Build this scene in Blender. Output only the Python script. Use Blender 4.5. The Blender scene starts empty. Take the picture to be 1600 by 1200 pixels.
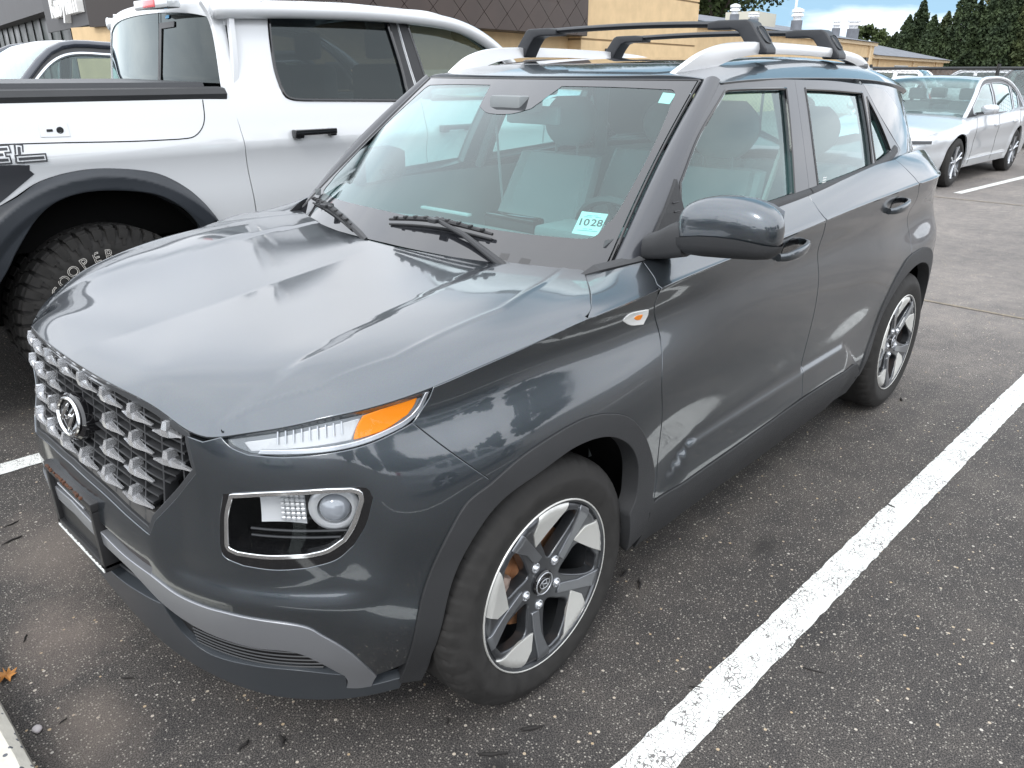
import bpy, bmesh, math, random
import numpy as np
from mathutils import Vector, Matrix
from mathutils.geometry import delaunay_2d_cdt
random.seed(7); rng = np.random.default_rng(7)
sc = bpy.context.scene
# ------------------------------------------------------------------ camera
CAMPOS=(1.19204, 1.84593, 1.50059)
_yaw,_pit,_rol=math.radians(-136.94798),math.radians(-22.31434),math.radians(0.17928)
_f=Vector((math.cos(_pit)*math.cos(_yaw),math.cos(_pit)*math.sin(_yaw),math.sin(_pit)))
_r=_f.cross(Vector((0,0,1))).normalized();_u=_r.cross(_f)
_r2=_r*math.cos(_rol)+_u*math.sin(_rol);_u2=_u*math.cos(_rol)-_r*math.sin(_rol)
cd=bpy.data.cameras.new('camera');cam=bpy.data.objects.new('camera',cd);sc.collection.objects.link(cam)
m=Matrix((( _r2.x,_u2.x,-_f.x,CAMPOS[0]),(_r2.y,_u2.y,-_f.y,CAMPOS[1]),(_r2.z,_u2.z,-_f.z,CAMPOS[2]),(0,0,0,1)))
cam.matrix_world=m;cd.sensor_width=36;cd.lens=1186.357/1600*36;cd.clip_start=.02;cd.clip_end=3000
sc.camera=cam
# ------------------------------------------------------------------ world
SUN_EL,SUN_AZ=math.radians(48),math.radians(25)     # azimuth from +X towards +Y
w=bpy.data.worlds.new('World');sc.world=w;w.use_nodes=True;nt=w.node_tree;nt.nodes.clear()
N=nt.nodes.new;L=nt.links.new
out=N('ShaderNodeOutputWorld');bg=N('ShaderNodeBackground');L(bg.outputs[0],out.inputs[0])
sky=N('ShaderNodeTexSky');sky.sky_type='NISHITA';sky.sun_disc=False;sky.sun_elevation=SUN_EL;sky.sun_rotation=math.pi/2-SUN_AZ
tc=N('ShaderNodeTexCoord');sp=N('ShaderNodeSeparateXYZ');L(tc.outputs['Generated'],sp.inputs[0])
def MA(op,a,b=None,c=None,tree=None):
    t=tree or nt;n=t.nodes.new('ShaderNodeMath');n.operation=op
    for i,v in enumerate((a,b,c)):
        if v is None: continue
        if isinstance(v,(int,float)): n.inputs[i].default_value=v
        else: t.links.new(v,n.inputs[i])
    return n.outputs[0]
zz=MA('ADD',MA('MAXIMUM',sp.outputs[2],0.0),.22)
cx=MA('DIVIDE',sp.outputs[0],zz);cy=MA('DIVIDE',sp.outputs[1],zz)
cb=N('ShaderNodeCombineXYZ');L(cx,cb.inputs[0]);L(cy,cb.inputs[1])
n1=N('ShaderNodeTexNoise');n1.inputs['Scale'].default_value=1.5;n1.inputs['Detail'].default_value=9;n1.inputs['Roughness'].default_value=.55;n1.inputs['Distortion'].default_value=.4;L(cb.outputs[0],n1.inputs['Vector'])
n2=N('ShaderNodeTexNoise');n2.inputs['Scale'].default_value=.9;n2.inputs['Detail'].default_value=6;L(cb.outputs[0],n2.inputs['Vector'])
r1=N('ShaderNodeValToRGB');L(n1.outputs[0],r1.inputs[0])
r1.color_ramp.elements[0].position=.30;r1.color_ramp.elements[0].color=(11.2,11.9,13.0,1)
r1.color_ramp.elements[1].position=.72;r1.color_ramp.elements[1].color=(15.8,16.1,16.6,1)
r2=N('ShaderNodeValToRGB');L(n2.outputs[0],r2.inputs[0]);r2.color_ramp.elements[0].position=.46;r2.color_ramp.elements[1].position=.60
# blue opening low in the sky over the far right of the lot
db=N('ShaderNodeVectorMath');db.operation='DOT_PRODUCT';nb=N('ShaderNodeVectorMath');nb.operation='NORMALIZE';L(tc.outputs['Generated'],nb.inputs[0]);L(nb.outputs[0],db.inputs[0]);db.inputs[1].default_value=(math.cos(math.radians(-160))*.97,math.sin(math.radians(-160))*.97,.24)
mb_=N('ShaderNodeMapRange');mb_.interpolation_type='SMOOTHSTEP';L(db.outputs['Value'],mb_.inputs[0]);mb_.inputs[1].default_value=.80;mb_.inputs[2].default_value=.95;mb_.inputs[3].default_value=0;mb_.inputs[4].default_value=1
inv=MA('SUBTRACT',1.0,r2.outputs[0]);fac=MA('SUBTRACT',1.0,MA('MULTIPLY',inv,mb_.outputs[0]))
mx=N('ShaderNodeMix');mx.data_type='RGBA';L(fac,mx.inputs[0]);sv=N('ShaderNodeVectorMath');sv.operation='ADD';L(tc.outputs['Generated'],sv.inputs[0]);sv.inputs[1].default_value=(0,0,.45);sn=N('ShaderNodeVectorMath');sn.operation='NORMALIZE';L(sv.outputs[0],sn.inputs[0]);L(sn.outputs[0],sky.inputs[0])
sb=N('ShaderNodeMix');sb.data_type='RGBA';sb.blend_type='MULTIPLY';sb.inputs[0].default_value=1;L(sky.outputs[0],sb.inputs[6]);sb.inputs[7].default_value=(3.0,3.1,2.9,1);sw_=N('ShaderNodeMix');sw_.data_type='RGBA';sw_.inputs[0].default_value=.5;L(sb.outputs[2],sw_.inputs[6]);sw_.inputs[7].default_value=(5.5,8.6,9.6,1);L(sw_.outputs[2],mx.inputs[6]);L(r1.outputs[0],mx.inputs[7])
dp=N('ShaderNodeVectorMath');dp.operation='DOT_PRODUCT';nv=N('ShaderNodeVectorMath');nv.operation='NORMALIZE';L(tc.outputs['Generated'],nv.inputs[0]);L(nv.outputs[0],dp.inputs[0]);dp.inputs[1].default_value=(math.cos(SUN_EL)*math.cos(SUN_AZ),math.cos(SUN_EL)*math.sin(SUN_AZ),math.sin(SUN_EL))
gl=N('ShaderNodeMapRange');gl.interpolation_type='SMOOTHSTEP';L(dp.outputs['Value'],gl.inputs[0]);gl.inputs[1].default_value=-.6;gl.inputs[2].default_value=1.0;gl.inputs[3].default_value=1.25;gl.inputs[4].default_value=1.75
cm=N('ShaderNodeMix');cm.data_type='RGBA';cm.blend_type='MULTIPLY';cm.inputs[0].default_value=1;L(r1.outputs[0],cm.inputs[6]);L(gl.outputs[0],cm.inputs[7]);L(cm.outputs[2],mx.inputs[7])
L(mx.outputs[2],bg.inputs[0]);bg.inputs[1].default_value=.10
# ------------------------------------------------------------------ sun (thin overcast)
sd=bpy.data.lights.new('sun','SUN');sd.energy=1.3;sd.angle=math.radians(12);sd.color=(1,.96,.9)
so=bpy.data.objects.new('sun',sd);sc.collection.objects.link(so)
sdir=Vector((math.cos(SUN_EL)*math.cos(SUN_AZ),math.cos(SUN_EL)*math.sin(SUN_AZ),math.sin(SUN_EL)))
so.rotation_euler=sdir.to_track_quat('Z','Y').to_euler();so.location=(5,5,20)
sc.view_settings.view_transform='Standard';sc.view_settings.look='None';sc.view_settings.exposure=0;sc.view_settings.gamma=1
sc.view_settings.use_curve_mapping=False
sc.cycles.max_bounces=10;sc.cycles.transparent_max_bounces=24
# ------------------------------------------------------------------ materials
MATS={}
def mat(name,col,rough=.5,metal=0,coat=0,spec=.5,coat_rough=.03,noise=None,bump=None,emit=None,sheen=0):
    """noise=(scale,amount) multiplies colour, bump=(scale,strength)"""
    if name in MATS: return MATS[name]
    m=bpy.data.materials.new(name);m.use_nodes=True;t=m.node_tree;b=t.nodes['Principled BSDF']
    b.inputs['Base Color'].default_value=(*col,1);b.inputs['Roughness'].default_value=rough;b.inputs['Metallic'].default_value=metal
    b.inputs['Coat Weight'].default_value=coat;b.inputs['Coat IOR'].default_value=1.5;b.inputs['Coat Roughness'].default_value=coat_rough;b.inputs['Specular IOR Level'].default_value=spec
    tcn=t.nodes.new('ShaderNodeTexCoord')
    if noise:
        n=t.nodes.new('ShaderNodeTexNoise');n.inputs['Scale'].default_value=noise[0];n.inputs['Detail'].default_value=6;t.links.new(tcn.outputs['Object'],n.inputs[0])
        mr=t.nodes.new('ShaderNodeMapRange');mr.inputs[1].default_value=.3;mr.inputs[2].default_value=.7;mr.inputs[3].default_value=1-noise[1];mr.inputs[4].default_value=1+noise[1];t.links.new(n.outputs[0],mr.inputs[0])
        mm=t.nodes.new('ShaderNodeMix');mm.data_type='RGBA';mm.blend_type='MULTIPLY';mm.inputs[0].default_value=1;mm.inputs[6].default_value=(*col,1);t.links.new(mr.outputs[0],mm.inputs[7]);t.links.new(mm.outputs[2],b.inputs['Base Color'])
        r_=t.nodes.new('ShaderNodeMapRange');r_.inputs[1].default_value=.3;r_.inputs[2].default_value=.7;r_.inputs[3].default_value=max(0,rough*(1-noise[1]*.5));r_.inputs[4].default_value=min(1,rough*(1+noise[1]*.5));t.links.new(n.outputs[0],r_.inputs[0]);t.links.new(r_.outputs[0],b.inputs['Roughness'])
    if bump:
        n=t.nodes.new('ShaderNodeTexNoise');n.inputs['Scale'].default_value=bump[0];n.inputs['Detail'].default_value=4;t.links.new(tcn.outputs['Object'],n.inputs[0])
        bp=t.nodes.new('ShaderNodeBump');bp.inputs['Strength'].default_value=bump[1];bp.inputs['Distance'].default_value=.002;t.links.new(n.outputs[0],bp.inputs['Height']);t.links.new(bp.outputs[0],b.inputs['Normal'])
    if emit: b.inputs['Emission Color'].default_value=(*emit[:3],1);b.inputs['Emission Strength'].default_value=emit[3]
    MATS[name]=m;return m
def glass(name,tint,refl=1.0,rough=0.0,ior=1.5):
    if name in MATS: return MATS[name]
    m=bpy.data.materials.new(name);m.use_nodes=True;t=m.node_tree;t.nodes.clear()
    o=t.nodes.new('ShaderNodeOutputMaterial');tr=t.nodes.new('ShaderNodeBsdfTransparent');tr.inputs[0].default_value=(*tint,1)
    g=t.nodes.new('ShaderNodeBsdfGlossy');g.inputs['Roughness'].default_value=rough;g.inputs[0].default_value=(.90,1,1,1)
    geo=t.nodes.new('ShaderNodeNewGeometry');dt=t.nodes.new('ShaderNodeVectorMath');dt.operation='DOT_PRODUCT';t.links.new(geo.outputs['Incoming'],dt.inputs[0]);t.links.new(geo.outputs['Normal'],dt.inputs[1])
    c_=MA('SUBTRACT',1.0,MA('ABSOLUTE',dt.outputs['Value'],tree=t),tree=t);p5=MA('POWER',MA('MAXIMUM',c_,0.0,tree=t),5.0,tree=t)
    f0=((ior-1)/(ior+1))**2;k=MA('MULTIPLY_ADD',p5,1-f0,f0,tree=t)
    k=MA('MULTIPLY',k,refl,tree=t);k=MA('MINIMUM',k,1.0,tree=t)
    # outer face only carries the fresnel of the pane (two faces of one sheet)
    mx=t.nodes.new('ShaderNodeMixShader');t.links.new(k,mx.inputs[0]);t.links.new(tr.outputs[0],mx.inputs[1]);t.links.new(g.outputs[0],mx.inputs[2]);t.links.new(mx.outputs[0],o.inputs[0])
    MATS[name]=m;return m
def paint(name,col,metal=.0,rough=.35,flake=.0):
    if name in MATS: return MATS[name]
    m=mat(name,col,rough,metal,coat=1,spec=.5,coat_rough=.015)
    t=m.node_tree;b=t.nodes['Principled BSDF'];b.inputs['Coat IOR'].default_value=1.75
    # thin road film: the clear coat is a little duller in soft patches
    tcn=t.nodes.new('ShaderNodeTexCoord');n=t.nodes.new('ShaderNodeTexNoise');n.inputs['Scale'].default_value=5;n.inputs['Detail'].default_value=8;n.inputs['Roughness'].default_value=.7;t.links.new(tcn.outputs['Object'],n.inputs[0]);mr=t.nodes.new('ShaderNodeMapRange');mr.inputs[1].default_value=.4;mr.inputs[2].default_value=.75;mr.inputs[3].default_value=.012;mr.inputs[4].default_value=.09;t.links.new(n.outputs[0],mr.inputs[0]);t.links.new(mr.outputs[0],b.inputs['Coat Roughness'])
    if flake:
        t=m.node_tree;b=t.nodes['Principled BSDF'];tcn=t.nodes.new('ShaderNodeTexCoord')
        v=t.nodes.new('ShaderNodeTexVoronoi');v.inputs['Scale'].default_value=1600;t.links.new(tcn.outputs['Object'],v.inputs[0])
        mm=t.nodes.new('ShaderNodeMix');mm.data_type='RGBA';mm.blend_type='MULTIPLY';mm.inputs[0].default_value=flake;mm.inputs[6].default_value=(*[c*1.35 for c in col],1);t.links.new(v.outputs['Color'],mm.inputs[7])
        t.links.new(mm.outputs[2],b.inputs['Base Color'])
        # orange peel
        n=t.nodes.new('ShaderNodeTexNoise');n.inputs['Scale'].default_value=220;t.links.new(tcn.outputs['Object'],n.inputs[0])
        bp=t.nodes.new('ShaderNodeBump');bp.inputs['Strength'].default_value=.02;bp.inputs['Distance'].default_value=.001;t.links.new(n.outputs[0],bp.inputs['Height']);t.links.new(bp.outputs[0],b.inputs['Coat Normal'])
    return m
# ------------------------------------------------------------------ object helpers
def link(o): sc.collection.objects.link(o)
def thing(name,label,cat,loc=(0,0,0),rz=0,group=None):
    o=bpy.data.objects.new(name,None);link(o);o.location=loc;o.rotation_euler=(0,0,rz);o.empty_display_size=.2
    o['label']=label;o['category']=cat
    if group:o['group']=group
    return o
def rloc(p):
    x=Vector((0,0,0))
    while p is not None: x=x+p.location;p=p.parent
    return x
def mk(name,V,Fc,mt,parent=None,smooth=True,normals=None,kind=None,label=None,world=True,ang=None):
    """vertices given in the thing's own frame when world=False, else in scene coordinates (minus the root's position)"""
    me=bpy.data.meshes.new(name)
    V=np.asarray(V,float)
    if world and parent is not None: V=V-np.array(rloc(parent))
    me.from_pydata(V.tolist(),[],[list(map(int,f)) for f in Fc])
    if mt is not None: me.materials.append(mt)
    if smooth: me.polygons.foreach_set('use_smooth',[True]*len(me.polygons))
    me.update()
    if normals is not None:
        nn=np.asarray(normals,float);nn/=np.maximum(np.linalg.norm(nn,axis=1),1e-9)[:,None];me.normals_split_custom_set_from_vertices(nn.tolist())
    elif smooth and ang: 
        try: me.set_sharp_from_angle(angle=math.radians(ang))
        except Exception: pass
    o=bpy.data.objects.new(name,me);link(o)
    if parent is not None:o.parent=parent
    if kind:o['kind']=kind
    if label:o['label']=label
    return o
def tag(o,label,cat,group=None):
    o['label']=label;o['category']=cat
    if group:o['group']=group
    return o
def copy_tree(o,parent=None):
    c=o.copy();link(c);c.parent=parent
    for ch in o.children: copy_tree(ch,c)
    return c
class MB:
    def __init__(s): s.V=[];s.F=[]
    def add(s,V,Fc):
        k=len(s.V);s.V+= [tuple(map(float,v)) for v in V];s.F+=[[i+k for i in f] for f in Fc];return s
    def box(s,x0,x1,y0,y1,z0,z1,b=0):
        if b>0: return s.add(*bevbox(x0,x1,y0,y1,z0,z1,b))
        V=[(x,y,z) for x in(x0,x1) for y in(y0,y1) for z in(z0,z1)]
        return s.add(V,[(0,1,3,2),(4,6,7,5),(0,4,5,1),(2,3,7,6),(0,2,6,4),(1,5,7,3)])
    def tube(s,path,r,n=10,caps=True): return s.add(*tube(path,r,n,caps))
    def obj(s,name,mt,parent=None,smooth=True,ang=35,**k): return mk(name,s.V,s.F,mt,parent,smooth=smooth,ang=ang,**k)
def bevbox(x0,x1,y0,y1,z0,z1,b,seg=2):
    bm=bmesh.new();bmesh.ops.create_cube(bm,size=1)
    for v in bm.verts: v.co=Vector(((x0+x1)/2+v.co.x*(x1-x0),(y0+y1)/2+v.co.y*(y1-y0),(z0+z1)/2+v.co.z*(z1-z0)))
    bmesh.ops.bevel(bm,geom=bm.edges[:],offset=b,segments=seg,profile=.6,affect='EDGES',clamp_overlap=True)
    bm.verts.index_update();V=[tuple(v.co) for v in bm.verts];Fc=[[v.index for v in f.verts] for f in bm.faces];bm.free();return V,Fc
def frame_along(path):
    p=np.asarray(path,float);t=np.gradient(p,axis=0);t/=np.maximum(np.linalg.norm(t,axis=1),1e-9)[:,None]
    up=np.array([0,0,1.]);
    if abs(t[0]@up)>.95: up=np.array([1.,0,0])
    a=np.cross(t[0],up);a/=np.linalg.norm(a);A=[a]
    for i in range(1,len(p)):
        a=A[-1]-t[i]*(A[-1]@t[i]);a/=np.linalg.norm(a);A.append(a)
    A=np.array(A);B=np.cross(t,A);return p,t,A,B
def tube(path,r,n=10,caps=True,sx=1,sy=1):
    p,t,A,B=frame_along(path);r=np.broadcast_to(np.asarray(r,float),(len(p),));V=[];Fc=[]
    for i in range(len(p)):
        for k in range(n):
            a=2*math.pi*k/n;V.append(p[i]+r[i]*(A[i]*math.cos(a)*sx+B[i]*math.sin(a)*sy))
    for i in range(len(p)-1):
        for k in range(n): Fc.append((i*n+k,i*n+(k+1)%n,(i+1)*n+(k+1)%n,(i+1)*n+k))
    if caps: Fc.append(list(range(n))[::-1]);Fc.append([(len(p)-1)*n+k for k in range(n)])
    return V,Fc
def loft(secs,closed=True,caps=True):
    n=len(secs[0]);V=[tuple(q) for s_ in secs for q in s_];Fc=[]
    for i in range(len(secs)-1):
        for k in range(n if closed else n-1): Fc.append((i*n+k,i*n+(k+1)%n,(i+1)*n+(k+1)%n,(i+1)*n+k))
    if caps and closed: Fc.append(list(range(n))[::-1]);Fc.append([(len(secs)-1)*n+k for k in range(n)])
    return V,Fc
def recalc(V,Fc):
    bm=bmesh.new();vs=[bm.verts.new(v) for v in V]
    for f in Fc:
        try: bm.faces.new([vs[i] for i in f])
        except Exception: pass
    bmesh.ops.recalc_face_normals(bm,faces=bm.faces[:]);bm.verts.index_update()
    V=[tuple(v.co) for v in bm.verts];Fc=[[v.index for v in f.verts] for f in bm.faces];bm.free();return V,Fc
def catmull(pts,n=6):
    p=np.asarray(pts,float)
    if len(p)<3: 
        return [tuple(p[0]+(p[1]-p[0])*t) for t in np.linspace(0,1,n+1)] if len(p)==2 else [tuple(q) for q in p]
    q=np.vstack([2*p[0]-p[1],p,2*p[-1]-p[-2]]);o=[]
    for i in range(1,len(q)-2):
        for t in np.arange(n)/n:
            a,b,c,d=q[i-1:i+3];o.append(tuple(.5*((2*b)+(-a+c)*t+(2*a-5*b+4*c-d)*t*t+(-a+3*b-3*c+d)*t**3)))
    o.append(tuple(p[-1]));return o
def outline(*seqs,res=.012):
    o=[]
    for s_ in seqs:
        c=catmull(s_,10) if len(s_)>2 else [tuple(s_[0]),tuple(s_[1])]
        # resample
        c=np.array(c);d=np.r_[0,np.cumsum(np.linalg.norm(np.diff(c,axis=0),axis=1))]
        m=max(1,int(round(d[-1]/res)));tt=np.linspace(0,d[-1],m+1)
        c=np.c_[np.interp(tt,d,c[:,0]),np.interp(tt,d,c[:,1])]
        if o and np.hypot(o[-1][0]-c[0][0],o[-1][1]-c[0][1])<res*.35: c=c[1:]
        o+= [tuple(q) for q in c]
    if np.hypot(o[0][0]-o[-1][0],o[0][1]-o[-1][1])<res*.35:o.pop()
    return np.array(o)
def inside(P,poly):
    x,y=P[:,0],P[:,1];c=np.zeros(len(P),bool);n=len(poly)
    for i in range(n):
        x1,y1=poly[i];x2,y2=poly[(i+1)%n]
        if y1==y2: continue
        m=((y1>y)!=(y2>y));xi=(x2-x1)*(y-y1)/(y2-y1)+x1;c^=(m&(x<xi))
    return c
def area2(p): 
    x,y=p[:,0],p[:,1];return .5*np.sum(x*np.roll(y,-1)-np.roll(x,-1)*y)
def normals_of(surf,P,ref):
    e=.0015
    a=(surf(P[:,0]+e,P[:,1])-surf(P[:,0]-e,P[:,1]));b=(surf(P[:,0],P[:,1]+e)-surf(P[:,0],P[:,1]-e))
    n=np.cross(a,b);n/=np.maximum(np.linalg.norm(n,axis=1),1e-12)[:,None]
    X3=surf(P[:,0],P[:,1]);s_=np.sign(np.einsum('ij,ij->i',n,X3-np.asarray(ref)));
    # one sign for all keeps it consistent
    if s_.sum()<0:n=-n
    return n
def inset2(poly,g):
    if g==0:return poly
    p=poly if area2(poly)>0 else poly[::-1]
    a=np.roll(p,1,0);b=np.roll(p,-1,0);t=b-a;t/=np.maximum(np.linalg.norm(t,axis=1),1e-9)[:,None]
    n=np.c_[-t[:,1],t[:,0]];return p+n*g
def panel(name,surf,outer,mt,parent,holes=(),res=.03,off=0.,thick=.012,ref=(-1.2,0,.7),gap=.0,rnd=.0022,label=None,kind=None,extra=None,back=False,skirt=True,drop=None):
    surf=surf if not isinstance(surf,str) else SURF[surf]
    O=inset2(np.asarray(outer,float),gap);H_=[inset2(np.asarray(h,float),-gap) for h in holes]
    if area2(O)<0:O=O[::-1]
    H_=[h if area2(h)<0 else h[::-1] for h in H_]
    loops=[O]+H_
    lo,hi=O.min(0),O.max(0)
    gx=np.arange(lo[0]+res*.5,hi[0],res);gy=np.arange(lo[1]+res*.5,hi[1],res)
    Gp=np.array([(x+(res*.5 if j%2 else 0),y) for j,y in enumerate(gy) for x in gx]) if len(gx) and len(gy) else np.zeros((0,2))
    if drop is not None and len(Gp): Gp=Gp[~drop(Gp)]
    if extra is not None: Gp=np.vstack([Gp,extra])
    if len(Gp):
        k=inside(Gp,O)
        for h in H_: k&=~inside(Gp,h)
        Gp=Gp[k]
        B=np.vstack(loops)
        if len(Gp):
            keep=np.ones(len(Gp),bool)
            for i0 in range(0,len(Gp),2000):
                d=np.min(np.linalg.norm(Gp[i0:i0+2000,None]-B[None],axis=2),axis=1);keep[i0:i0+2000]=d>res*.3
            Gp=Gp[keep]
    allp=[];edges=[];k=0
    for lp in loops:
        n=len(lp);allp.append(lp);edges+=[(k+i,k+(i+1)%n) for i in range(n)];k+=n
    P=np.vstack(allp+[Gp]) if len(Gp) else np.vstack(allp)
    r=delaunay_2d_cdt([Vector(q) for q in P],edges,[],0,1e-7,True)
    P2=np.array([tuple(v) for v in r[0]]);T_=np.array([f for f in r[2] if len(f)==3])
    cen=P2[T_].mean(1);ok=inside(cen,O)
    for h in H_: ok&=~inside(cen,h)
    T_=T_[ok]
    X3=surf(P2[:,0],P2[:,1]);nn=normals_of(surf,P2,ref);X3=X3+nn*off
    # orientation
    a,b,c=X3[T_[:,0]],X3[T_[:,1]],X3[T_[:,2]];fn=np.cross(b-a,c-a);flip=np.einsum('ij,ij->i',fn,nn[T_[:,0]])<0
    T_[flip]=T_[flip][:,::-1]
    V=[X3];NN=[nn];F_=[list(t) for t in T_];base=len(X3)
    if skirt:
        for lp in loops:
            n=len(lp);L3=surf(lp[:,0],lp[:,1]);ln=normals_of(surf,lp,ref)
            if (ln*nn[0]).sum()<0 and len(lp)<4: ln=-ln
            L3=L3+ln*off
            tg=np.roll(L3,-1,0)-np.roll(L3,1,0);tg/=np.maximum(np.linalg.norm(tg,axis=1),1e-9)[:,None]
            # outward in surface: away from interior. interior is left of travel in 2D
            e=1e-4;d2=np.roll(lp,-1,0)-np.roll(lp,1,0);d2/=np.maximum(np.linalg.norm(d2,axis=1),1e-9)[:,None]
            o2=np.c_[d2[:,1],-d2[:,0]]
            q3=surf(lp[:,0]+o2[:,0]*e,lp[:,1]+o2[:,1]*e)+ln*off-L3
            ot=np.cross(tg,ln);ot*=np.sign(np.einsum('ij,ij->i',ot,q3))[:,None]
            rings=[(L3,ln),(L3+ot*rnd*.7-ln*rnd*.3,ln+ot*1.0),(L3+ot*rnd-ln*rnd,ot),(L3+ot*rnd-ln*thick,ot)]
            s0=base
            for X_,n_ in rings: V.append(X_);NN.append(n_);base+=n
            sgn=None
            for j in range(3):
                for i in range(n):
                    q=[s0+j*n+i,s0+j*n+(i+1)%n,s0+(j+1)*n+(i+1)%n,s0+(j+1)*n+i]
                    if sgn is None:
                        A_=rings[1][0][i]-rings[2][0][i];Bq=rings[1][0][(i+1)%n]-rings[2][0][i]
                        pass
                    F_.append(q)
            # orient skirt
            k0=len(F_)-3*n;q=F_[k0+n]  # second ring
            VV=np.vstack(V);fnn=np.cross(VV[q[1]]-VV[q[0]],VV[q[2]]-VV[q[0]])
            if fnn@NN[-2][0]<0:
                for i in range(k0,len(F_)):F_[i]=F_[i][::-1]
    V=np.vstack(V);NN=np.vstack(NN)
    return mk(name,V,F_,mt,parent,normals=NN,label=label,kind=kind)
def mirror_y(o,parent=None,name=None,yc=0.0):
    """mirrored copy (other side of the car)"""
    me=o.data;rl=np.array(rloc(o.parent)) if o.parent else np.zeros(3)
    n=len(me.vertices);co=np.zeros(n*3);me.vertices.foreach_get('co',co);co=co.reshape(-1,3)+rl;co[:,1]=2*yc-co[:,1]
    ln=np.zeros(len(me.loops)*3);me.corner_normals.foreach_get('vector',ln);ln=ln.reshape(-1,3)
    li=np.zeros(len(me.loops),int);me.loops.foreach_get('vertex_index',li)
    vn=np.zeros((n,3));vn[li]=ln;vn[:,1]*=-1
    Fc=[list(p.vertices)[::-1] for p in me.polygons]
    sm_=me.polygons[0].use_smooth if len(me.polygons) else False
    q=mk(name or o.name.split('.')[0],co,Fc,me.materials[0] if me.materials else None,parent if parent is not None else o.parent,smooth=sm_,normals=vn if (sm_ and me.has_custom_normals) else None,ang=35)
    if o.get('label'):q['label']=o['label']
    if o.get('kind'):q['kind']=o['kind']
    for ch in o.children: mirror_y(ch,parent=q,yc=yc)
    return q
def text_mesh(s_,size=1,extrude=0,bold=0,spacing=1,shear=0):
    c=bpy.data.curves.new('t','FONT');c.body=s_;c.size=size;c.extrude=extrude;c.offset=bold;c.align_x='CENTER';c.align_y='CENTER';c.space_character=spacing;c.shear=shear;c.resolution_u=3
    o=bpy.data.objects.new('t',c);link(o);dg=bpy.context.evaluated_depsgraph_get();dg.update()
    me=bpy.data.meshes.new_from_object(o.evaluated_get(dg));V=np.array([tuple(v.co) for v in me.vertices]);Fc=[list(p.vertices) for p in me.polygons]
    bpy.data.objects.remove(o);bpy.data.meshes.remove(me);bpy.data.curves.remove(c);return V,Fc
def text_on(name,s_,size,origin,ex,ey,mt,parent,bold=0,extrude=.0,spacing=1,shear=0,label=None):
    V,Fc=text_mesh(s_,size,extrude,bold,spacing,shear);ex=np.array(ex,float);ey=np.array(ey,float);ez=np.cross(ex,ey)
    W_=np.array(origin)+V[:,:1]*ex+V[:,1:2]*ey+V[:,2:3]*ez
    return mk(name,W_,Fc,mt,parent,smooth=False,label=label)

# ================= body surfaces of the foreground SUV
def _cs(x):
    n=len(x);h=np.diff(x);A=np.zeros((n,n));B=np.zeros((n,n));A[0,0]=A[-1,-1]=1
    for i in range(1,n-1):
        A[i,i-1]=h[i-1]/6;A[i,i]=(h[i-1]+h[i])/3;A[i,i+1]=h[i]/6
        B[i,i-1]=1/h[i-1];B[i,i]=-1/h[i-1]-1/h[i];B[i,i+1]=1/h[i]
    return np.linalg.solve(A,B)
class Spl:
    "natural cubic cardinal basis"
    def __init__(s,x): s.x=np.array(x,float);s.M=_cs(s.x)
    def w(s,t):
        x=s.x;t=np.atleast_1d(np.asarray(t,float));i=np.clip(np.searchsorted(x,t)-1,0,len(x)-2)
        h=x[i+1]-x[i];tt=np.clip(t,x[0],x[-1]);B=(tt-x[i])/h;A=1-B;n=np.arange(len(t))
        W=((A**3-A)*h*h/6)[:,None]*s.M[i]+((B**3-B)*h*h/6)[:,None]*s.M[i+1]
        W[n,i]+=A;W[n,i+1]+=B
        # linear extrapolation
        for m,e in ((t<x[0],0),(t>x[-1],-1)):
            if m.any():
                d=1e-4;te=x[e];a=s.w(np.array([te]))[0];b=s.w(np.array([te+(d if e==0 else -d)]))[0]
                g=(b-a)/(d if e==0 else -d);W[m]=a+(t[m]-te)[:,None]*g
        return W
class F1:
    def __init__(s,pts): p=np.array(pts,float);p=p[np.argsort(p[:,0])];s.s=Spl(p[:,0]);s.y=p[:,1:]
    def __call__(s,t):
        r=s.s.w(t)@s.y
        return r[:,0] if r.shape[1]==1 else r
class F2:
    def __init__(s,xs,ys,G): s.a=Spl(xs);s.b=Spl(ys);s.G=np.array(G,float)
    def __call__(s,x,y): return np.einsum('ni,ij,nj->n',s.a.w(x),s.G,s.b.w(y))
def sm(a,b,x):
    t=np.clip((x-a)/(b-a),0,1);return t*t*(3-2*t)
# ---------------- plan curve
BP=np.array([(.757,0),(.748,.2),(.715,.4),(.660,.56),(.575,.685),(.475,.775),(.36,.832),(.2,.868),(0,.882),(-.2,.884),(-.45,.880),(-.9,.878),(-1.4,.879),(-1.9,.880),(-2.3,.882),(-2.55,.879),(-2.78,.862),(-2.95,.82),(-3.07,.74),(-3.13,.62),(-3.16,.4),(-3.175,0)])
_u=np.r_[0,np.cumsum(np.linalg.norm(np.diff(BP,axis=0),axis=1))]
# mirror ends for tangent quality
_m=np.vstack([(BP[2:0:-1]*[1,-1]),BP,BP[-2:-4:-1]*[1,-1]])
_um=np.r_[-_u[2:0:-1],_u,2*_u[-1]-_u[-2:-4:-1]]
PLAN=F1(np.c_[_um,_m]);UMAX=_u[-1]
def ux(x):  # u at given x on the side
    k=np.argsort(BP[:,0]);return np.interp(x,BP[k,0],_u[k])
_uf=np.linspace(-.3,UMAX+.2,1600);_pf=PLAN(_uf)
def u_of_x(x):
    m=(_uf>0.02)&(_uf<UMAX-.05);return np.interp(-np.asarray(x),-_pf[m,0],_uf[m])
U=lambda x:float(u_of_x(x))
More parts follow.
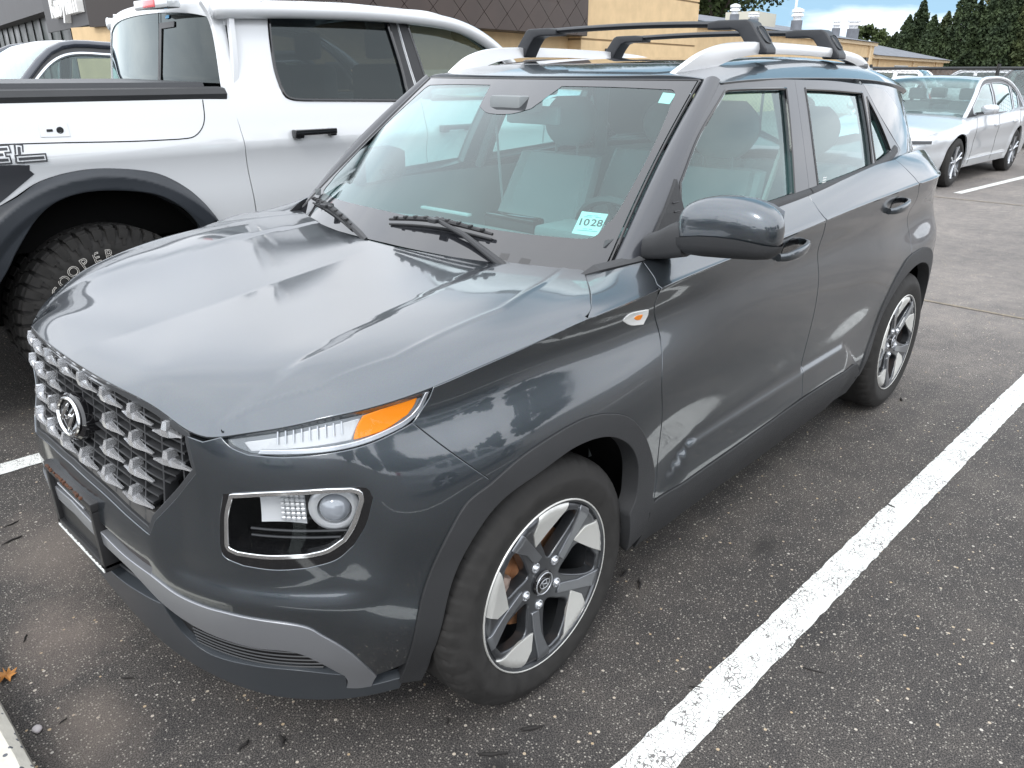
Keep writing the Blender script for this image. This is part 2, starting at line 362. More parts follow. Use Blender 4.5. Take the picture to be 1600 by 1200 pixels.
# crease / top edge height as function of u
ZC=F1([(-.52,.845),(-.47,.854),(-.42,.872),(-.3,.889),(-.15,.896),(0,.898),(.15,.896),(.30,.889),(.42,.872),(.47,.854),(.52,.845),(.62,.859),(.68,.871),(.80,.894),(.947,.912),(1.042,.926),(1.154,.944),(1.234,.954),(1.355,.971),(1.455,.988),(1.58,.999),(U(-.37),1.008),(U(-.9),1.031),(U(-1.4),1.053),(U(-1.9),1.070),(U(-2.5),1.084),(U(-3.05),1.09),(UMAX,1.09),(UMAX+.4,1.09)])
zr=[.16,.24,.32,.40,.48,.56,.64,.72,.80,.88,.94,1.0,1.09]
DT=[ # u, inset per z row
(0.0,  [.080,.052,.030,.012,.002,.000,.014,.036,.050,.058,.062,.066,.07]),
(.20,  [.080,.052,.030,.012,.002,.000,.013,.034,.048,.056,.062,.066,.07]),
(.42,  [.088,.060,.034,.014,.003,.000,.008,.022,.036,.052,.064,.075,.085]),
(U(.62),[.100,.072,.040,.018,.006,.002,.006,.016,.032,.056,.068,.08,.095]),
(U(.50),[.105,.075,.042,.020,.008,.004,.006,.013,.028,.053,.070,.083,.10]),
(U(.36),[.100,.070,.038,.016,.008,.004,.002,.014,.036,.061,.063,.07,.09]),
(U(.20),[.060,.035,.012,.004,.002,.001,.000,.004,.026,.056,.058,.052,.06]),
(U(0),  [.060,.030,.006,.002,.001,.000,.000,.003,.022,.052,.056,.032,.03]),
(U(-.2),[.060,.030,.006,.002,.001,.000,.000,.003,.020,.048,.050,.020,.02]),
(U(-.42),[.080,.045,.016,.006,.012,.010,.004,.003,.014,.038,.042,.017,.02]),
(U(-.7),[.090,.055,.022,.010,.018,.018,.012,.008,.010,.020,.026,.015,.01]),
(U(-1.2),[.090,.055,.022,.010,.020,.021,.015,.010,.009,.016,.024,.012,.003]),
(U(-1.7),[.090,.055,.022,.010,.018,.019,.013,.008,.008,.018,.026,.014,.003]),
(U(-2.05),[.080,.045,.016,.006,.012,.014,.006,.001,.004,.022,.029,.016,.004]),
(U(-2.3),[.060,.030,.006,.002,.001,.000,.000,.003,.016,.040,.044,.020,.006]),
(U(-2.6),[.060,.030,.006,.002,.001,.000,.000,.003,.018,.046,.050,.028,.010]),
(U(-2.85),[.09,.05,.02,.006,.002,.000,.000,.000,.006,.034,.046,.048,.060]),
(U(-3.05),[.10,.06,.03,.01,.002,.000,.000,.002,.010,.030,.05,.066,.085]),
(UMAX,  [.10,.06,.03,.01,.002,.000,.005,.012,.02,.04,.06,.075,.09]),
]
DF=F2([d[0] for d in DT],zr,[d[1] for d in DT])
# belt line (window base / top of shoulder): x -> y,z
BELT=F1([(-.12,.74,1.015),(-.33,.70,1.027),(-.45,.735,1.053),(-.6,.765,1.078),(-.9,.79,1.108),(-1.36,.80,1.138),(-1.8,.798,1.172),(-2.18,.788,1.190),(-2.5,.762,1.184),(-2.8,.705,1.186),(-3.0,.60,1.186),(-3.1,.45,1.186)])
def plan(u):
    u=np.atleast_1d(u);p=PLAN(u);e=1e-3;t=(PLAN(u+e)-PLAN(u-e))/(2*e);t/=np.linalg.norm(t,axis=1)[:,None]
    n=np.c_[-t[:,1],t[:,0]]   # outward
    n=np.where((n[:,:1]*(p[:,:1]+1.2)+n[:,1:]*p[:,1:])<0,-n,n)
    return p,n
ZB=.14
def feat(u,p,z):
    x=p[:,0];d=0
    # lower door crease: shelf below z=.515 stepping out
    w=sm(-.44,-.60,x)*sm(-1.93,-1.78,x)
    zz=.515-.09*(1-sm(-.44,-.66,x))-.08*(1-sm(-1.93,-1.74,x))
    d=d-w*.012*(1-sm(zz-.018,zz+.006,z))
    w2=sm(.36,.46,u)*sm(.93,.80,u)
    d=d+w2*.017*sm(.485,.545,z)*(1-sm(.62,.86,z))
    return d
def W(u,v):
    u=np.atleast_1d(np.asarray(u,float));sg=np.where(u<0,-1.0,1.0);u=np.abs(u);v=np.atleast_1d(np.asarray(v,float))
    p,n=plan(u);zc=ZC(u);vb=np.minimum(v,1)
    z=ZB+vb*(zc-ZB)
    sl=sm(-.07,-.13,p[:,0])*sm(-3.0,-2.9,p[:,0]);d=DF(u,z)+feat(u,p,z)-.0048*sl*np.exp(-((zc-z)/.0040)**2)
    xy=p-n*d[:,None]
    A=np.c_[xy,z]
    # shoulder
    t=np.clip(v-1,0,None)
    b=BELT(p[:,0]);b=np.c_[p[:,0],b]
    # crease slightly rounded start: quadratic arc
    dy=(b-A)
    bow=.012*t*(1-t)*4*np.clip(np.abs(dy[:,1])/.1,0,1)
    S=A+dy*t[:,None]+np.c_[0*t,bow*.2,bow]-np.c_[n*(.0048*sl*(1-np.exp(-(t*.15/.0040)**2)))[:,None],0*t]
    m=v>1
    # soften crease within a few mm
    R_=np.where(m[:,None],S,A);R_[:,1]*=sg;return R_
# ---------------- hood
hx=[-.36,-.2,0,.2,.35,.48,.58,.66,.72]
hy=[0,.2,.4,.55,.66,.75,.82,.88]
HG=[[1.036, 1.0327, 1.0282, 1.025, 1.0236, 1.0241, 1.0162, 1.0075],
[1.0146, 1.0152, 1.0166, 1.0185, 1.0168, 1.0145, 1.0119, 0.9959],
[0.987, 0.9911, 0.9992, 1.0067, 1.0065, 0.9938, 0.9749, 0.9383],
[0.9612, 0.9658, 0.9743, 0.9823, 0.9821, 0.9701, 0.9287, 0.8546],
[0.942, 0.9464, 0.9542, 0.9624, 0.956, 0.9226, 0.8682, 0.7925],
[0.9268, 0.9313, 0.9337, 0.9303, 0.9065, 0.8625, 0.8026, 0.7231],
[0.9154, 0.9211, 0.9119, 0.8747, 0.8406, 0.8017, 0.7475, 0.6908],
[0.908, 0.9056, 0.8748, 0.7991, 0.7823, 0.743, 0.6997, 0.6547],
[0.8911, 0.8803, 0.8099, 0.7218, 0.7101, 0.6881, 0.6603, 0.6294]]
HF=F2(hx,hy,HG)
def YB(x): return np.interp(x,[-.36,-.2,.0,.3,.45,.6],[.60,.655,.70,.69,.64,.52])
def H(x,y):
    x=np.atleast_1d(np.asarray(x,float));y=np.atleast_1d(np.asarray(y,float));a=np.abs(y)
    # reflect smooth at centre
    z=HF(x,a)
    # centre panel crease A: y line from .46 at front corner to .42 at cowl (raised centre)
    ya=np.interp(x,[-.35,.3,.5,.66],[.40,.50,.53,.50])
    z=z+.0045*sm(0,.035,a-ya)*sm(.70,.52,x)
    # outer ridge B: a pressed line that breaks the surface
    r=(a-YB(x))
    z=z+(.0022*np.exp(-(r/.008)**2)-.030*np.clip(r,0,1)**1.0*.12)*sm(.66,.50,x)
    return np.c_[x,y,z]
# ---------------- greenhouse side  (x,z)->y
GB=F1([(-.2,.665),(-.33,.70),(-.45,.728),(-.6,.756),(-.9,.787),(-1.36,.806),(-1.8,.806),(-2.18,.797),(-2.5,.772),(-2.7,.735),(-2.85,.68),(-2.98,.58),(-3.1,.42)]) # y at z=1.10
def G(x,z):
    x=np.atleast_1d(np.asarray(x,float));z=np.atleast_1d(np.asarray(z,float))
    t=z-1.10
    y=GB(x)-.30*t-.22*t*np.abs(t)
    return np.c_[x,y,z]
# ---------------- windshield (y,z)->x
def X(y,z):
    y=np.atleast_1d(np.asarray(y,float));z=np.atleast_1d(np.asarray(z,float))
    t=(z-1.03)/.45
    xc=-.235-.60*t-.035*t*t
    cur=.24+(.18-.24)*np.clip(t,0,1)
    return np.c_[xc-cur*y*y-.12*y**4,y,z]
# ---------------- roof (x,y)->z
RZ=F1([(-.7,1.455),(-.86,1.488),(-1.0,1.510),(-1.3,1.541),(-1.7,1.558),(-2.1,1.556),(-2.5,1.538),(-2.8,1.510),(-3.05,1.475)])
RE=F1([(-.7,1.455),(-.95,1.474),(-1.2,1.484),(-1.6,1.486),(-2.1,1.480),(-2.5,1.462),(-2.8,1.435),(-3.05,1.39)])
def RF(x,y):
    x=np.atleast_1d(np.asarray(x,float));y=np.atleast_1d(np.asarray(y,float));a=np.abs(y)
    ye=np.interp(x,[-3.05,-2.8,-2.4,-1.8,-1.2,-.9,-.7],[.55,.60,.64,.665,.665,.655,.64])
    k=np.clip((a-(ye-.20))/.20,0,1.3)
    zc=RZ(x)-.012*a*a
    return np.c_[x,y,zc-(zc-RE(x))*k**2.2]
SURF=dict(W=W,H=H,G=G,X=X,R=RF)
def S(u,h):
    u=np.atleast_1d(np.asarray(u,float));h=np.atleast_1d(np.asarray(h,float));zc=ZC(np.abs(u))
    v=np.where(h<zc,(h-ZB)/(zc-ZB),1+(h-zc)/.15)
    return W(u,v)
SURF['S']=S

T={"clad_out":[[[0.9438,0.2751],[0.9784,0.5001],[1.0627,0.6614],[1.1459,0.7063],[1.2518,0.7413],[1.4288,0.7567],[1.5458,0.7357],[1.6325,0.6902],[1.714,0.6013],[1.7761,0.4889],[1.7669,0.4082]]],"clad_in":[[[1.0026,0.2945],[1.0338,0.48],[1.0855,0.5861],[1.1659,0.6582],[1.2894,0.6869],[1.4107,0.7032],[1.5286,0.6848],[1.6255,0.6243],[1.6809,0.5413],[1.6851,0.454],[1.6526,0.4062]]],"bump_gap":[[[0.9929,0.8439],[1.0575,0.7922],[1.1459,0.7063]]],"lamp_out":[[[0.5743,0.7344],[0.6523,0.7487],[0.7587,0.757],[0.8608,0.76]],[[0.8608,0.76],[0.8795,0.7541],[0.888,0.7348]],[[0.888,0.7348],[0.8696,0.6791],[0.8404,0.6317]],[[0.8404,0.6317],[0.8024,0.5998],[0.742,0.5824]],[[0.742,0.5824],[0.6748,0.5757],[0.6045,0.5786]],[[0.6045,0.5786],[0.5604,0.5919],[0.5524,0.6195]],[[0.5524,0.6195],[0.5591,0.6782],[0.5743,0.7344]]],"lamp_in":[[[0.5957,0.7336],[0.6795,0.7469],[0.784,0.7553],[0.845,0.7547]],[[0.845,0.7547],[0.8623,0.748],[0.8648,0.7317]],[[0.8648,0.7317],[0.8441,0.6797],[0.8233,0.6463]],[[0.8233,0.6463],[0.7874,0.6227],[0.7447,0.612]],[[0.7447,0.612],[0.6644,0.6062],[0.5961,0.6071]],[[0.5961,0.6071],[0.5741,0.615],[0.5728,0.632]],[[0.5728,0.632],[0.5794,0.6889],[0.5957,0.7336]]],"grille_side":[[[0.4864,0.8411],[0.4958,0.7974],[0.5009,0.7618]],[[0.5009,0.7618],[0.4319,0.6915],[0.3793,0.6315]],[[0.3793,0.6315],[0.3627,0.5904]]],"bar_top":[[[0.3635,0.5966],[0.2878,0.6129],[0.1758,0.6314],[0.036,0.6387],[-0.0511,0.6501],[-0.113,0.6615]]],"bar_low":[[[0.3462,0.5276],[0.2723,0.5339],[0.1661,0.5499],[0.0208,0.586],[-0.0947,0.5995],[-0.1976,0.613]]],"skid_top":[[[0.1597,0.5269],[0.2474,0.5048],[0.3393,0.4906],[0.4174,0.4673],[0.4975,0.4613],[0.5698,0.4612],[0.7112,0.4502],[0.7603,0.4179],[0.8139,0.3567],[0.8662,0.2492]]],"skid_low":[[[0.148,0.4934],[0.2499,0.4719],[0.3124,0.4314],[0.3152,0.377],[0.3451,0.3495],[0.475,0.3556],[0.5953,0.3669],[0.6866,0.3664],[0.7387,0.3313],[0.7882,0.27]]],"mesh_low":[[[0.3403,0.3493],[0.3723,0.2957],[0.4283,0.269],[0.5633,0.2834],[0.6782,0.2897],[0.7882,0.27]]],"skid_end":[[[0.8662,0.2492],[0.8501,0.2095]]],"door_front":[[[1.7977,1.1158],[1.7635,1.0477],[1.7432,1.0001],[1.7907,0.8758],[1.7724,0.7461],[1.7901,0.6287],[1.801,0.4845],[1.7829,0.3886]]],"door_mid":[[[2.6911,1.1637],[2.6981,1.0979],[2.7235,1.0415],[2.8031,0.9138],[2.7827,0.829],[2.7751,0.6908],[2.7544,0.5612],[2.7433,0.481],[2.7377,0.4047]]],"door_low":[[[1.7829,0.3886],[1.9722,0.3964],[2.2505,0.3932],[2.7377,0.4047],[2.9582,0.4],[3.1904,0.3951]]],"glass_corner":[[[1.6766,1.1657],[1.7023,1.1364],[1.7502,1.1256],[1.7977,1.1158]]],"hood_gap":[[[1.6766,1.1657],[1.5943,1.0978],[1.5249,1.0419],[1.4854,1.0069],[1.4577,0.9895]]],"rdoor_rear":[[[3.614,1.183],[3.6411,1.1309],[3.6342,1.0867],[3.8598,0.938],[3.9088,0.8619],[3.8661,0.8047]]],"rclad_out":[[[3.3648,0.3124],[3.3667,0.3584],[3.4409,0.4548],[3.4913,0.5855],[3.5482,0.687],[3.7356,0.7507]]],"side_marker":[[[1.6318,0.9453],[1.6542,0.9577],[1.7342,0.9495]],[[1.7342,0.9495],[1.7399,0.9339],[1.7249,0.9133]],[[1.7249,0.9133],[1.6725,0.9235],[1.6318,0.9453]]],"belt":[[[-0.7845,1.1306],[-1.0872,1.1462],[-1.3924,1.1604],[-1.5913,1.1658],[-1.8727,1.1713],[-2.0958,1.1823],[-2.2754,1.1989],[-2.3843,1.2117]]],"belt_low":[[[-0.8067,1.1213],[-1.1433,1.133],[-1.3802,1.1269],[-1.7587,1.1336],[-2.0826,1.1546],[-2.2825,1.1784],[-2.3811,1.2068]]],"fwin":[[[-0.6493,1.1416],[-0.6771,1.2286]],[[-0.6771,1.2286],[-0.7997,1.3358],[-0.9892,1.4501]],[[-0.9892,1.4501],[-1.1337,1.4537],[-1.3781,1.4527]],[[-1.3781,1.4527],[-1.3312,1.3353],[-1.2901,1.201],[-1.2734,1.1335]],[[-1.2734,1.1335],[-1.098,1.1187],[-0.785,1.1115],[-0.6428,1.1189]]],"rwin":[[[-1.5134,1.4512],[-1.7514,1.4441],[-2.0411,1.4311]],[[-2.0411,1.4311],[-2.0149,1.3049],[-1.9878,1.1622]],[[-1.9878,1.1622],[-1.701,1.1454],[-1.4523,1.1301]],[[-1.4523,1.1301],[-1.4562,1.2489],[-1.5134,1.4512]]],"qwin":[[[-2.0751,1.419],[-2.1566,1.3224],[-2.2356,1.209]],[[-2.2356,1.209],[-2.1345,1.1795],[-2.0255,1.1639]],[[-2.0255,1.1639],[-2.0363,1.2806],[-2.0751,1.419]]],"frame_top":[[[-0.9819,1.4798],[-1.1906,1.4826],[-1.4533,1.4797],[-1.774,1.474],[-2.0782,1.4584]]],"frame_front":[[[-0.9819,1.4798],[-0.8131,1.3654],[-0.6718,1.252],[-0.57,1.1513],[-0.4793,1.0413]]],"frame_rear":[[[-2.0782,1.4584],[-2.1666,1.3578],[-2.2735,1.2684],[-2.3723,1.21]]],"pillar_mid":[[[-1.4533,1.4797],[-1.4096,1.3319],[-1.3897,1.2131],[-1.3802,1.1269]]],"dpillar":[[[-2.0929,1.4583],[-2.3261,1.4414],[-2.4843,1.3857],[-2.7548,1.2962]],[[-2.7548,1.2962],[-2.7548,1.192]],[[-2.7548,1.192],[-2.553,1.1738],[-2.1897,1.1558]],[[-2.1897,1.1558],[-2.3188,1.1909],[-2.3638,1.2131]],[[-2.3638,1.2131],[-2.2302,1.3315],[-2.0929,1.4583]]],"ws_frit_in":[[[-0.6632,1.0637],[-0.666,1.2545],[-0.5509,1.382],[-0.2586,1.4494]],[[-0.2586,1.4494],[-0.1364,1.4512]],[[-0.1364,1.4512],[-0.1211,1.3854]]],"ws_edge":[[[0.6652,1.0173],[0.7057,1.0256],[0.6961,1.0652],[0.6609,1.1993],[0.6308,1.3234],[0.5951,1.4761]]],"ws_inner":[[[0.6382,1.094],[0.6419,1.1405],[0.6135,1.2596],[0.5447,1.446]],[[0.5447,1.446],[0.356,1.4578],[0.1533,1.459]],[[0.1533,1.459],[0.1183,1.3924],[0.0088,1.3703],[-0.1247,1.3813]],[[-0.1247,1.3813],[-0.1364,1.4512]],[[-0.1364,1.4512],[-0.2586,1.4494],[-0.5259,1.3718],[-0.5683,1.2722],[-0.5651,1.1676],[-0.4595,1.0989]],[[-0.4595,1.0989],[-0.0737,1.0985],[0.1707,1.0901],[0.3986,1.0899],[0.5858,1.0875],[0.6382,1.094]]],"sticker":[[[0.5499,1.1495],[0.6212,1.1481]],[[0.6212,1.1481],[0.6385,1.0998]],[[0.6385,1.0998],[0.5699,1.1022]],[[0.5699,1.1022],[0.5499,1.1495]]],"sticker2":[[[0.5208,1.4475],[0.5607,1.4445]],[[0.5607,1.4445],[0.5652,1.4172]],[[0.5652,1.4172],[0.5295,1.42]],[[0.5295,1.42],[0.5208,1.4475]]],"vin":[[[0.5329,1.0588],[0.5879,1.059]],[[0.5879,1.059],[0.5893,1.0534]],[[0.5893,1.0534],[0.5344,1.0532]],[[0.5344,1.0532],[0.5329,1.0588]]],"black1":[[[0.415,1.041],[0.4414,1.042]],[[0.4414,1.042],[0.4476,1.0281]],[[0.4476,1.0281],[0.4201,1.0283]],[[0.4201,1.0283],[0.415,1.041]]],"black2":[[[0.4805,1.037],[0.5096,1.0353]],[[0.5096,1.0353],[0.5144,1.0187]],[[0.5144,1.0187],[0.4826,1.0215]],[[0.4826,1.0215],[0.4805,1.037]]]}
T={k:[[tuple(p) for p in s_] for s_ in v] for k,v in T.items()}

# ================================================================== ground
def ground_mat():
    m=bpy.data.materials.new('asphalt');m.use_nodes=True;t=m.node_tree;b=t.nodes['Principled BSDF'];N=t.nodes.new;L=t.links.new
    tc=N('ShaderNodeTexCoord')
    def noise(s,d=6,r=.6): n=N('ShaderNodeTexNoise');n.noise_dimensions='2D';n.inputs['Scale'].default_value=s;n.inputs['Detail'].default_value=d;n.inputs['Roughness'].default_value=r;L(tc.outputs['Object'],n.inputs[0]);return n.outputs[0]
    def ramp(src,stops):
        r=N('ShaderNodeValToRGB');L(src,r.inputs[0]);e=r.color_ramp.elements
        while len(e)<len(stops): e.new(.5)
        for i,(p,c) in enumerate(stops): e[i].position=p;e[i].color=(*c,1)
        return r.outputs[0]
    def mix(f,a,b_,mode='MIX'):
        n=N('ShaderNodeMix');n.data_type='RGBA';n.blend_type=mode
        for i,v in((0,f),(6,a),(7,b_)):
            if isinstance(v,(int,float)): n.inputs[i].default_value=v
            elif isinstance(v,tuple): n.inputs[i].default_value=(*v,1)
            else: L(v,n.inputs[i])
        return n.outputs[2]
    fine=ramp(noise(260,3,.8),[(.34,(.020,.020,.021)),(.48,(.060,.058,.059)),(.62,(.20,.19,.18))])
    big=ramp(noise(1.1,5,.6),[(.3,(.80,.78,.77)),(.7,(1.22,1.17,1.12))])
    # paler with distance: grazing-light brightening painted into the colour, plus worn driving aisle
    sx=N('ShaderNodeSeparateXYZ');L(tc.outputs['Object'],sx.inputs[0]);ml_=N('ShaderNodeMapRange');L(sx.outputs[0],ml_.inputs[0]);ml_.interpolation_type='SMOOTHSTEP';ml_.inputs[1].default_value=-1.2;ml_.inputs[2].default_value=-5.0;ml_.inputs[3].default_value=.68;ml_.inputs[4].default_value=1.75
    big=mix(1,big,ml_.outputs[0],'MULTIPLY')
    c=mix(1,fine,big,'MULTIPLY')
    med=ramp(noise(9,4,.6),[(.3,(.85,.85,.86)),(.7,(1.15,1.13,1.10))]);c=mix(1,c,med,'MULTIPLY')
    # pale dusty patches near the kerb
    v=N('ShaderNodeTexVoronoi');v.inputs['Scale'].default_value=150;L(tc.outputs['Object'],v.inputs[0])
    vm=N('ShaderNodeMath');vm.operation='LESS_THAN';L(v.outputs['Distance'],vm.inputs[0]);vm.inputs[1].default_value=.34
    sep=N('ShaderNodeSeparateColor');L(v.outputs['Color'],sep.inputs[0]);gt=N('ShaderNodeMath');gt.operation='GREATER_THAN';L(sep.outputs[0],gt.inputs[0]);gt.inputs[1].default_value=.66
    mu=N('ShaderNodeMath');mu.operation='MULTIPLY';L(vm.outputs[0],mu.inputs[0]);L(gt.outputs[0],mu.inputs[1])
    peb=mix(sep.outputs[1],(.15,.14,.125),(.40,.375,.33));c=mix(mu.outputs[0],c,peb)
    v2=N('ShaderNodeTexVoronoi');v2.inputs['Scale'].default_value=52;L(tc.outputs['Object'],v2.inputs[0])
    s2=N('ShaderNodeSeparateColor');L(v2.outputs['Color'],s2.inputs[0]);g2=N('ShaderNodeMath');g2.operation='GREATER_THAN';L(s2.outputs[0],g2.inputs[0]);g2.inputs[1].default_value=.90
    l2=N('ShaderNodeMath');l2.operation='LESS_THAN';L(v2.outputs['Distance'],l2.inputs[0]);l2.inputs[1].default_value=.22
    m2=N('ShaderNodeMath');m2.operation='MULTIPLY';L(g2.outputs[0],m2.inputs[0]);L(l2.outputs[0],m2.inputs[1])
    c=mix(m2.outputs[0],c,mix(s2.outputs[1],(.55,.52,.47),(.46,.34,.20)))
    # dust stain patch
    def blob(x,y,rx,ry,sharp=.6):
        mp=N('ShaderNodeMapping');mp.vector_type='TEXTURE';mp.inputs['Location'].default_value=(x,y,0);mp.inputs['Scale'].default_value=(rx,ry,1);L(tc.outputs['Object'],mp.inputs[0])
        ln=N('ShaderNodeVectorMath');ln.operation='LENGTH';L(mp.outputs[0],ln.inputs[0])
        nn=N('ShaderNodeMath');nn.operation='MULTIPLY_ADD';L(noise(7,5,.7),nn.inputs[0]);nn.inputs[1].default_value=1.1;L(ln.outputs['Value'],nn.inputs[2])
        mr=N('ShaderNodeMapRange');L(nn.outputs[0],mr.inputs[0]);mr.inputs[1].default_value=.75;mr.inputs[2].default_value=1.65;mr.inputs[3].default_value=sharp;mr.inputs[4].default_value=0;return mr.outputs[0]
    return m,t,b,c,mix,blob,noise,N,L
def finish_ground():
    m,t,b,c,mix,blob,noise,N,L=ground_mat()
    for x,y,rx,ry,k,col in GROUND_BLOBS: c=mix(blob(x,y,rx,ry,k),c,col)
    L(c,b.inputs['Base Color']);b.inputs['Roughness'].default_value=.82;b.inputs['Specular IOR Level'].default_value=.35
    n1=noise(260,3,.8);n2=noise(70,4,.6)
    ad=N('ShaderNodeMath');ad.operation='ADD';L(n1,ad.inputs[0]);L(n2,ad.inputs[1])
    bp=N('ShaderNodeBump');bp.inputs['Strength'].default_value=.75;bp.inputs['Distance'].default_value=.0035;L(ad.outputs[0],bp.inputs['Height']);L(bp.outputs[0],b.inputs['Normal'])
    return m
GROUND_BLOBS=[(.80,-.28,.16,.22,.55,(.22,.18,.155)),(.86,.12,.12,.22,.45,(.20,.165,.14)),(.66,-.75,.20,.35,.5,(.21,.175,.15)),(-1.0,.98,.10,.05,.7,(.02,.019,.019)),(.28,.95,.05,.06,.8,(.018,.017,.017))]
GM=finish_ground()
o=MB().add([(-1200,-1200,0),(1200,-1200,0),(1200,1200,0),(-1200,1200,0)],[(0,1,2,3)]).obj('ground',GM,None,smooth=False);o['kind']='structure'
def line_mat():
    m=bpy.data.materials.new('road paint');m.use_nodes=True;t=m.node_tree;b=t.nodes['Principled BSDF'];N=t.nodes.new;L=t.links.new;tc=N('ShaderNodeTexCoord')
    v=N('ShaderNodeTexVoronoi');v.feature='DISTANCE_TO_EDGE';v.inputs['Scale'].default_value=62
    nz=N('ShaderNodeTexNoise');nz.inputs['Scale'].default_value=40;L(tc.outputs['Object'],nz.inputs[0]);va=N('ShaderNodeVectorMath');va.operation='MULTIPLY_ADD';L(nz.outputs['Color'],va.inputs[0]);va.inputs[1].default_value=(.03,.03,.03);L(tc.outputs['Object'],va.inputs[2]);L(va.outputs[0],v.inputs[0])
    n2=N('ShaderNodeTexNoise');n2.inputs['Scale'].default_value=13;n2.inputs['Detail'].default_value=5;L(tc.outputs['Object'],n2.inputs[0])
    th=N('ShaderNodeMapRange');th.inputs[1].default_value=.38;th.inputs[2].default_value=.72;th.inputs[3].default_value=.0;th.inputs[4].default_value=.085;L(n2.outputs[0],th.inputs[0])
    lt=N('ShaderNodeMath');lt.operation='LESS_THAN';L(v.outputs[0],lt.inputs[0]);L(th.outputs[0],lt.inputs[1])
    n3=N('ShaderNodeTexNoise');n3.inputs['Scale'].default_value=230;n3.inputs['Detail'].default_value=3;L(tc.outputs['Object'],n3.inputs[0])
    g=N('ShaderNodeMath');g.operation='LESS_THAN';L(n3.outputs[0],g.inputs[0]);g.inputs[1].default_value=.36
    mx_=N('ShaderNodeMath');mx_.operation='MAXIMUM';L(lt.outputs[0],mx_.inputs[0]);L(g.outputs[0],mx_.inputs[1])
    r=N('ShaderNodeMix');r.data_type='RGBA';L(mx_.outputs[0],r.inputs[0]);r.inputs[6].default_value=(.74,.75,.72,1);r.inputs[7].default_value=(.16,.155,.15,1)
    mm=N('ShaderNodeMapRange');mm.inputs[3].default_value=.86;mm.inputs[4].default_value=1.08;L(n2.outputs[0],mm.inputs[0]);q=N('ShaderNodeMix');q.data_type='RGBA';q.blend_type='MULTIPLY';q.inputs[0].default_value=1;L(r.outputs[2],q.inputs[6]);L(mm.outputs[0],q.inputs[7]);L(q.outputs[2],b.inputs['Base Color'])
    b.inputs['Roughness'].default_value=.6
    bp=N('ShaderNodeBump');bp.inputs['Strength'].default_value=.5;bp.inputs['Distance'].default_value=.002;L(n3.outputs[0],bp.inputs['Height']);L(bp.outputs[0],b.inputs['Normal'])
    return m
LM=line_mat()
def stripe(p0,p1,w_,mt=LM,z=.004,ragged=.0025,name='painted_line'):
    p0=np.array(p0,float);p1=np.array(p1,float);d=p1-p0;ln=np.linalg.norm(d);d/=ln;n=np.array([-d[1],d[0]]);k=max(2,int(ln/.03));V=[];F_=[]
    for i in range(k+1):
        p=p0+d*ln*i/k
        for s_ in(-1,1):
            q=p+n*s_*(w_/2+random.uniform(-ragged,ragged));V.append((q[0],q[1],z))
    for i in range(k):F_.append((2*i,2*i+1,2*i+3,2*i+2))
    V_=V;o=mk(name,V_,F_,mt,None,smooth=False)
    if (np.cross(np.array(V[1])-V[0],np.array(V[2])-V[0]))[2]<0: o.data.flip_normals()
    o['kind']='structure';return o
dirn=np.array([-3.588,.127]);dirn/=np.linalg.norm(dirn)
pA=np.array([.03,1.187])
stripe(pA-dirn*2.2,pA+dirn*4.6,.104)
stripe(np.array([.60,-1.527])+dirn*-.6,np.array([.60,-1.527])+dirn*5.2,.104)
stripe(pA+np.array([0,2.75])-dirn*2,pA+np.array([0,2.75])+dirn*4.6,.104)
TAN=mat('faded tan line',(.20,.17,.13),.85,noise=(30,.35))
stripe((-4.70,-1.2),(-4.60,2.6),.035,TAN,z=.004)
stripe((-10.6,-.92),(-16.0,-.40),.11)
stripe((-10.1,-3.2),(-9.9,5),.04,TAN,z=.004)

# ================================================================== the grey compact SUV
suv=thing('parked_suv','grey blue compact SUV in the foreground with black roof crossbars','car',(0,0,0))
P_BODY=paint('slate paint',(.064,.075,.086),metal=.85,rough=.30,flake=.30)
P_PILLAR=mat('pillar satin black paint',(.040,.043,.050),.28,0,coat=.6,coat_rough=.12)
M_GAP=mat('black underlay',(.004,.004,.004),.9,spec=.1)
M_CLAD=mat('textured grey plastic',(.030,.031,.033),.55,spec=.4,bump=(900,.35),noise=(6,.12))
M_TRIM=mat('satin black trim',(.022,.023,.025),.35,spec=.5)
M_GLOSSB=mat('gloss black',(.008,.008,.009),.08,coat=.6)
M_CHROME=mat('chrome',(.88,.89,.90),.10,1)
M_SATIN=mat('satin silver',(.62,.64,.67),.28,.85)
M_RAIL=mat('silver roof rail paint',(.76,.77,.78),.34,.45,coat=.4)
M_SKID=mat('dull silver skid paint',(.30,.31,.33),.38,.65,coat=.25)
M_RUB=mat('tyre rubber',(.022,.021,.020),.72,spec=.35,noise=(30,.25))
M_LINER=mat('wheel well felt',(.010,.010,.010),.95,spec=.1)
M_GLASSW=glass('windscreen glass',(.54,.80,.78),2.2)
M_GLASSS=glass('side glass',(.54,.76,.74),2.1)
M_LENS=glass('clear lens',(.90,.91,.92),.45)
M_FRIT=mat('black glass border',(.018,.019,.022),.04,coat=1)
M_AMBER=mat('amber reflector',(.92,.26,.004),.35,0,coat=.15)
M_REFL=mat('lamp reflector',(.60,.61,.62),.28,.35,coat=.5)
M_RED=mat('red lens',(.45,.01,.012),.1,coat=1)
M_SEAT=mat('grey seat fabric',(.34,.36,.37),.85)
M_DASH=mat('grey dashboard',(.20,.215,.22),.6)
M_DARKIN=mat('dark interior',(.20,.215,.22),.75)
M_WHITE=mat('white print',(.80,.82,.80),.6)
M_RUST=mat('rust',(.085,.035,.018),.85,noise=(60,.5))
def lineU(a,b,f,n=10): return [(u,f(u)) for u in np.linspace(a,b,n)]
zc=lambda u:float(ZC(u)[0])
flipu=lambda seq:[(-a,b) for a,b in reversed(seq)]
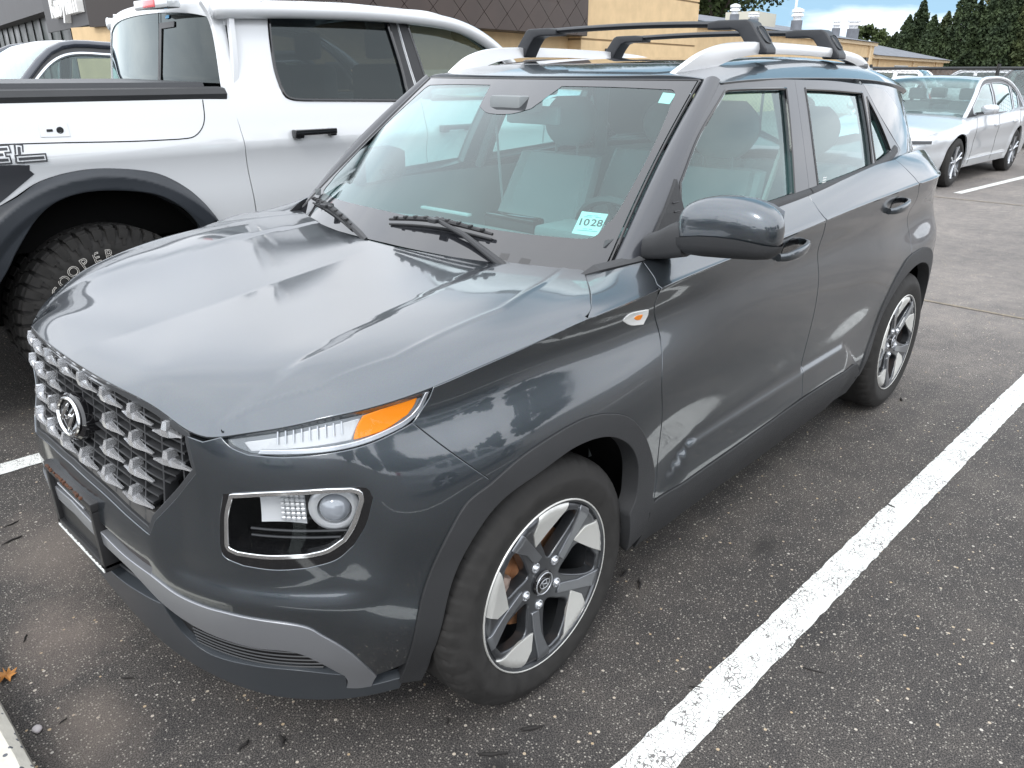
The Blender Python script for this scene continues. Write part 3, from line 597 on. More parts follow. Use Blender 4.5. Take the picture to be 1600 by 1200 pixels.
# ---- hood
hu=[tuple(S([u],[zc(u)-1e-6])[0,:2]) for u in np.r_[np.linspace(0,1.40,46)]]
gapS=[tuple(S([u],[h])[0,:2]) for u,h in reversed(T['hood_gap'][0])]
rearH=[( -.222-.24*y*y-.12*y**4,y) for y in np.linspace(.655,0,14)]
halfH=hu+gapS[1:]+rearH
full=[(x,-y) for x,y in reversed(halfH[1:-1])]
hoodp=outline(halfH[:46],[halfH[45]]+gapS[1:],[gapS[-1]]+rearH,[(x,-y) for x,y in reversed(rearH)]+[(gapS[-1][0],-gapS[-1][1])],[(x,-y) for x,y in reversed([halfH[45]]+gapS[1:])],[(x,-y) for x,y in reversed(halfH[:46])],res=.014)
exh=np.array([(x_,s_*(float(YB(x_))+d_)) for x_ in np.arange(-.30,.62,.012) for d_ in(-.016,-.010,-.006,-.003,0,.003,.006,.010,.016) for s_ in(1,-1)])
drh=lambda P:np.abs(np.abs(P[:,1])-YB(P[:,0]))<.022
hood=panel('hood','H',hoodp,P_BODY,suv,extra=exh,drop=drh,res=.022,gap=.0028,ref=(0,0,.2),thick=.03,rnd=.004)
# black rubber / frame lip right under the hood's leading edge
# ---- bumper cover
gs=T['grille_side'];g1=gs[0];g2=gs[1];g3=gs[2]
_unused=[(.505,.846),(.56,.8435),(.604,.828),(.63,.8156),(.79,.8285),(.885,.838),(.966,.8547),(.985,.863)]
bar_top=[(0,.640)]+[(u,h) for u,h in reversed(T['bar_top'][0][:3])]
bar_low=[(0,.582),(.08,.572),(.166,.552),(.272,.536),(.346,.526)]
sk_t=T['skid_top'][0];sk_l=T['skid_low'][0]
inner_low=[(.346,.526),(.355,.508),sk_t[2]]
sk_out=[p for p in sk_t if p[0]>=.3393]
co=T['clad_out'][0]
corner=[(.9477,.275),(.91,.262),(.8662,.2492)]
Rs=[ [(g1[0][0],zc(g1[0][0])-.004),(g1[1]),(g1[2])],[g1[2],g2[1],g2[2]],[g2[2],g3[1]],[g3[1]]+bar_top[::-1] ]
def sym(seqs): # seqs run from centre-ish outer order on left; mirrored comes after reversed
    return [[(-a,b) for a,b in reversed(s_)] for s_ in reversed(seqs)]
left_top=[ [(0,.640),(.1758,.6314),(.2878,.6129),(.3636,.5967)],[(.3636,.5967),(.372,.612),(.3818,.6331)],[(.3818,.6331),(.4462,.7006),(.5082,.7665)],[(.5082,.7665),(.4995,.7996),(.489,.839)],[(.489,.839),(.53,zc(.53)-.010)],[(.53,zc(.53)-.010),(.575,.8495)],[(.575,.8495),(.60,.833),(.64,.8225)],[(.64,.8225),(.71,.8225),(.79,.8285),(.885,.838),(.966,.8547),(.9904,.862)],[(.9904,.862),(1.0533,.8008),(1.1475,.7084)],list(reversed(co[:4])),[co[0],(.91,.262),(.8662,.2492)],list(reversed(sk_out)),[sk_out[0],(.352,.508),(.346,.526)],[(.346,.526),(.272,.536),(.166,.552),(0,.582)]]
allseq=left_top+sym(left_top)
lamp_o=outline(*T['lamp_out'],res=.008);lamp_i=outline(*T['lamp_in'],res=.007)
mir=lambda p:np.c_[-p[:,0],p[:,1]][::-1]
bump=panel('front_bumper','S',outline(*allseq,res=.012),P_BODY,suv,holes=[lamp_o,mir(lamp_o)],res=.02,gap=.0015,thick=.03)
# ---- skid strip, intakes, chin
SL=[(0,.548),(.10,.538),(.1597,.5269),(.2474,.5048),(.3393,.4906),(.4174,.4673),(.4975,.4613),(.5698,.4612),(.7112,.4502),(.7603,.4179),(.8139,.3567),(.8662,.2492)]
SB=[(0,.512),(.148,.4934),(.2499,.4719),(.3000,.4450),(.345,.415),(.40,.392),(.475,.3756),(.5953,.3669),(.6866,.3664),(.7387,.3313),(.7882,.27)]
sk=[SL,[SL[-1],(.858,.232),(.850,.209)],[(.850,.209),(.815,.208),(.785,.214)],[(.785,.214),(.792,.24),(.7882,.27)],list(reversed(SB))]
skp=outline(*sk,*sym(sk),res=.012)
panel('skid_strip','S',skp,M_SKID,suv,res=.02,gap=.0015,off=.004,thick=.02)
ml=[(.345,.415),(.352,.36),(.3723,.3057),(.4283,.272),(.5633,.2834),(.6782,.2897),(.7882,.27)]
inset=outline([SB[4],SB[5],SB[6],SB[7],SB[8],SB[9],SB[10]],list(reversed(ml)),res=.012)
mm=panel('fog_mesh','S',inset,mat('black lower mesh',(.014,.014,.015),.5,bump=(300,.8)),suv,res=.02,off=-.014,thick=.004)
mirror_y(mm)
for k in range(6):
    v=.295+.014*k
    seq=[(u,v+.004*math.sin(u*9)) for u in np.linspace(.39+.004*k,.74-.005*k*k*.2,14)]
    q=MB().tube([tuple(S([a],[b])[0]+plan(a)[1][0].tolist()+[0] if 0 else np.r_[S([a],[b])[0]]-np.r_[plan(a)[1][0]*.008,0]) for a,b in seq],.0022,5).obj('slat',M_TRIM,suv);mirror_y(q)
chin=[[ (0,.395),(.15,.39),(.2499,.395),(.315,.40),(.345,.405)],ml[0:1]+ml[1:],[(.7882,.27),(.785,.214)],[(.785,.214),(.85,.209),(.94,.215)],[(.94,.215),(.93,.17)],[(.93,.17),(.5,.155),(0,.155)]]
panel('chin','S',outline(*chin,*sym(chin),res=.014),mat('dark grey chin paint',(.045,.052,.060),.45,.2,coat=.35,coat_rough=.2),suv,res=.025,gap=.001,off=.002,thick=.03)
ink=[[(0,.505),(.148,.487),(.2499,.466),(.30,.440),(.34,.413)],[(.34,.413),(.315,.405),(.15,.398),(0,.402)]]
panel('lower_intake','S',outline(*ink,*sym(ink),res=.014),M_GAP,suv,res=.025,off=-.03,thick=.004)
for k in range(3):
    q=MB().tube([tuple(S([a],[.425+.026*k])[0]-np.r_[plan(a)[1][0]*.015,0]) for a in np.linspace(-.27,.27,17)],.004,6).obj('intake_bar',M_TRIM,suv)
ink2=[[(0,.578),(.08,.568),(.166,.548),(.272,.532),(.344,.521)],[(.344,.521),(.34,.497),(.30,.497)],[(.30,.497),(.2474,.509),(.1597,.531),(.10,.542),(0,.552)]]
panel('upper_slot','S',outline(*ink2,*sym(ink2),res=.014),mat('brown black slot',(.035,.030,.028),.5),suv,res=.025,off=-.012,thick=.004)
# ---- black shell behind gaps
shell=[[ (0,.16),(.93,.16)],[(.93,.16),(.96,.30),(1.0,.50),(1.07,.64),(1.15,.70),(1.25,.735),(1.42,.752),(1.54,.73),(1.64,.68),(1.72,.59),(1.775,.48),(1.775,.38)],[(1.775,.38),(1.78,.2)],[(1.78,.2),(3.33,.2)],[(3.33,.2),(3.36,.36),(3.46,.50),(3.53,.63),(3.62,.71),(3.80,.762),(3.95,.765)],[(3.95,.765),(4.12,.72),(4.25,.6),(4.29,.45),(4.29,.2)],[(4.29,.2),(UMAX,.2)],[(UMAX,.2),(UMAX,1.08)],[(UMAX,1.08),(4.0,1.10),(3.0,1.04),(2.2,1.015),(1.56,.99),(1.3,.955),(1.04,.915),(.85,.89)],[(.85,.89),(.56,.845)],[(.56,.845),(.50,.76)],[(.50,.76),(.37,.62)],[(.37,.62),(0,.625)]]
lampH=inset2(lamp_o,-.004)
sh=panel('body_shell','S',outline(*shell,res=.03),M_GAP,suv,res=.08,off=-.022,thick=.004,holes=[lampH],skirt=False);mirror_y(sh)
# ---- fender
fen=[[(u,zc(u)) for u in np.linspace(1.046,1.455,12)],list(reversed(T['hood_gap'][0])),T['glass_corner'][0],T['door_front'][0],[T['door_front'][0][-1],(1.779,.395),co[-1]],list(reversed(co[3:])),[(1.1475,.7084),(1.0533,.8008),(.9904,.862)],[(.9904,.862),(.998,.868),(1.02,.889)],[(1.02,.889),(1.035,.905),(1.046,zc(1.046))]]
exz=np.array([(u,zc(u)+d) for u in np.arange(1.47,4.6,.012) for d in(-.022,-.013,-.0075,-.004,-.0018,.0,.0018,.004,.0075,.013,.022)])
drp=lambda P:(np.abs(P[:,1]-ZC(np.abs(P[:,0])))<.028)&(P[:,0]>1.46)
fo=panel('fender','S',outline(*fen,res=.012),P_BODY,suv,res=.02,gap=.0028,thick=.02,extra=exz,drop=drp)
mirror_y(fo)
# side marker lamp
mk_=outline(*T['side_marker'],res=.005)
q=panel('side_marker','S',mk_,mat('white marker',(.80,.80,.78),.25,.1,coat=.6),suv,res=.008,off=.003,thick=.006,label='white side marker lamp');mirror_y(q)
c_=mk_.mean(0);s2=panel('side_lens','S',(mk_-c_)*.30+c_+[.008,0],M_AMBER,q,res=.008,off=.0045,thick=.003)
# ---- cladding front
ci=T['clad_in'][0]
cl=[co,[co[-1],(1.779,.39),(1.76,.36)],[(1.76,.36),(1.775,.28)],[(1.775,.28),(1.69,.26)],[(1.69,.26),(1.665,.34),ci[-1]],list(reversed(ci)),[ci[0],(1.0,.24),(.99,.19)],[(.99,.19),(.93,.20)],[(.93,.20),co[0]]]
ca=panel('wheel_arch_trim','S',outline(*cl,res=.012),M_CLAD,suv,res=.015,gap=.0008,off=.006,thick=.05);mirror_y(ca)
# ridge line (raised lip) of the painted flare
# ---- doors
df=T['door_front'][0];dm=T['door_mid'][0]
top=lambda u:zc(u)+.128
dmx=[(2.70,top(2.70)),(2.699,1.0994),(2.7241,1.0421),(2.745,.96),(2.758,.86),(2.762,.76),(2.757,.64),(2.748,.52),(2.742,.405)]
fd=[df[::-1],[df[0],(1.83,1.125),(1.86,1.132),(1.95,top(1.95)),(2.2,top(2.2)),(2.45,top(2.45)),(2.70,top(2.70))],dmx,[(2.742,.405),(2.2546,.392),(1.9761,.39),df[-1]]]
fd[0]=df[::-1]
doorL=panel('front_door','S',outline(*fd,res=.012),P_BODY,suv,res=.02,gap=.003,thick=.03,extra=exz,drop=drp)
rr=[(3.5506,1.205),(3.60,1.14),(3.645,1.095),(3.70,1.02),(3.745,.94),(3.775,.86),(3.78,.80),(3.775,.766)]
ro=[(3.3687,.315),(3.385,.40),(3.4447,.4848),(3.5012,.60),(3.5708,.69),(3.68,.748),(3.775,.766)]
rd=[dmx[::-1],[(2.70,top(2.70)),(3.0,top(3.0)),(3.3,top(3.3)+.005),(3.5506,1.205)],rr,list(reversed(ro)),[(3.3687,.315),(3.34,.36),(3.25,.392)],[(3.25,.392),(3.0,.40),(2.742,.405)]]
doorR=panel('rear_door','S',outline(*rd,res=.012),P_BODY,suv,res=.02,gap=.003,thick=.03,extra=exz,drop=drp)
# ---- quarter panel
ro2=[(3.775,.766),(3.95,.768),(4.08,.735),(4.19,.66),(4.26,.55),(4.285,.44)]
qp=[rr[::-1],[(3.5506,1.205),(3.75,1.23),(4.0,1.228),(4.2,1.20),(4.36,1.155),(4.42,1.12)],[(4.42,1.12),(4.435,1.105),(4.43,1.09)],[(4.43,1.09),(4.36,1.06),(4.33,.95),(4.34,.84)],[(4.34,.84),(4.30,.80),(4.26,.70)],[(4.26,.70),(4.19,.66),(4.08,.735),(3.95,.768),(3.775,.766)]]
quarter=panel('quarter_panel','S',outline(*qp,res=.014),P_BODY,suv,res=.024,gap=.0028,thick=.03,extra=exz,drop=drp)
tl=[[(4.43,1.09),(4.36,1.06),(4.33,.95),(4.34,.845)],[(4.34,.845),(4.55,.85),(4.72,.87)],[(4.72,.87),(4.72,1.09)],[(4.72,1.09),(4.43,1.09)]]
taill=panel('tail_lamp','S',outline(*tl,res=.014),M_RED,suv,res=.03,gap=.002,off=.004,thick=.03)
rb=[[(4.26,.70),(4.30,.80),(4.34,.84)],[(4.34,.84),(4.55,.845),(4.8,.86)],[(4.8,.86),(UMAX,.86)],[(UMAX,.86),(UMAX,.42)],[(UMAX,.42),(4.6,.42),(4.31,.43)],[(4.31,.43),(4.30,.55),(4.26,.70)]]
rbump=panel('rear_bumper','S',outline(*rb,res=.02),P_BODY,suv,res=.04,gap=.0015,thick=.03)
rl=[[(4.31,.42),(4.6,.41),(UMAX,.41)],[(UMAX,.41),(UMAX,.22)],[(UMAX,.22),(4.31,.22)],[(4.31,.22),(4.31,.42)]]
rbl=panel('rear_bumper_trim','S',outline(*rl,res=.03),M_CLAD,suv,res=.05,thick=.03)
tg=[[(4.72,1.22),(4.72,.87)],[(4.72,.87),(UMAX,.87)],[(UMAX,.87),(UMAX,1.22)],[(UMAX,1.22),(4.72,1.22)]]
tgp=panel('tailgate','S',outline(*tg,res=.03),P_BODY,suv,res=.05,thick=.03,gap=.001)
tg2=[[(4.43,1.095),(4.72,1.095)],[(4.72,1.095),(4.72,1.125)],[(4.72,1.125),(4.43,1.12)],[(4.43,1.12),(4.43,1.095)]]
tgq=panel('tailgate_corner','S',outline(*tg2,res=.03),P_BODY,suv,res=.04,thick=.03,gap=.001)
# cladding rear arch
ri=[(3.41,.37),(3.46,.47),(3.535,.59),(3.64,.665),(3.80,.705),(3.93,.705),(4.05,.672),(4.14,.61),(4.20,.52),(4.225,.42)]
rc=[ro[:-1]+[ro[-1]],ro2,[(4.285,.44),(4.31,.43),(4.31,.30)],[(4.31,.30),(4.23,.30)],[(4.23,.30),(4.225,.42)],list(reversed(ri)),[ri[0],(3.40,.34),(3.395,.30)],[(3.395,.30),(3.355,.30)],[(3.355,.30),ro[0]]]
rclad=panel('wheel_arch_trim','S',outline(*rc,res=.012),M_CLAD,suv,res=.018,gap=.0008,off=.006,thick=.05)
# sill
sl=[[(1.77,.355),(1.80,.383),(2.25,.386),(2.742,.398),(3.25,.386),(3.34,.35),(3.39,.30)],[(3.39,.30),(3.38,.215)],[(3.38,.215),(2.6,.205),(1.78,.215)],[(1.78,.215),(1.77,.355)]]
sill=panel('sill_trim','S',outline(*sl,res=.014),M_CLAD,suv,res=.025,off=.004,thick=.04)
for o_ in (doorL,doorR,quarter,taill,rbump,rbl,tgp,tgq,rclad,sill): mirror_y(o_)
# ---- DRL / headlamp slit
dtop=[(u,zc(u)-.0035) for u in np.linspace(.575,1.04,14)]
drlp=outline(dtop,[(1.04,zc(1.04)-.0035),(1.028,.897),(1.012,.880),(.985,.862)],[(.985,.862),(.966,.8555),(.885,.839),(.79,.8295),(.71,.8235),(.64,.8235)],[(.64,.8235),(.60,.834),(.575,.8505)],res=.008)
dr=panel('signal_lamp','S',drlp,mat('lamp grey inner',(.22,.235,.25),.35,.3),suv,res=.015,off=-.0125,thick=.004,gap=.0,label='slim upper lamp with amber corner')
panel('chrome_strip','S',outline([(.66,.8255),(.79,.8325),(.885,.842),(.966,.858),(1.0,.872)],[(1.0,.872),(1.02,.890),(1.036,.915)],[(1.036,.915),(1.030,.914)],[(1.030,.914),(1.014,.890),(.994,.875)],[(.994,.875),(.96,.863),(.88,.8475),(.79,.8385),(.665,.831)],[(.665,.831),(.66,.8255)],res=.006),M_SATIN,dr,res=.01,off=-.004,thick=.006)
panel('amber_cell','S',outline([(.862,.851),(.872,.872),(.886,.889)],[(.886,.889),(.95,.900),(1.012,.912)],[(1.012,.912),(1.002,.893),(.985,.878)],[(.985,.878),(.93,.860),(.862,.851)],res=.006),M_AMBER,dr,res=.01,off=-.010,thick=.006)
panel('white_cell','S',outline([(.625,.842),(.70,.856),(.78,.873),(.877,.886)],[(.877,.886),(.864,.868),(.854,.851)],[(.854,.851),(.79,.845),(.64,.828)],[(.64,.828),(.625,.842)],res=.006),M_REFL,dr,res=.01,off=-.012,thick=.006)
for k in range(9):
    u=.70+.017*k;h0=.842+.0011*k*2;MB().tube([tuple(S([u],[h0+t])[0]-np.r_[plan(u)[1][0]*.009,0]) for t in (0,.012,.024)],.0018,5).obj('reflector_rib',M_SATIN,dr)
panel('lens','S',drlp,M_LENS,dr,res=.015,off=.001,thick=.004,gap=.0015,skirt=False)
mirror_y(dr)
# ---- main lamp in the bumper
bez=panel('headlamp','S',lamp_o,M_GLOSSB,suv,holes=[lamp_i],res=.012,off=-.001,thick=.02,gap=.001,rnd=.004,label='square headlamp set low in the bumper')
def ring2(p,g0,g1,name,mt,off,parent): 
    return panel(name,'S',inset2(p,g0),mt,parent,holes=[inset2(p,g1)],res=.01,off=off,thick=.006)
ring2(lamp_i,-.0035,.0025,'chrome_ring',M_CHROME,.003,bez)
cav=[]
for d,sc_ in ((0,1),(.05,.97),(.12,.90)):
    c_=lamp_i.mean(0);q=(lamp_i-c_)*sc_+c_;X3=S(q[:,0],q[:,1]);n=plan(q[:,0])[1];cav.append(X3-np.c_[n,0*n[:,0]]*(d+.004))
V_,F_=loft([list(map(tuple,c)) for c in cav],closed=True,caps=False);n_=len(lamp_i);F_.append([2*n_+i for i in range(n_)])
mk('lamp_housing',V_,F_,M_GLOSSB,bez,smooth=True,ang=30)
def inl(u,h,d): 
    X3=S([u],[h])[0];n=plan(u)[1][0];return X3-np.r_[n*d,0]
def quadpatch(name,c4,mt,par,nu=8,nv=6,bulge=0):
    c4=[np.array(c) for c in c4];V=[];F_=[]
    nrm=np.cross(c4[1]-c4[0],c4[3]-c4[0]);nrm/=np.linalg.norm(nrm)
    for j in range(nv+1):
        for i in range(nu+1):
            a,b=i/nu,j/nv;p=(c4[0]*(1-a)+c4[1]*a)*(1-b)+(c4[3]*(1-a)+c4[2]*a)*b;p=p+nrm*bulge*(4*a*(1-a)*.5+4*b*(1-b)*.5);V.append(p)
    for j in range(nv):
        for i in range(nu): k=j*(nu+1)+i;F_.append((k,k+1,k+nu+2,k+nu+1))
    return mk(name,V,F_,mt,par)
quadpatch('reflector',[inl(.645,.670,.022),inl(.742,.666,.030),inl(.742,.746,.030),inl(.645,.742,.024)],mat('white silver reflector',(.62,.63,.64),.4,.2),bez,bulge=-.008)
for i in range(5):
    for j in range(6):
        u=.695+.011*i;h=.680+.0105*j;V_,F_=bevbox(-.0048,.0048,-.0045,.0045,-.002,.004,.002,1)
        o_=inl(u,h,.026);n=plan(u)[1][0];ex=np.array([-n[1],n[0],0]);ez=np.array([0,0,1.]);ey=np.r_[n,0]
        mk('reflector_facet',[o_+ex*v[0]+ez*v[1]+ey*v[2] for v in V_],F_,M_REFL,bez,smooth=False)
# projector
pc=inl(.806,.703,.032);n=plan(.80)[1][0];ax=np.r_[n,0.0];ax/=np.linalg.norm(ax);e1=np.array([-ax[1],ax[0],0]);e2=np.array([0,0,1.])
def lathe(prof,c,ax,e1,e2,n=32,close=False):
    V=[];F_=[]
    for r,d in prof:
        for k in range(n):
            a=2*math.pi*k/n;V.append(np.array(c)+ax*d+(e1*math.cos(a)+e2*math.sin(a))*r)
    m_=len(prof)
    for i in range(m_-1):
        for k in range(n):F_.append((i*n+k,i*n+(k+1)%n,(i+1)*n+(k+1)%n,(i+1)*n+k))
    if close:F_.append([(m_-1)*n+k for k in range(n)])
    return V,F_
V_,F_=lathe([(.050,-.012),(.052,.002),(.050,.008),(.040,.012),(.034,.010),(.031,-.004)],pc,ax,e1,e2);mk('projector_ring',V_,F_,M_REFL,bez,ang=50)
V_,F_=lathe([(.031,.0),(.030,.008),(.025,.016),(.016,.022),(.006,.0245),(.0005,.025)],pc,ax,e1,e2,close=True);mk('projector_lens',V_,F_,mat('projector glass',(.35,.37,.40),.03,.2,coat=1),bez)
for h_ in (.655,.640): MB().tube([tuple(inl(u,h_,.02)) for u in np.linspace(.62,.83,12)],.003,6).obj('inner_bar',M_TRIM,bez)
panel('lens','S',lamp_i,M_LENS,bez,res=.03,off=.0005,skirt=False)
mirror_y(bez)
# ---- grille
gro=outline([(0,zc(0)-.004)]+[(u,zc(u)-.004) for u in np.linspace(.05,.488,10)],[(.488,.842),(.4995,.7996),(.5082,.7665)],[(.5082,.7665),(.4462,.7006),(.3818,.6331)],[(.3818,.6331),(.372,.612),(.3636,.5967)],[(.3636,.5967),(.2878,.6129),(.1758,.6314),(0,.640)],res=.014)
grf=np.vstack([gro,np.c_[-gro[1:-1,0],gro[1:-1,1]][::-1]])
gr=panel('grille','S',grf,M_GAP,suv,res=.03,off=-.05,thick=.004,skirt=False)
panel('grille_surround','S',grf,mat('dark grey grille frame',(.035,.037,.040),.4),gr,holes=[inset2(grf,.013)],res=.012,off=-.004,thick=.05,gap=.001)
gtray=outline([(-.36,.602),(-.2,.632),(0,.645),(.2,.632),(.36,.602)],[(.36,.602),(.392,.64)],[(.392,.64),(.2,.655),(0,.664),(-.2,.655),(-.392,.64)],[(-.392,.64),(-.36,.602)],res=.015)
panel('grille_tray','S',gtray,mat('dusty grey plastic',(.075,.073,.070),.7,noise=(25,.25)),gr,res=.02,off=-.012,thick=.03)
def gin(u,h,d):
    X3=S([u],[h])[0];n=plan(u)[1][0];return X3-np.r_[n*d,0]
inner_poly=inset2(grf,.010)
cols=[-.427,-.305,-.183,-.061,.061,.183,.305,.427]
rows=[.848,.787,.726,.668]
# dark lattice blades
def blade(name,pts,w,dep0,dep1,mt,par):
    # ribbon from depth dep0 to dep1 with thickness w (in h or u)
    V=[];F_=[]
    for i,(u,h,du,dh) in enumerate(pts):
        for (d,s_) in ((dep0,-1),(dep0,1),(dep1,1),(dep1,-1)): V.append(gin(u+du*w*s_,h+dh*w*s_,d))
    for i in range(len(pts)-1):
        for k in range(4):F_.append((i*4+k,i*4+(k+1)%4,(i+1)*4+(k+1)%4,(i+1)*4+k))
    return mk(name,V,F_,mt,par,smooth=False)
M_CHRG=mat('bright grille chrome',(.80,.81,.83),.2,.8)
M_LAT=mat('dull black grille plastic',(.030,.031,.033),.5)
def clip_line(p0,p1,n=60):
    t=np.linspace(0,1,n);q=np.c_[p0[0]+(p1[0]-p0[0])*t,p0[1]+(p1[1]-p0[1])*t];k=inside(q,inner_poly);return q[k]
for u in np.arange(-.4575,.46,.0610):
    q=clip_line((u,.60),(u,.91))
    if len(q)>2: blade('lattice_bar',[(a,b,1,0) for a,b in q[::max(1,len(q)//6)]]+[(q[-1][0],q[-1][1],1,0)],.0022,.012,.045,M_LAT,gr)
for h in np.arange(.655,.89,.0203):
    q=clip_line((-.52,h+.006),(.52,h+.006),80);q=np.array([(a,h+.006-.028*(a/.45)**2) for a in np.linspace(-.5,.5,60)]);q=q[inside(q,inner_poly)]
    if len(q)>2: blade('lattice_bar',[(a,b,0,1) for a,b in q[::2]],.0020,.012,.045,M_LAT,gr)
def chrome_piece(u,h):
    m=MB()
    # tick
    hw=.0075;top_=h+.020
    def bar(pts,ws,hs,dep):
        V=[];F_=[]
        for (a,b),w_,hh,d in zip(pts,ws,hs,dep):
            for s_,t_ in ((-1,-1),(1,-1),(1,1),(-1,1)): V.append(gin(a,b+hh*.5*s_,d if t_>0 else d+w_))
        for i in range(len(pts)-1):
            for k in range(4):F_.append((i*4+k,i*4+(k+1)%4,(i+1)*4+(k+1)%4,(i+1)*4+k))
        F_.append([0,1,2,3][::-1]);k=(len(pts)-1)*4;F_.append([k,k+1,k+2,k+3]);m.add(V,F_)
    V=[gin(u+a*s_,b,d) for b,a,d in ((h-.012,.0095,-.002),(h+.004,.0085,-.006),(top_,.006,-.004)) for s_ in(-1,1)]+[gin(u+a*s_,b,.02) for b,a in ((h-.012,.0095),(h+.004,.0085),(top_,.006)) for s_ in(-1,1)]
    m.add(V,[(0,1,3,2),(2,3,5,4),(6,8,9,7),(8,10,11,9),(0,2,8,6),(2,4,10,8),(1,7,9,3),(3,9,11,5),(4,5,11,10),(0,6,7,1)])
    for s_ in (-1,1):
        pts=[(u+s_*t,h-.004-.012*(t/.061)) for t in (.004,.02,.04,.060)]
        if not inside(np.array([pts[-1]]),inner_poly)[0]: pts=[(u+s_*t,h-.004-.012*(t/.061)) for t in (.004,.012,.022,.034)]
        bar(pts,[.012,.010,.007,.005],[.017,.012,.0065,.003],[-.001,.001,.006,.010])
    return m.obj('chrome_piece',M_CHRG,gr,smooth=False)
for r_,h in enumerate(rows):
    for u in cols:
        hh=h+.010-.028*(u/.45)**2*.8
        if abs(u)<.07 and r_ in(1,2): continue
        if inside(np.array([(u,hh)]),inner_poly)[0] and inside(np.array([(u+.02*np.sign(u),hh-.01)]),inner_poly)[0]: chrome_piece(u,hh)
# emblem
ec=gin(0.008,.760,-.006);en=np.array([math.cos(math.radians(14)),0,math.sin(math.radians(14))]);ey_=np.array([0,1.,0]);ez_=np.cross(en,ey_);ez_=-ez_ if ez_[2]<0 else ez_
def ell(rx,ry,d,n=48,c=(0,0)): return [tuple(ec+ey_*(c[0]+rx*math.cos(2*math.pi*k/n))+ez_*(c[1]+ry*math.sin(2*math.pi*k/n))+en*d) for k in range(n)]
V_,F_=loft([ell(.086,.052,-.03),ell(.086,.052,.0),ell(.080,.047,.006),ell(.072,.040,.004)],caps=True);mk('emblem_plate',*recalc(V_,F_),M_GLOSSB,gr,ang=40)
em=MB();em.tube([tuple(ec+ey_*(.066*math.cos(a))+ez_*(.040*math.sin(a))+en*.008) for a in np.linspace(0,2*math.pi,49)],.0042,8,caps=False)
def swoosh(pts,w):
    p=catmull(pts,8);em.tube([tuple(ec+ey_*(-a)+ez_*b+en*.008) for a,b in p],[max(.0012,.0062*math.sin(math.pi*(i+.6)/(len(p)+.2))*w) for i in range(len(p))],8)
swoosh([(.036,-.020),(.028,-.004),(.014,.018),(.004,.033)],.9)
swoosh([(-.036,.020),(-.028,.004),(-.014,-.018),(-.004,-.033)],.9)
swoosh([(.022,-.004),(.008,-.005),(-.008,.005),(-.022,.004)],.7)
em.obj('emblem',M_CHROME,gr)
# ---- front plate bracket
pb=MB();px_=.755
def PB(y0,y1,z0,z1,x0,x1,b=.004): pb.box(x0,x1,y0,y1,z0,z1,b)
PB(-.155,.155,.580,.602,px_-.025,px_+.010);PB(-.155,-.135,.425,.58,px_-.03,px_+.010);PB(.135,.155,.425,.58,px_-.03,px_+.010);PB(-.155,.155,.418,.440,px_-.03,px_+.010);PB(-.14,.14,.43,.58,px_-.012,px_-.002,.002)
br=pb.obj('plate_bracket',mat('black plate holder',(.018,.018,.019),.38,noise=(18,.2)),suv,label='empty black front plate holder')
MB().tube([(px_+.001,-.10,.556),(px_+.001,.075,.556)],.0028,6).obj('bright_edge',M_SATIN,br)
rs=MB()
for k in range(46):
    y=-.125+.235*random.random()**.8;r_=random.uniform(.0015,.004);rs.add(*bevbox(px_+.0115-r_,px_+.0115+r_,y-r_,y+r_,.600-r_+random.uniform(-.004,.004),.600+r_,r_*.4,1))
rs.obj('rust_flakes',M_RUST,br,kind='stuff')
lt=MB();y=-.148
while y<.148:
    w_=random.uniform(.004,.010)
    lt.box(px_+.0095,px_+.0118,y,y+w_,.4185,.4185+random.uniform(.005,.010));y+=w_+random.uniform(.001,.003)
lt.obj('white_lettering',M_WHITE,br,kind='stuff')
# ---- wheel wells and wheels
def well(cx):
    V=[];F_=[];n=24
    rr_=.43
    for j,y0 in enumerate((.50,.86)):
        for k in range(n+1):
            a=math.radians(-4+188*k/n);xx=cx+rr_*math.cos(a);y=y0 if j==0 else min(.845,float(S([U(xx)],[max(.2,.30+rr_*math.sin(a))])[0,1])-.03);V.append((cx+rr_*math.cos(a),y,.30+rr_*math.sin(a)))
    for k in range(n):F_.append((k,k+1,n+2+k,n+1+k))
    F_.append(list(range(n+1)));o_=mk('wheel_well',V,F_,M_LINER,suv,smooth=False);mirror_y(o_)
well(-.03);well(-2.55)
def tyre_mesh(R_=.328,rin=.222,w=.205,tread=72,kind='road'):
    prof=[]  # (r, y) outer face y=+w/2
    h=w/2
    P_=[(rin-.004,h-.020),(rin+.004,h-.008),(rin+.030,h+.001),(rin+.055,h+.004),(R_-.035,h-.002),(R_-.016,h-.012),(R_-.005,h-.026),(R_-.0005,h-.048),(R_,0)]
    P_=catmull(P_,3);full_=P_+[(r,-y) for r,y in reversed(P_[:-1])]
    n=240;V=[];F_=[]
    for i,(r,y) in enumerate(full_):
        for k in range(n):
            a=2*math.pi*k/n;rr_=r
            if r>R_-.026:
                # shoulder sipes
                rr_=r-(.0035 if (k%5==0) and abs(y)>.050 else 0)-(.002 if (k%5==2) and abs(y)>.07 else 0)
            if r>R_-.004 and (abs(abs(y)-.022)<.006): rr_=r-.007
            V.append((rr_*math.cos(a),y,rr_*math.sin(a)))
    m_=len(full_)
    for i in range(m_-1):
        for k in range(n):F_.append((i*n+k,i*n+(k+1)%n,(i+1)*n+(k+1)%n,(i+1)*n+k))
    return V,F_
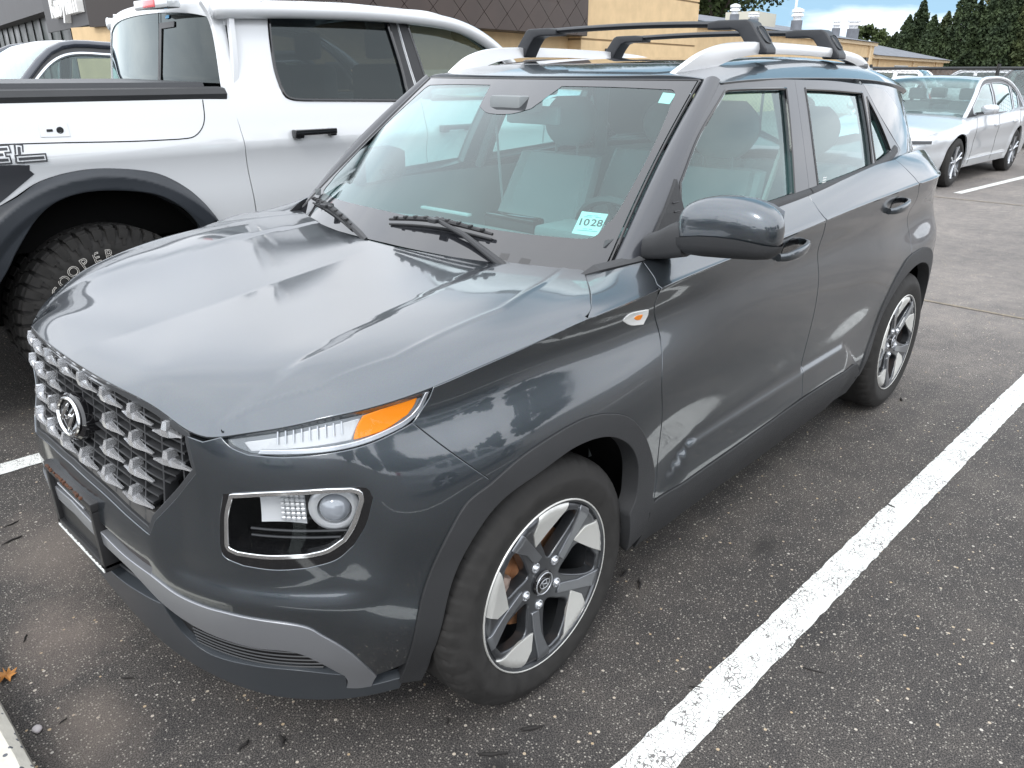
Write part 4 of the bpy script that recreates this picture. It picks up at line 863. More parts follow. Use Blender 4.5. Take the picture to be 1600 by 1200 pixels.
def rim_plate(parent,cy,cx,cz,mD,mF,R0=.2275):
    """five-spoke alloy: angles measured seen from outside, 0=rear, 90=up"""
    def pt(r,a,y=0): a=math.radians(a);return (cx-r*R0*math.cos(a),cz+r*R0*math.sin(a))
    base=75
    op=[(.88,-6),(.89,-17),(.80,-22),(.62,-23),(.44,-21),(.30,-15),(.27,-4),(.31,8),(.42,17),(.55,23),(.655,19),(.77,6)]
    holes=[]
    for k in range(5):
        q=[(r*R0*math.cos(math.radians(base+72*k+a)),r*R0*math.sin(math.radians(base+72*k+a))) for r,a in op]
        c=catmull(q+[q[0]],3)[:-1];holes.append(np.array(c))
    ci_=np.array([(.222*math.cos(t),.222*math.sin(t)) for t in np.linspace(0,2*math.pi,96,endpoint=False)])
    sg=lambda a,b:np.c_[-np.asarray(a)+cx, cy+dish(np.hypot(a,b)), np.asarray(b)+cz]
    def dish(r): return -.016+.022*np.clip(r/.2,0,1)**2-.02*np.clip((r-.205)/.02,0,1)**2
    rimO=panel('spokes',sg,ci_,mD,parent,holes=holes,res=.012,thick=.032,ref=(cx,cy-1,cz),rnd=.006)
    for k in range(5):
        f=[(1.0,-6),(1.01,9),(.965,25),(.80,32),(.60,32),(.650,20),(.765,7),(.90,-1)]
        q=np.array([(r*R0*.975*math.cos(math.radians(base+72*k+a)),r*R0*.975*math.sin(math.radians(base+72*k+a))) for r,a in f])
        q=outline([q[0],q[1],q[2]],[q[2],q[3]],[q[3],q[4]],[q[4],q[5]],[q[5],q[6]],[q[6],q[7]],[q[7],q[0]],res=.008)
        panel('machined_facet',sg,q,mF,rimO,res=.012,off=.0035,thick=.008,ref=(cx,cy-1,cz),rnd=.001)
        f=[(.34,-34),(.62,-27),(.93,-19),(.94,-30),(.64,-36),(.36,-50)]
        q=np.array([(r*R0*math.cos(math.radians(base+72*k+a)),r*R0*math.sin(math.radians(base+72*k+a))) for r,a in f])
        q=outline([q[0],q[1]],[q[1],q[2]],[q[2],q[3]],[q[3],q[4]],[q[4],q[5]],[q[5],q[0]],res=.008)
        panel('spoke_ridge',sg,q,M_RIML,rimO,res=.012,off=.0045,thick=.009,ref=(cx,cy-1,cz),rnd=.0025)
        # lug
        a=math.radians(base+72*k+40);lx,lz=.062*math.cos(a),.062*math.sin(a)
        V_,F_=lathe([(.0135,-.008),(.0135,.0),(.0125,.002),(.0095,.001),(.009,-.006),(.0075,-.006),(.0075,.004),(.005,.007),(.0005,.0075)],(cx-lx,cy-.012,cz+lz),np.array([0,1.,0]),np.array([1.,0,0]),np.array([0,0,1.]),12);mk('wheel_nut',V_,F_,M_SATIN,rimO)
        # groove along spoke
    return rimO
M_RIML=mat('mid grey alloy',(.20,.21,.225),.28,.75,coat=.6,coat_rough=.08)
M_RIMD=mat('dark grey alloy',(.085,.09,.098),.30,.75,coat=.5,coat_rough=.1)
M_RIMF=mat('machined alloy',(.74,.74,.71),.42,.7)
def make_wheel(cx,side=1,parent=None,yface=.866):
    cz=.328;cyc=yface-.105
    w_=mk('wheel',*(lambda vf:([(cx+v[0],cyc+v[1],cz+v[2]) for v in vf[0]],vf[1]))(tyre_mesh()),M_RUB,parent,ang=40)
    # rim barrel and lip
    V_,F_=lathe([(.222,-.09),(.205,-.08),(.200,.06),(.214,.085),(.219,.096),(.2262,.099),(.2275,.094),(.225,.088)],(cx,cyc,cz),np.array([0,1.,0]),np.array([1.,0,0]),np.array([0,0,1.]),72)
    mk('rim',V_,F_,M_RIMD,w_,ang=30)
    V_,F_=lathe([(.2245,.0985),(.2262,.1002),(.2282,.0990),(.2290,.0965)],(cx,cyc,cz),np.array([0,1.,0]),np.array([1.,0,0]),np.array([0,0,1.]),72);mk('rim_edge',V_,F_,M_RIMF,w_)
    sp_=rim_plate(w_,cyc+.090,cx,cz,M_RIMD,M_RIMF)
    # flatten hierarchy: spokes' facets become sub-parts of wheel
    for ch in list(sp_.children): ch.parent=w_
    Y=np.array([0,1.,0]);Xv=np.array([1.,0,0]);Z=np.array([0,0,1.])
    V_,F_=lathe([(.034,.068),(.034,.080),(.031,.083),(.027,.082),(.0005,.083)],(cx,cyc,cz),Y,Xv,Z,36);mk('centre_cap',V_,F_,M_GLOSSB,w_,ang=40)
    V_,F_=tube([(cx+.029*math.cos(a),cyc+.0835,cz+.029*math.sin(a)) for a in np.linspace(0,2*math.pi,37)],.0018,6,caps=False);mk('cap_ring',V_,F_,M_SATIN,w_)
    hm=MB()
    hm.tube([(cx-.018*math.cos(a),cyc+.085,cz+.012*math.sin(a)) for a in np.linspace(0,2*math.pi,25)],.0013,6,caps=False)
    for s_ in(-1,1): hm.tube([(cx+s_*.007-.003,cyc+.085,cz-.009),(cx+s_*.007+.003,cyc+.085,cz+.009)],.0017,6)
    hm.tube([(cx-.006,cyc+.085,cz-.001),(cx+.006,cyc+.085,cz+.002)],.0015,6);hm.obj('cap_mark',M_SATIN,w_)
    # brake disc & caliper
    V_,F_=lathe([(.135,.012),(.135,.028),(.075,.028),(.072,.045),(.0005,.046)],(cx,cyc,cz),Y,Xv,Z,48);mk('brake_disc',V_,F_,mat('rusty brake disc',(.34,.17,.085),.5,.25,noise=(25,.4)),w_,ang=30)
    q=MB()
    for a0,a1 in((150,176),(182,208)):
        pts=[(cx-.12*math.cos(math.radians(a)),cyc+.045,cz+.12*math.sin(math.radians(a))) for a in np.linspace(a0,a1,6)]
        q.tube(pts,.018,8)
    q.add(*[ (V,F_) for V,F_ in [bevbox(cx+.085,cx+.15,cyc+.0,cyc+.058,cz-.045,cz+.03,.008)]][0])
    q.obj('caliper',mat('dusty brake caliper',(.34,.26,.22),.6,.3,noise=(40,.35)),w_,ang=40)
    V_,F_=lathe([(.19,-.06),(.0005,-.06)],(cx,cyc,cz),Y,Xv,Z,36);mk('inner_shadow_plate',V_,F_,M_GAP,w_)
    return w_
wF=make_wheel(0,1,suv);wR=make_wheel(-2.52,1,suv)
for o_ in(wF,wR): mirror_y(o_)

# ---- greenhouse (left then mirrored)
fwp=outline([(-.648,1.10),(-.650,1.142),(-.672,1.222)],[(-.672,1.222),(-.80,1.336),(-.978,1.444)],[(-.978,1.444),(-.992,1.4515),(-1.01,1.453)],[(-1.01,1.453),(-1.13,1.4545),(-1.372,1.4535)],[(-1.372,1.4535),(-1.331,1.335),(-1.298,1.230),(-1.272,1.133)],[(-1.272,1.133),(-1.10,1.116),(-.80,1.103),(-.648,1.10)],res=.012)
rwp=outline([(-1.5135,1.4512),(-1.7515,1.4441),(-2.036,1.4311)],[(-2.036,1.4311),(-2.0143,1.305),(-1.9871,1.1623)],[(-1.9871,1.1623),(-1.7012,1.1454),(-1.4523,1.1301)],[(-1.4523,1.1301),(-1.470,1.27),(-1.5135,1.4512)],res=.012)
qwp=outline([(-2.0745,1.415),(-2.1564,1.3224),(-2.2364,1.2089)],[(-2.2364,1.2089),(-2.18,1.188),(-2.0248,1.164)],[(-2.0248,1.164),(-2.0356,1.2807),(-2.0745,1.415)],res=.01)
mid=[(-1.4534,1.4797),(-1.420,1.36),(-1.395,1.24),(-1.3802,1.1269)]
def dframe(nm,seqs,holes,par): return panel(nm,'G',outline(*seqs,res=.012),P_PILLAR,par,holes=holes,res=.02,gap=.0015,off=.004,thick=.035,ref=(-1.2,0,1))
ffr=[[(-.9819,1.4775),(-1.1906,1.4815),(-1.4534,1.4797)],mid,[(-1.3802,1.1269),(-1.10,1.095),(-.78,1.082),(-.60,1.058),(-.50,1.035)],[(-.50,1.035),(-.49,1.05),(-.575,1.155),(-.6718,1.252),(-.8131,1.3654),(-.9819,1.4775)]]
frF=dframe('door_frame',ffr,[fwp],doorL)
rfr=[[(-1.4534,1.4797),(-1.7741,1.474),(-2.0775,1.4584)],[(-2.0775,1.4584),(-2.1664,1.3578),(-2.2747,1.2683),(-2.3825,1.20)],[(-2.3825,1.20),(-2.30,1.172),(-2.08,1.148),(-1.76,1.128),(-1.3802,1.1169)],[(-1.3802,1.1169),(-1.395,1.24),(-1.420,1.36),(-1.4534,1.4797)]]
frR=dframe('door_frame',rfr,[rwp,qwp],doorR)
gk=dict(ref=(-1.2,0,1),res=.05,off=-.008,thick=.004,skirt=False)
w1=panel('window','G',inset2(fwp,-.006),M_GLASSS,doorL,**gk)
w2=panel('window','G',inset2(rwp,-.006),M_GLASSS,doorR,**gk)
w3=panel('quarter_window','G',inset2(qwp,-.006),M_GLASSS,doorR,**gk)
# inner black seal lines around the openings
for p_,d_ in((fwp,doorL),(rwp,doorR),(qwp,doorR)):
    X3=G(p_[:,0],p_[:,1]);X3[:,1]+=.0025;X3=np.vstack([X3,X3[:1]]);MB().tube(X3,.0055,6,caps=False).obj('window_seal',M_GLOSSB,d_)
# belt weather strip
bs=MB();pts=[(-.66,1.098),(-.8,1.106),(-1.10,1.119),(-1.38,1.132)]
def strip(pts,par,w_=.013):
    c=catmull(pts,8);V=[];F_=[]
    for a,b in c:
        for dz,dy in((-w_,.004),(-w_,.014),(w_*.3,.016),(w_,.008),(w_,.0)): P_=G([a],[b+dz])[0];V.append(P_+np.array([0,dy,0]))
    for i in range(len(c)-1):
        for k in range(5):F_.append((i*5+k,i*5+(k+1)%5,(i+1)*5+(k+1)%5,(i+1)*5+k))
    return mk('belt_seal',V,F_,M_CLAD,par,ang=40)
strip(pts,doorL);strip([(-1.385,1.132),(-1.70,1.1465),(-1.99,1.163),(-2.19,1.187),(-2.30,1.213),(-2.375,1.235)][:5],doorR)
# small maker print in rear window corner
for k in range(3): MB().box(-1.50-.03,-1.50,.792,.7925,1.150+.008*k,1.153+.008*k).obj('glass_print',M_WHITE,w2)
# lower rear D-pillar gloss panel
dp=[[(-2.083,1.4605),(-2.20,1.452),(-2.3273,1.4350),(-2.42,1.398),(-2.55,1.325),(-2.6465,1.262)],[(-2.6465,1.262),(-2.715,1.20),(-2.735,1.178)],[(-2.735,1.178),(-2.60,1.183),(-2.40,1.178),(-2.21,1.160)],[(-2.21,1.160),(-2.32,1.180),(-2.392,1.200)],[(-2.392,1.200),(-2.30,1.262),(-2.18,1.355),(-2.083,1.4605)]]
dpl=panel('rear_pillar_panel','G',outline(*dp,res=.012),M_FRIT,suv,res=.02,off=.002,thick=.02,ref=(-1.2,0,1),gap=.001)
# body behind pillar panel up to the tailgate
db=[[(-2.085,1.4640),(-2.30,1.456),(-2.6,1.435),(-2.86,1.40)],[(-2.86,1.40),(-2.93,1.25),(-2.97,1.10)],[(-2.97,1.10),(-2.4,1.10)],[(-2.4,1.10),(-2.0,1.10)],[(-2.0,1.10),(-2.085,1.4640)]]
db=[[(-2.085,1.464),(-2.30,1.458),(-2.6,1.436),(-2.86,1.395)],[(-2.86,1.395),(-2.93,1.25),(-2.99,1.12)],[(-2.99,1.12),(-2.7,1.155),(-2.45,1.165),(-2.25,1.155)],[(-2.25,1.155),(-2.395,1.195)],[(-2.395,1.195),(-2.30,1.262),(-2.18,1.355),(-2.085,1.464)]]
dbo=panel('rear_pillar','G',outline(*db,res=.014),P_BODY,suv,res=.03,off=-.002,thick=.03,ref=(-1.2,0,1),gap=0)
# ---- cant rail : roof edge down to the door frames is part of the roof surface
rfront=[(float(X([y],[1.4785-.0*y])[0,0])-.004,y) for y in np.linspace(0,.585,12)]
def ye(x): return float(np.interp(x,[-3.05,-2.8,-2.4,-1.8,-1.2,-.9,-.7],[.55,.60,.64,.665,.665,.655,.64]))
side=[(x,ye(x)) for x in np.linspace(-.975,-2.87,40)]
rear=[(-2.87-.10*(1-(y/.59)**2),y) for y in np.linspace(.57,0,10)]
hR=[rfront,[rfront[-1],side[0]],side,[side[-1],rear[0]],rear]
rp=outline(*hR,*sym([[(a,b) for a,b in s_] for s_ in hR]) if 0 else [],res=.02)
half=outline(*hR,res=.02);rp=np.vstack([half,np.c_[half[1:-1,0],-half[1:-1,1]][::-1]])
roof=panel('roof','R',rp,P_BODY,suv,res=.035,gap=.0015,thick=.02,ref=(-1.8,0,.5))
# dark glass/ditch line on the roof
sun_=outline([(-1.20,.46),(-2.0,.46)],[(-2.0,.46),(-2.0,-.46)],[(-2.0,-.46),(-1.20,-.46)],[(-1.20,-.46),(-1.165,0),(-1.20,.46)],res=.03)
panel('sunroof','R',sun_,M_FRIT,roof,res=.05,off=.0015,thick=.004,ref=(-1.8,0,.5))
# ---- A pillars: between windscreen edge and door frame
ne=26
E1=[];E2=[]
xe=catmull([(.7157,1.0256),(.7061,1.0652),(.6709,1.1993),(.6408,1.3234),(.6081,1.4785)],8)
xe=np.array(xe);dd=np.r_[0,np.cumsum(np.linalg.norm(np.diff(xe,axis=0),axis=1))]
ge=np.array(catmull([(-.4793,1.0360),(-.57,1.1513),(-.6718,1.252),(-.8131,1.3654),(-.9819,1.4815)],8));de=np.r_[0,np.cumsum(np.linalg.norm(np.diff(ge,axis=0),axis=1))]
tt=np.linspace(0,1,ne)
a_=np.c_[np.interp(tt*dd[-1],dd,xe[:,0]),np.interp(tt*dd[-1],dd,xe[:,1])];b_=np.c_[np.interp(tt*de[-1],de,ge[:,0]),np.interp(tt*de[-1],de,ge[:,1])]
A3=X(a_[:,0],a_[:,1]);B3=G(b_[:,0],b_[:,1])+[0,.004,0]
V=[];NNn=[]
nc=8
for i in range(ne):
    d=B3[i]-A3[i];tng=(A3[min(i+1,ne-1)]-A3[max(i-1,0)]);nr=np.cross(d,tng);nr/=np.linalg.norm(nr);
    if nr[1]<0:nr=-nr
    for k in range(nc+1):
        t=k/nc;V.append(A3[i]+d*t+nr*(.016*math.sin(math.pi*t)**.8-.002*(k==0)))
F_=[(i*(nc+1)+k,i*(nc+1)+k+1,(i+1)*(nc+1)+k+1,(i+1)*(nc+1)+k) for i in range(ne-1) for k in range(nc)]
ap=mk('windscreen_pillar',*recalc(V,F_),P_PILLAR,suv);
# black triangular foot of the pillar
# ---- windscreen
wse=[(y,z) for y,z in [(.700,1.0256),(.692,1.0652),(.657,1.1993),(.627,1.3234),(.594,1.4785)]]
wst=[(.594,1.4785),(.3,1.4785),(0,1.4785)]
wsb=[(0,1.020),(.3,1.018),(.62,1.012),(.700,1.0256)]
hw=outline(wsb,wse,wst,res=.015);wsp=np.vstack([hw,np.c_[-hw[1:-1,0],hw[1:-1,1]][::-1]])
wi=T['ws_inner']
frh=[[(.634,1.125),(.641,1.15),(.622,1.26),(.597,1.35),(.566,1.430)],[(.566,1.430),(.558,1.446),(.540,1.454)],[(.540,1.454),(.356,1.4585),(.162,1.459)],[(.162,1.459),(.118,1.3924)],[(.118,1.3924),(.06,1.376),(0,1.372)]]
frl=[[(0,1.090),(.2,1.0905),(.45,1.088),(.60,1.089)],[(.60,1.089),(.628,1.096),(.634,1.125)]]
mirs=lambda q:[[(-a,b) for a,b in reversed(k)] for k in reversed(q)]
fr_=outline(*frl,*frh,*mirs(frh),*mirs(frl),res=.012)
ws=panel('windscreen','X',wsp,M_GLASSW,suv,res=.05,off=0,skirt=False,ref=(-1.2,0,1))
ft=panel('black_border','X',wsp,M_FRIT,ws,holes=[fr_],res=.02,off=.0012,thick=.001,ref=(-1.2,0,1),skirt=False)
# black windscreen edge moulding
for s_ in (1,-1):
    q=X(a_[:,0]-.006,a_[:,1]);q[:,1]*=s_;MB().tube(q+np.array([.002,0,.0]),.0045,6).obj('windscreen_seal',M_GLOSSB,ws)
tp=X(np.linspace(-.6,.6,31),np.full(31,1.480));MB().tube(tp,.004,6).obj('windscreen_seal',M_GLOSSB,ws)
# registration sticker  (print faces out)
st=[(.548,1.150),(.620,1.148),(.632,1.0975),(.563,1.1005)]
sp_=outline(*[[st[i],st[(i+1)%4]] for i in range(4)],res=.012)
stk=panel('sticker','X',sp_,mat('sticker paper',(.62,.78,.74),.5),ws,res=.012,off=-.0012,thick=.0004,ref=(-1.2,0,1),skirt=False,label='square registration sticker reading 10 28')
def onX(y,z,off=.0012): 
    P0=X([y],[z])[0];ny=normals_of(X,np.array([[y,z]]),(-1.2,0,1))[0];return P0+ny*off
o0=onX(.591,1.1245,-.0008);exv=onX(.601,1.1245)-onX(.591,1.1245);exv/=np.linalg.norm(exv);eyv=onX(.591,1.1345)-onX(.591,1.1245);eyv-=exv*(eyv@exv);eyv/=np.linalg.norm(eyv)
INK=mat('dark ink',(.03,.05,.05),.6)
text_on('sticker_number','10',.034,o0-exv*.018+eyv*.002,exv,eyv,INK,stk,bold=.0006)
text_on('sticker_number','28',.034,o0+exv*.019+eyv*.002,exv,eyv,INK,stk,bold=.0006)
tl_=MB()
for j,(a,b,y_) in enumerate([(-.016,.002,.026),(.004,.016,.0265),(-.022,-.010,.021),(-.008,.0,.021),(.010,.026,.021),(-.014,-.002,-.021),(.002,.012,-.021),(-.028,.028,-.027)]):
    c0=[o0+exv*a+eyv*y_,o0+exv*b+eyv*y_,o0+exv*b+eyv*(y_+.0022),o0+exv*a+eyv*(y_+.0022)];tl_.add(c0,[(0,1,2,3)])
tl_.obj('sticker_print',mat('teal ink',(.10,.35,.36),.6),stk,smooth=False)
for nm,k_,mt_ in(('small_sticker','sticker2',mat('pale sticker',(.72,.85,.80),.5)),('number_tag','vin',mat('pale tag',(.55,.70,.66),.4)),('black_tab','black1',M_GLOSSB),('black_tab','black2',M_GLOSSB)):
    q=T[k_];q=[q[i][0] for i in range(len(q))];pp=outline(*[[q[i],q[(i+1)%len(q)]] for i in range(len(q))],res=.012)
    panel(nm,'X',pp,mt_,ws,res=.01,off=.0015 if nm=='black_tab' else -.0012,thick=.0006,ref=(-1.2,0,1),skirt=False)
# ---- cowl
cw=MB();c1=[];c2=[]
for y in np.linspace(-.70,.70,29): c1.append((-.262-.24*y*y-.12*y**4,y,1.012));c2.append((-.20-.20*y*y,y,.985))
cw.add([*c1,*c2],[(i,i+1,29+i+1,29+i) for i in range(28)]);cw.obj('cowl',M_TRIM,suv)
for s_ in(1,-1):
    V_=[(-.30,.675*s_,1.020),(-.345,.715*s_,1.036),(-.47,.772*s_,1.052),(-.46,.745*s_,1.062),(-.35,.690*s_,1.045)]
    mk('cowl_corner',*recalc(V_+[(a,b,c-.03) for a,b,c in V_],[(0,1,2,3,4),(9,8,7,6,5)]+[(i,(i+1)%5,5+(i+1)%5,5+i) for i in range(5)]),M_TRIM,suv,smooth=False)
# ---- wipers
def wiper(p0,p1,piv,n_=18):
    r=MB();pts=[onX(p0[0]+(p1[0]-p0[0])*t,p0[1]+(p1[1]-p0[1])*t+.010*math.sin(math.pi*t),.016+.010*math.sin(math.pi*t)) for t in np.linspace(0,1,n_)]
    V_,F_=tube(pts,[.005+.006*math.sin(math.pi*i/(n_-1)) for i in range(n_)],8,sx=1,sy=.8);r.add(V_,F_)
    b2=[onX(p0[0]+(p1[0]-p0[0])*t,p0[1]+(p1[1]-p0[1])*t+.010*math.sin(math.pi*t)-.006,.006) for t in np.linspace(0,1,n_)];r.tube(b2,.0035,6)
    for t in np.linspace(.08,.92,9):
        q=onX(p0[0]+(p1[0]-p0[0])*t,p0[1]+(p1[1]-p0[1])*t+.010*math.sin(math.pi*t),.022+.010*math.sin(math.pi*t));r.add(*bevbox(q[0]-.007,q[0]+.007,q[1]-.006,q[1]+.006,q[2]-.004,q[2]+.005,.002,1))
    o_=r.obj('wiper',mat('wiper rubber',(.010,.010,.011),.45),suv)
    mid_=onX((p0[0]+p1[0])/2,(p0[1]+p1[1])/2+.008,.032);a=MB();a.tube([mid_,mid_*.6+np.array(piv)*.4+np.array([0,0,.012]),piv],[.006,.008,.012],8);a.add(*bevbox(mid_[0]-.02,mid_[0]+.02,mid_[1]-.016,mid_[1]+.016,mid_[2]-.008,mid_[2]+.006,.003,1));a.obj('wiper_arm',M_TRIM,o_)
wiper((-.043,1.067),(.362,1.071),(-.262,.47,1.012))
wiper((-.60,1.060),(-.20,1.035),(-.225,-.10,1.012))
# ---- roof rails
def rail(s_):
    c=catmull([(-.935,.492,1.486),(-1.00,.506,1.522),(-1.09,.520,1.562),(-1.22,.530,1.587),(-1.45,.534,1.596),(-1.8,.534,1.595),(-2.1,.530,1.588),(-2.32,.524,1.573),(-2.45,.517,1.548),(-2.55,.510,1.512)],6)
    lo=catmull([(-1.045,.500,1.482),(-1.09,.512,1.494),(-1.16,.524,1.520),(-1.27,.530,1.545),(-1.45,.534,1.560),(-1.8,.534,1.562),(-2.1,.530,1.556),(-2.28,.524,1.540),(-2.36,.520,1.525),(-2.46,.512,1.500)],6)
    V=[];F_=[];m_=len(c)
    for i in range(m_):
        a=np.array(c[i]);b=np.array(lo[i]);w_=.013+.003*math.sin(math.pi*i/(m_-1)); 
        for q,dy in((a,-w_*.8),(a+[0,0,.003],0),(a,w_*.9),(a*.5+b*.5,w_*1.15),(b,w_*.9),(b,-w_)): V.append((q[0],s_*(q[1]+dy),q[2]))
    for i in range(m_-1):
        for k in range(6):F_.append((i*6+k,i*6+(k+1)%6,(i+1)*6+(k+1)%6,(i+1)*6+k))
    F_.append(list(range(6)));F_.append([(m_-1)*6+k for k in range(6)])
    o_=mk('roof_rail',*recalc(V,F_),M_RAIL,suv,ang=50)
    for x0,x1 in((-.93,-1.03),(-2.40,-2.56)):
        q=MB();q.tube([(x,s_*(.507 if x>-1.5 else .514),1.482+.012*(x0-x)/(x0-x1) if x>-1.5 else 1.512) for x in np.linspace(x0,x1,4)],.012,8);q.obj('rail_foot',M_GLOSSB,o_)
    # rear window slot
    q=MB();q.add(*bevbox(-2.47,-2.34,s_*.520-.014,s_*.520+.014,1.518,1.540,.006));q.obj('rail_insert',M_TRIM,o_)
rail(1);rail(-1)
# ---- cross bars
M_BAR=mat('black crossbar plastic',(.016,.018,.022),.42,spec=.5,bump=(700,.25))
def crossbar(x0,rise):
    m_=MB();zb=1.600+rise
    pts=[(x0+.0,y,zb+.052+.012*(1-(y/.5)**2)) for y in np.linspace(-.40,.40,17)]
    V_,F_=tube(pts,.011,10,sx=2.6,sy=1.0);m_.add(V_,F_)
    cb_=m_.obj('crossbar',M_BAR,suv)
    for s_ in(1,-1):
        # foot: blocky swept profile in the cross plane, extruded along the car
        zt=zb+.066
        pr=[(.345,zt-.026),(.345,zt-.002),(.385,zt+.003),(.492,zt+.002),(.508,zt-.006),(.574,zt-.088),(.576,zt-.106),(.512,zt-.106),(.486,zt-.062),(.462,zt-.034),(.436,zt-.026)]
        bm=bmesh.new();A_=[bm.verts.new((x0-.040,s_*a,b)) for a,b in pr];B_=[bm.verts.new((x0+.036,s_*a,b)) for a,b in pr];n_=len(pr)
        bm.faces.new(A_);bm.faces.new(B_[::-1])
        for k in range(n_): bm.faces.new([A_[k],B_[k],B_[(k+1)%n_],A_[(k+1)%n_]])
        bmesh.ops.recalc_face_normals(bm,faces=bm.faces[:]);bmesh.ops.bevel(bm,geom=[e for e in bm.edges if e.calc_face_angle(0)>.35],offset=.006,segments=3,profile=.6,affect='EDGES',clamp_overlap=True)
        bm.verts.index_update();V_=[tuple(v.co) for v in bm.verts];F_=[[v.index for v in f.verts] for f in bm.faces];bm.free();f_=mk('crossbar_foot',V_,F_,M_BAR,cb_,ang=40)
        q=MB();q.add(*bevbox(x0-.045,x0+.03,s_*.535-.018,s_*.535+.018,zb-.040,zb-.022,.005));q.obj('clamp',M_BAR,cb_)
        # recessed lock cover on the outer face
        ring=[(x0-.008+.024*math.copysign(abs(math.cos(a))**.55,math.cos(a)),s_*(.5425-.026*.76*math.copysign(abs(math.sin(a))**.55,math.sin(a))),zb+.022+.026*math.copysign(abs(math.sin(a))**.55,math.sin(a))) for a in np.linspace(0,2*math.pi,25)]
        q=MB().tube(ring,.0022,6,caps=False).obj('lock_cover_edge',M_TRIM,cb_)
crossbar(-1.44,0.0);crossbar(-2.06,-.008)
# ---- mirror
def se(a,p=.6): return math.copysign(abs(math.cos(a))**p,math.cos(a)),math.copysign(abs(math.sin(a))**p,math.sin(a))
def door_mirror(s_):
    # stations along Y (outboard); each a rounded section in X-Z
    xm=-.50
    st_=[(.848,1.140,.020,.030,.030),(.858,1.146,.042,.050,.0),(.885,1.152,.055,.062,0),(.925,1.160,.062,.069,0),(.975,1.165,.066,.070,0),(1.020,1.166,.066,.067,0),(1.060,1.163,.062,.060,0),(1.088,1.158,.052,.050,0),(1.102,1.155,.034,.034,0),(1.107,1.153,.012,.014,0)]
    secs=[]
    for y,z,hx,hz,_ in st_:
        ring=[]
        for k in range(28):
            a=2*math.pi*k/28;c_,q_=se(a,.72);fx=hx*(c_ if c_>0 else c_*.55)
            ring.append((xm+fx-.05*(y-.85),s_*y,z+hz*q_))
        secs.append(ring)
    V_,F_=loft(secs);V_,F_=recalc(V_,F_);mr_=mk('door_mirror',V_,F_,P_BODY,suv)
    sub=mr_.modifiers.new('s','SUBSURF');sub.levels=1;sub.render_levels=1
    # black lower shell
    low=[]
    for y,z,hx,hz,_ in st_[1:]:
        ring=[]
        for k in range(13):
            a=math.pi+math.pi*k/12;c_,q_=se(a,.72);fx=(hx+.003)*(c_ if c_>0 else c_*.55);ring.append((xm+fx-.05*(y-.85),s_*y,z-.022+(hz-.012)*q_))
        low.append(ring)
    V_,F_=loft(low,closed=False);mk('mirror_base',*recalc(V_,F_),M_CLAD,mr_)
    V_,F_=loft([[ (xm-.035-.05*(y-.85)-(.002),s_*y,z+hz*.90*q) for q in (-1,0,1)] for y,z,hx,hz,_ in st_[2:8]],closed=False);mk('mirror_glass',V_,F_,M_CHROME,mr_,smooth=False)
    arm=MB();secs=[]
    for x,y,z,hx,hz in(((-.500,.768,1.085,.055,.034),(-.496,.800,1.094,.048,.038),(-.492,.835,1.108,.040,.046),(-.49,.875,1.118,.034,.046)) if s_>0 else ((-.55,.755,1.10,.03,.015),(-.55,.775,1.10,.03,.015))):
        secs.append([(x+hx*se(2*math.pi*k/16,.6)[0],s_*y,z+hz*se(2*math.pi*k/16,.6)[1]) for k in range(16)])
    arm.add(*loft(secs));arm.obj('mirror_arm',M_CLAD,mr_)
    # sail panel
    sp3=[(-.455,1.032),(-.575,1.155),(-.650,1.235),(-.655,1.150),(-.655,1.090)]
    V=[];F_=[]
    for a,b in sp3:
        q=G([a],[b])[0];V+= [(q[0],s_*(q[1]+.004),q[2])]
    for a,b in sp3:
        q=G([a],[b])[0];V+= [(q[0]-.0,s_*(q[1]+.014),q[2])]
    F_=[(0,1,2,3,4),(9,8,7,6,5)]+[(i,(i+1)%5,5+(i+1)%5,5+i) for i in range(5)]
    mk('mirror_sail',*recalc(V,F_),M_CLAD,mr_,smooth=False)
    for z_ in(1.155,1.178): MB().add(*bevbox(-.642,-.612,(G([-.63],[z_])[0,1]+.012)*s_-.003,(G([-.63],[z_])[0,1]+.012)*s_+.003,z_-.0018,z_+.0018,.001,1)).obj('sail_rib',M_TRIM,mr_)
door_mirror(1);door_mirror(-1)
# the far mirror is folded back against the glass
fm=[o for o in suv.children if o.name.startswith('door_mirror')][1]
def fold(o,ang):
    me=o.data;piv=np.array([-.50,-.83]);co=np.array([tuple(v.co) for v in me.vertices]);d=co[:,:2]-piv;m_=co[:,1]<-.84;c,s_=math.cos(ang),math.sin(ang)
    r=np.c_[d[:,0]*c-d[:,1]*s_,d[:,0]*s_+d[:,1]*c]+piv+np.array([-.10,.125])
    for i in np.where(m_)[0]: me.vertices[i].co.x=r[i,0];me.vertices[i].co.y=r[i,1]
fold(fm,math.radians(-86))
for ch in fm.children:
    if not ch.name.startswith(('mirror_sail','sail_rib')): fold(ch,math.radians(-86))
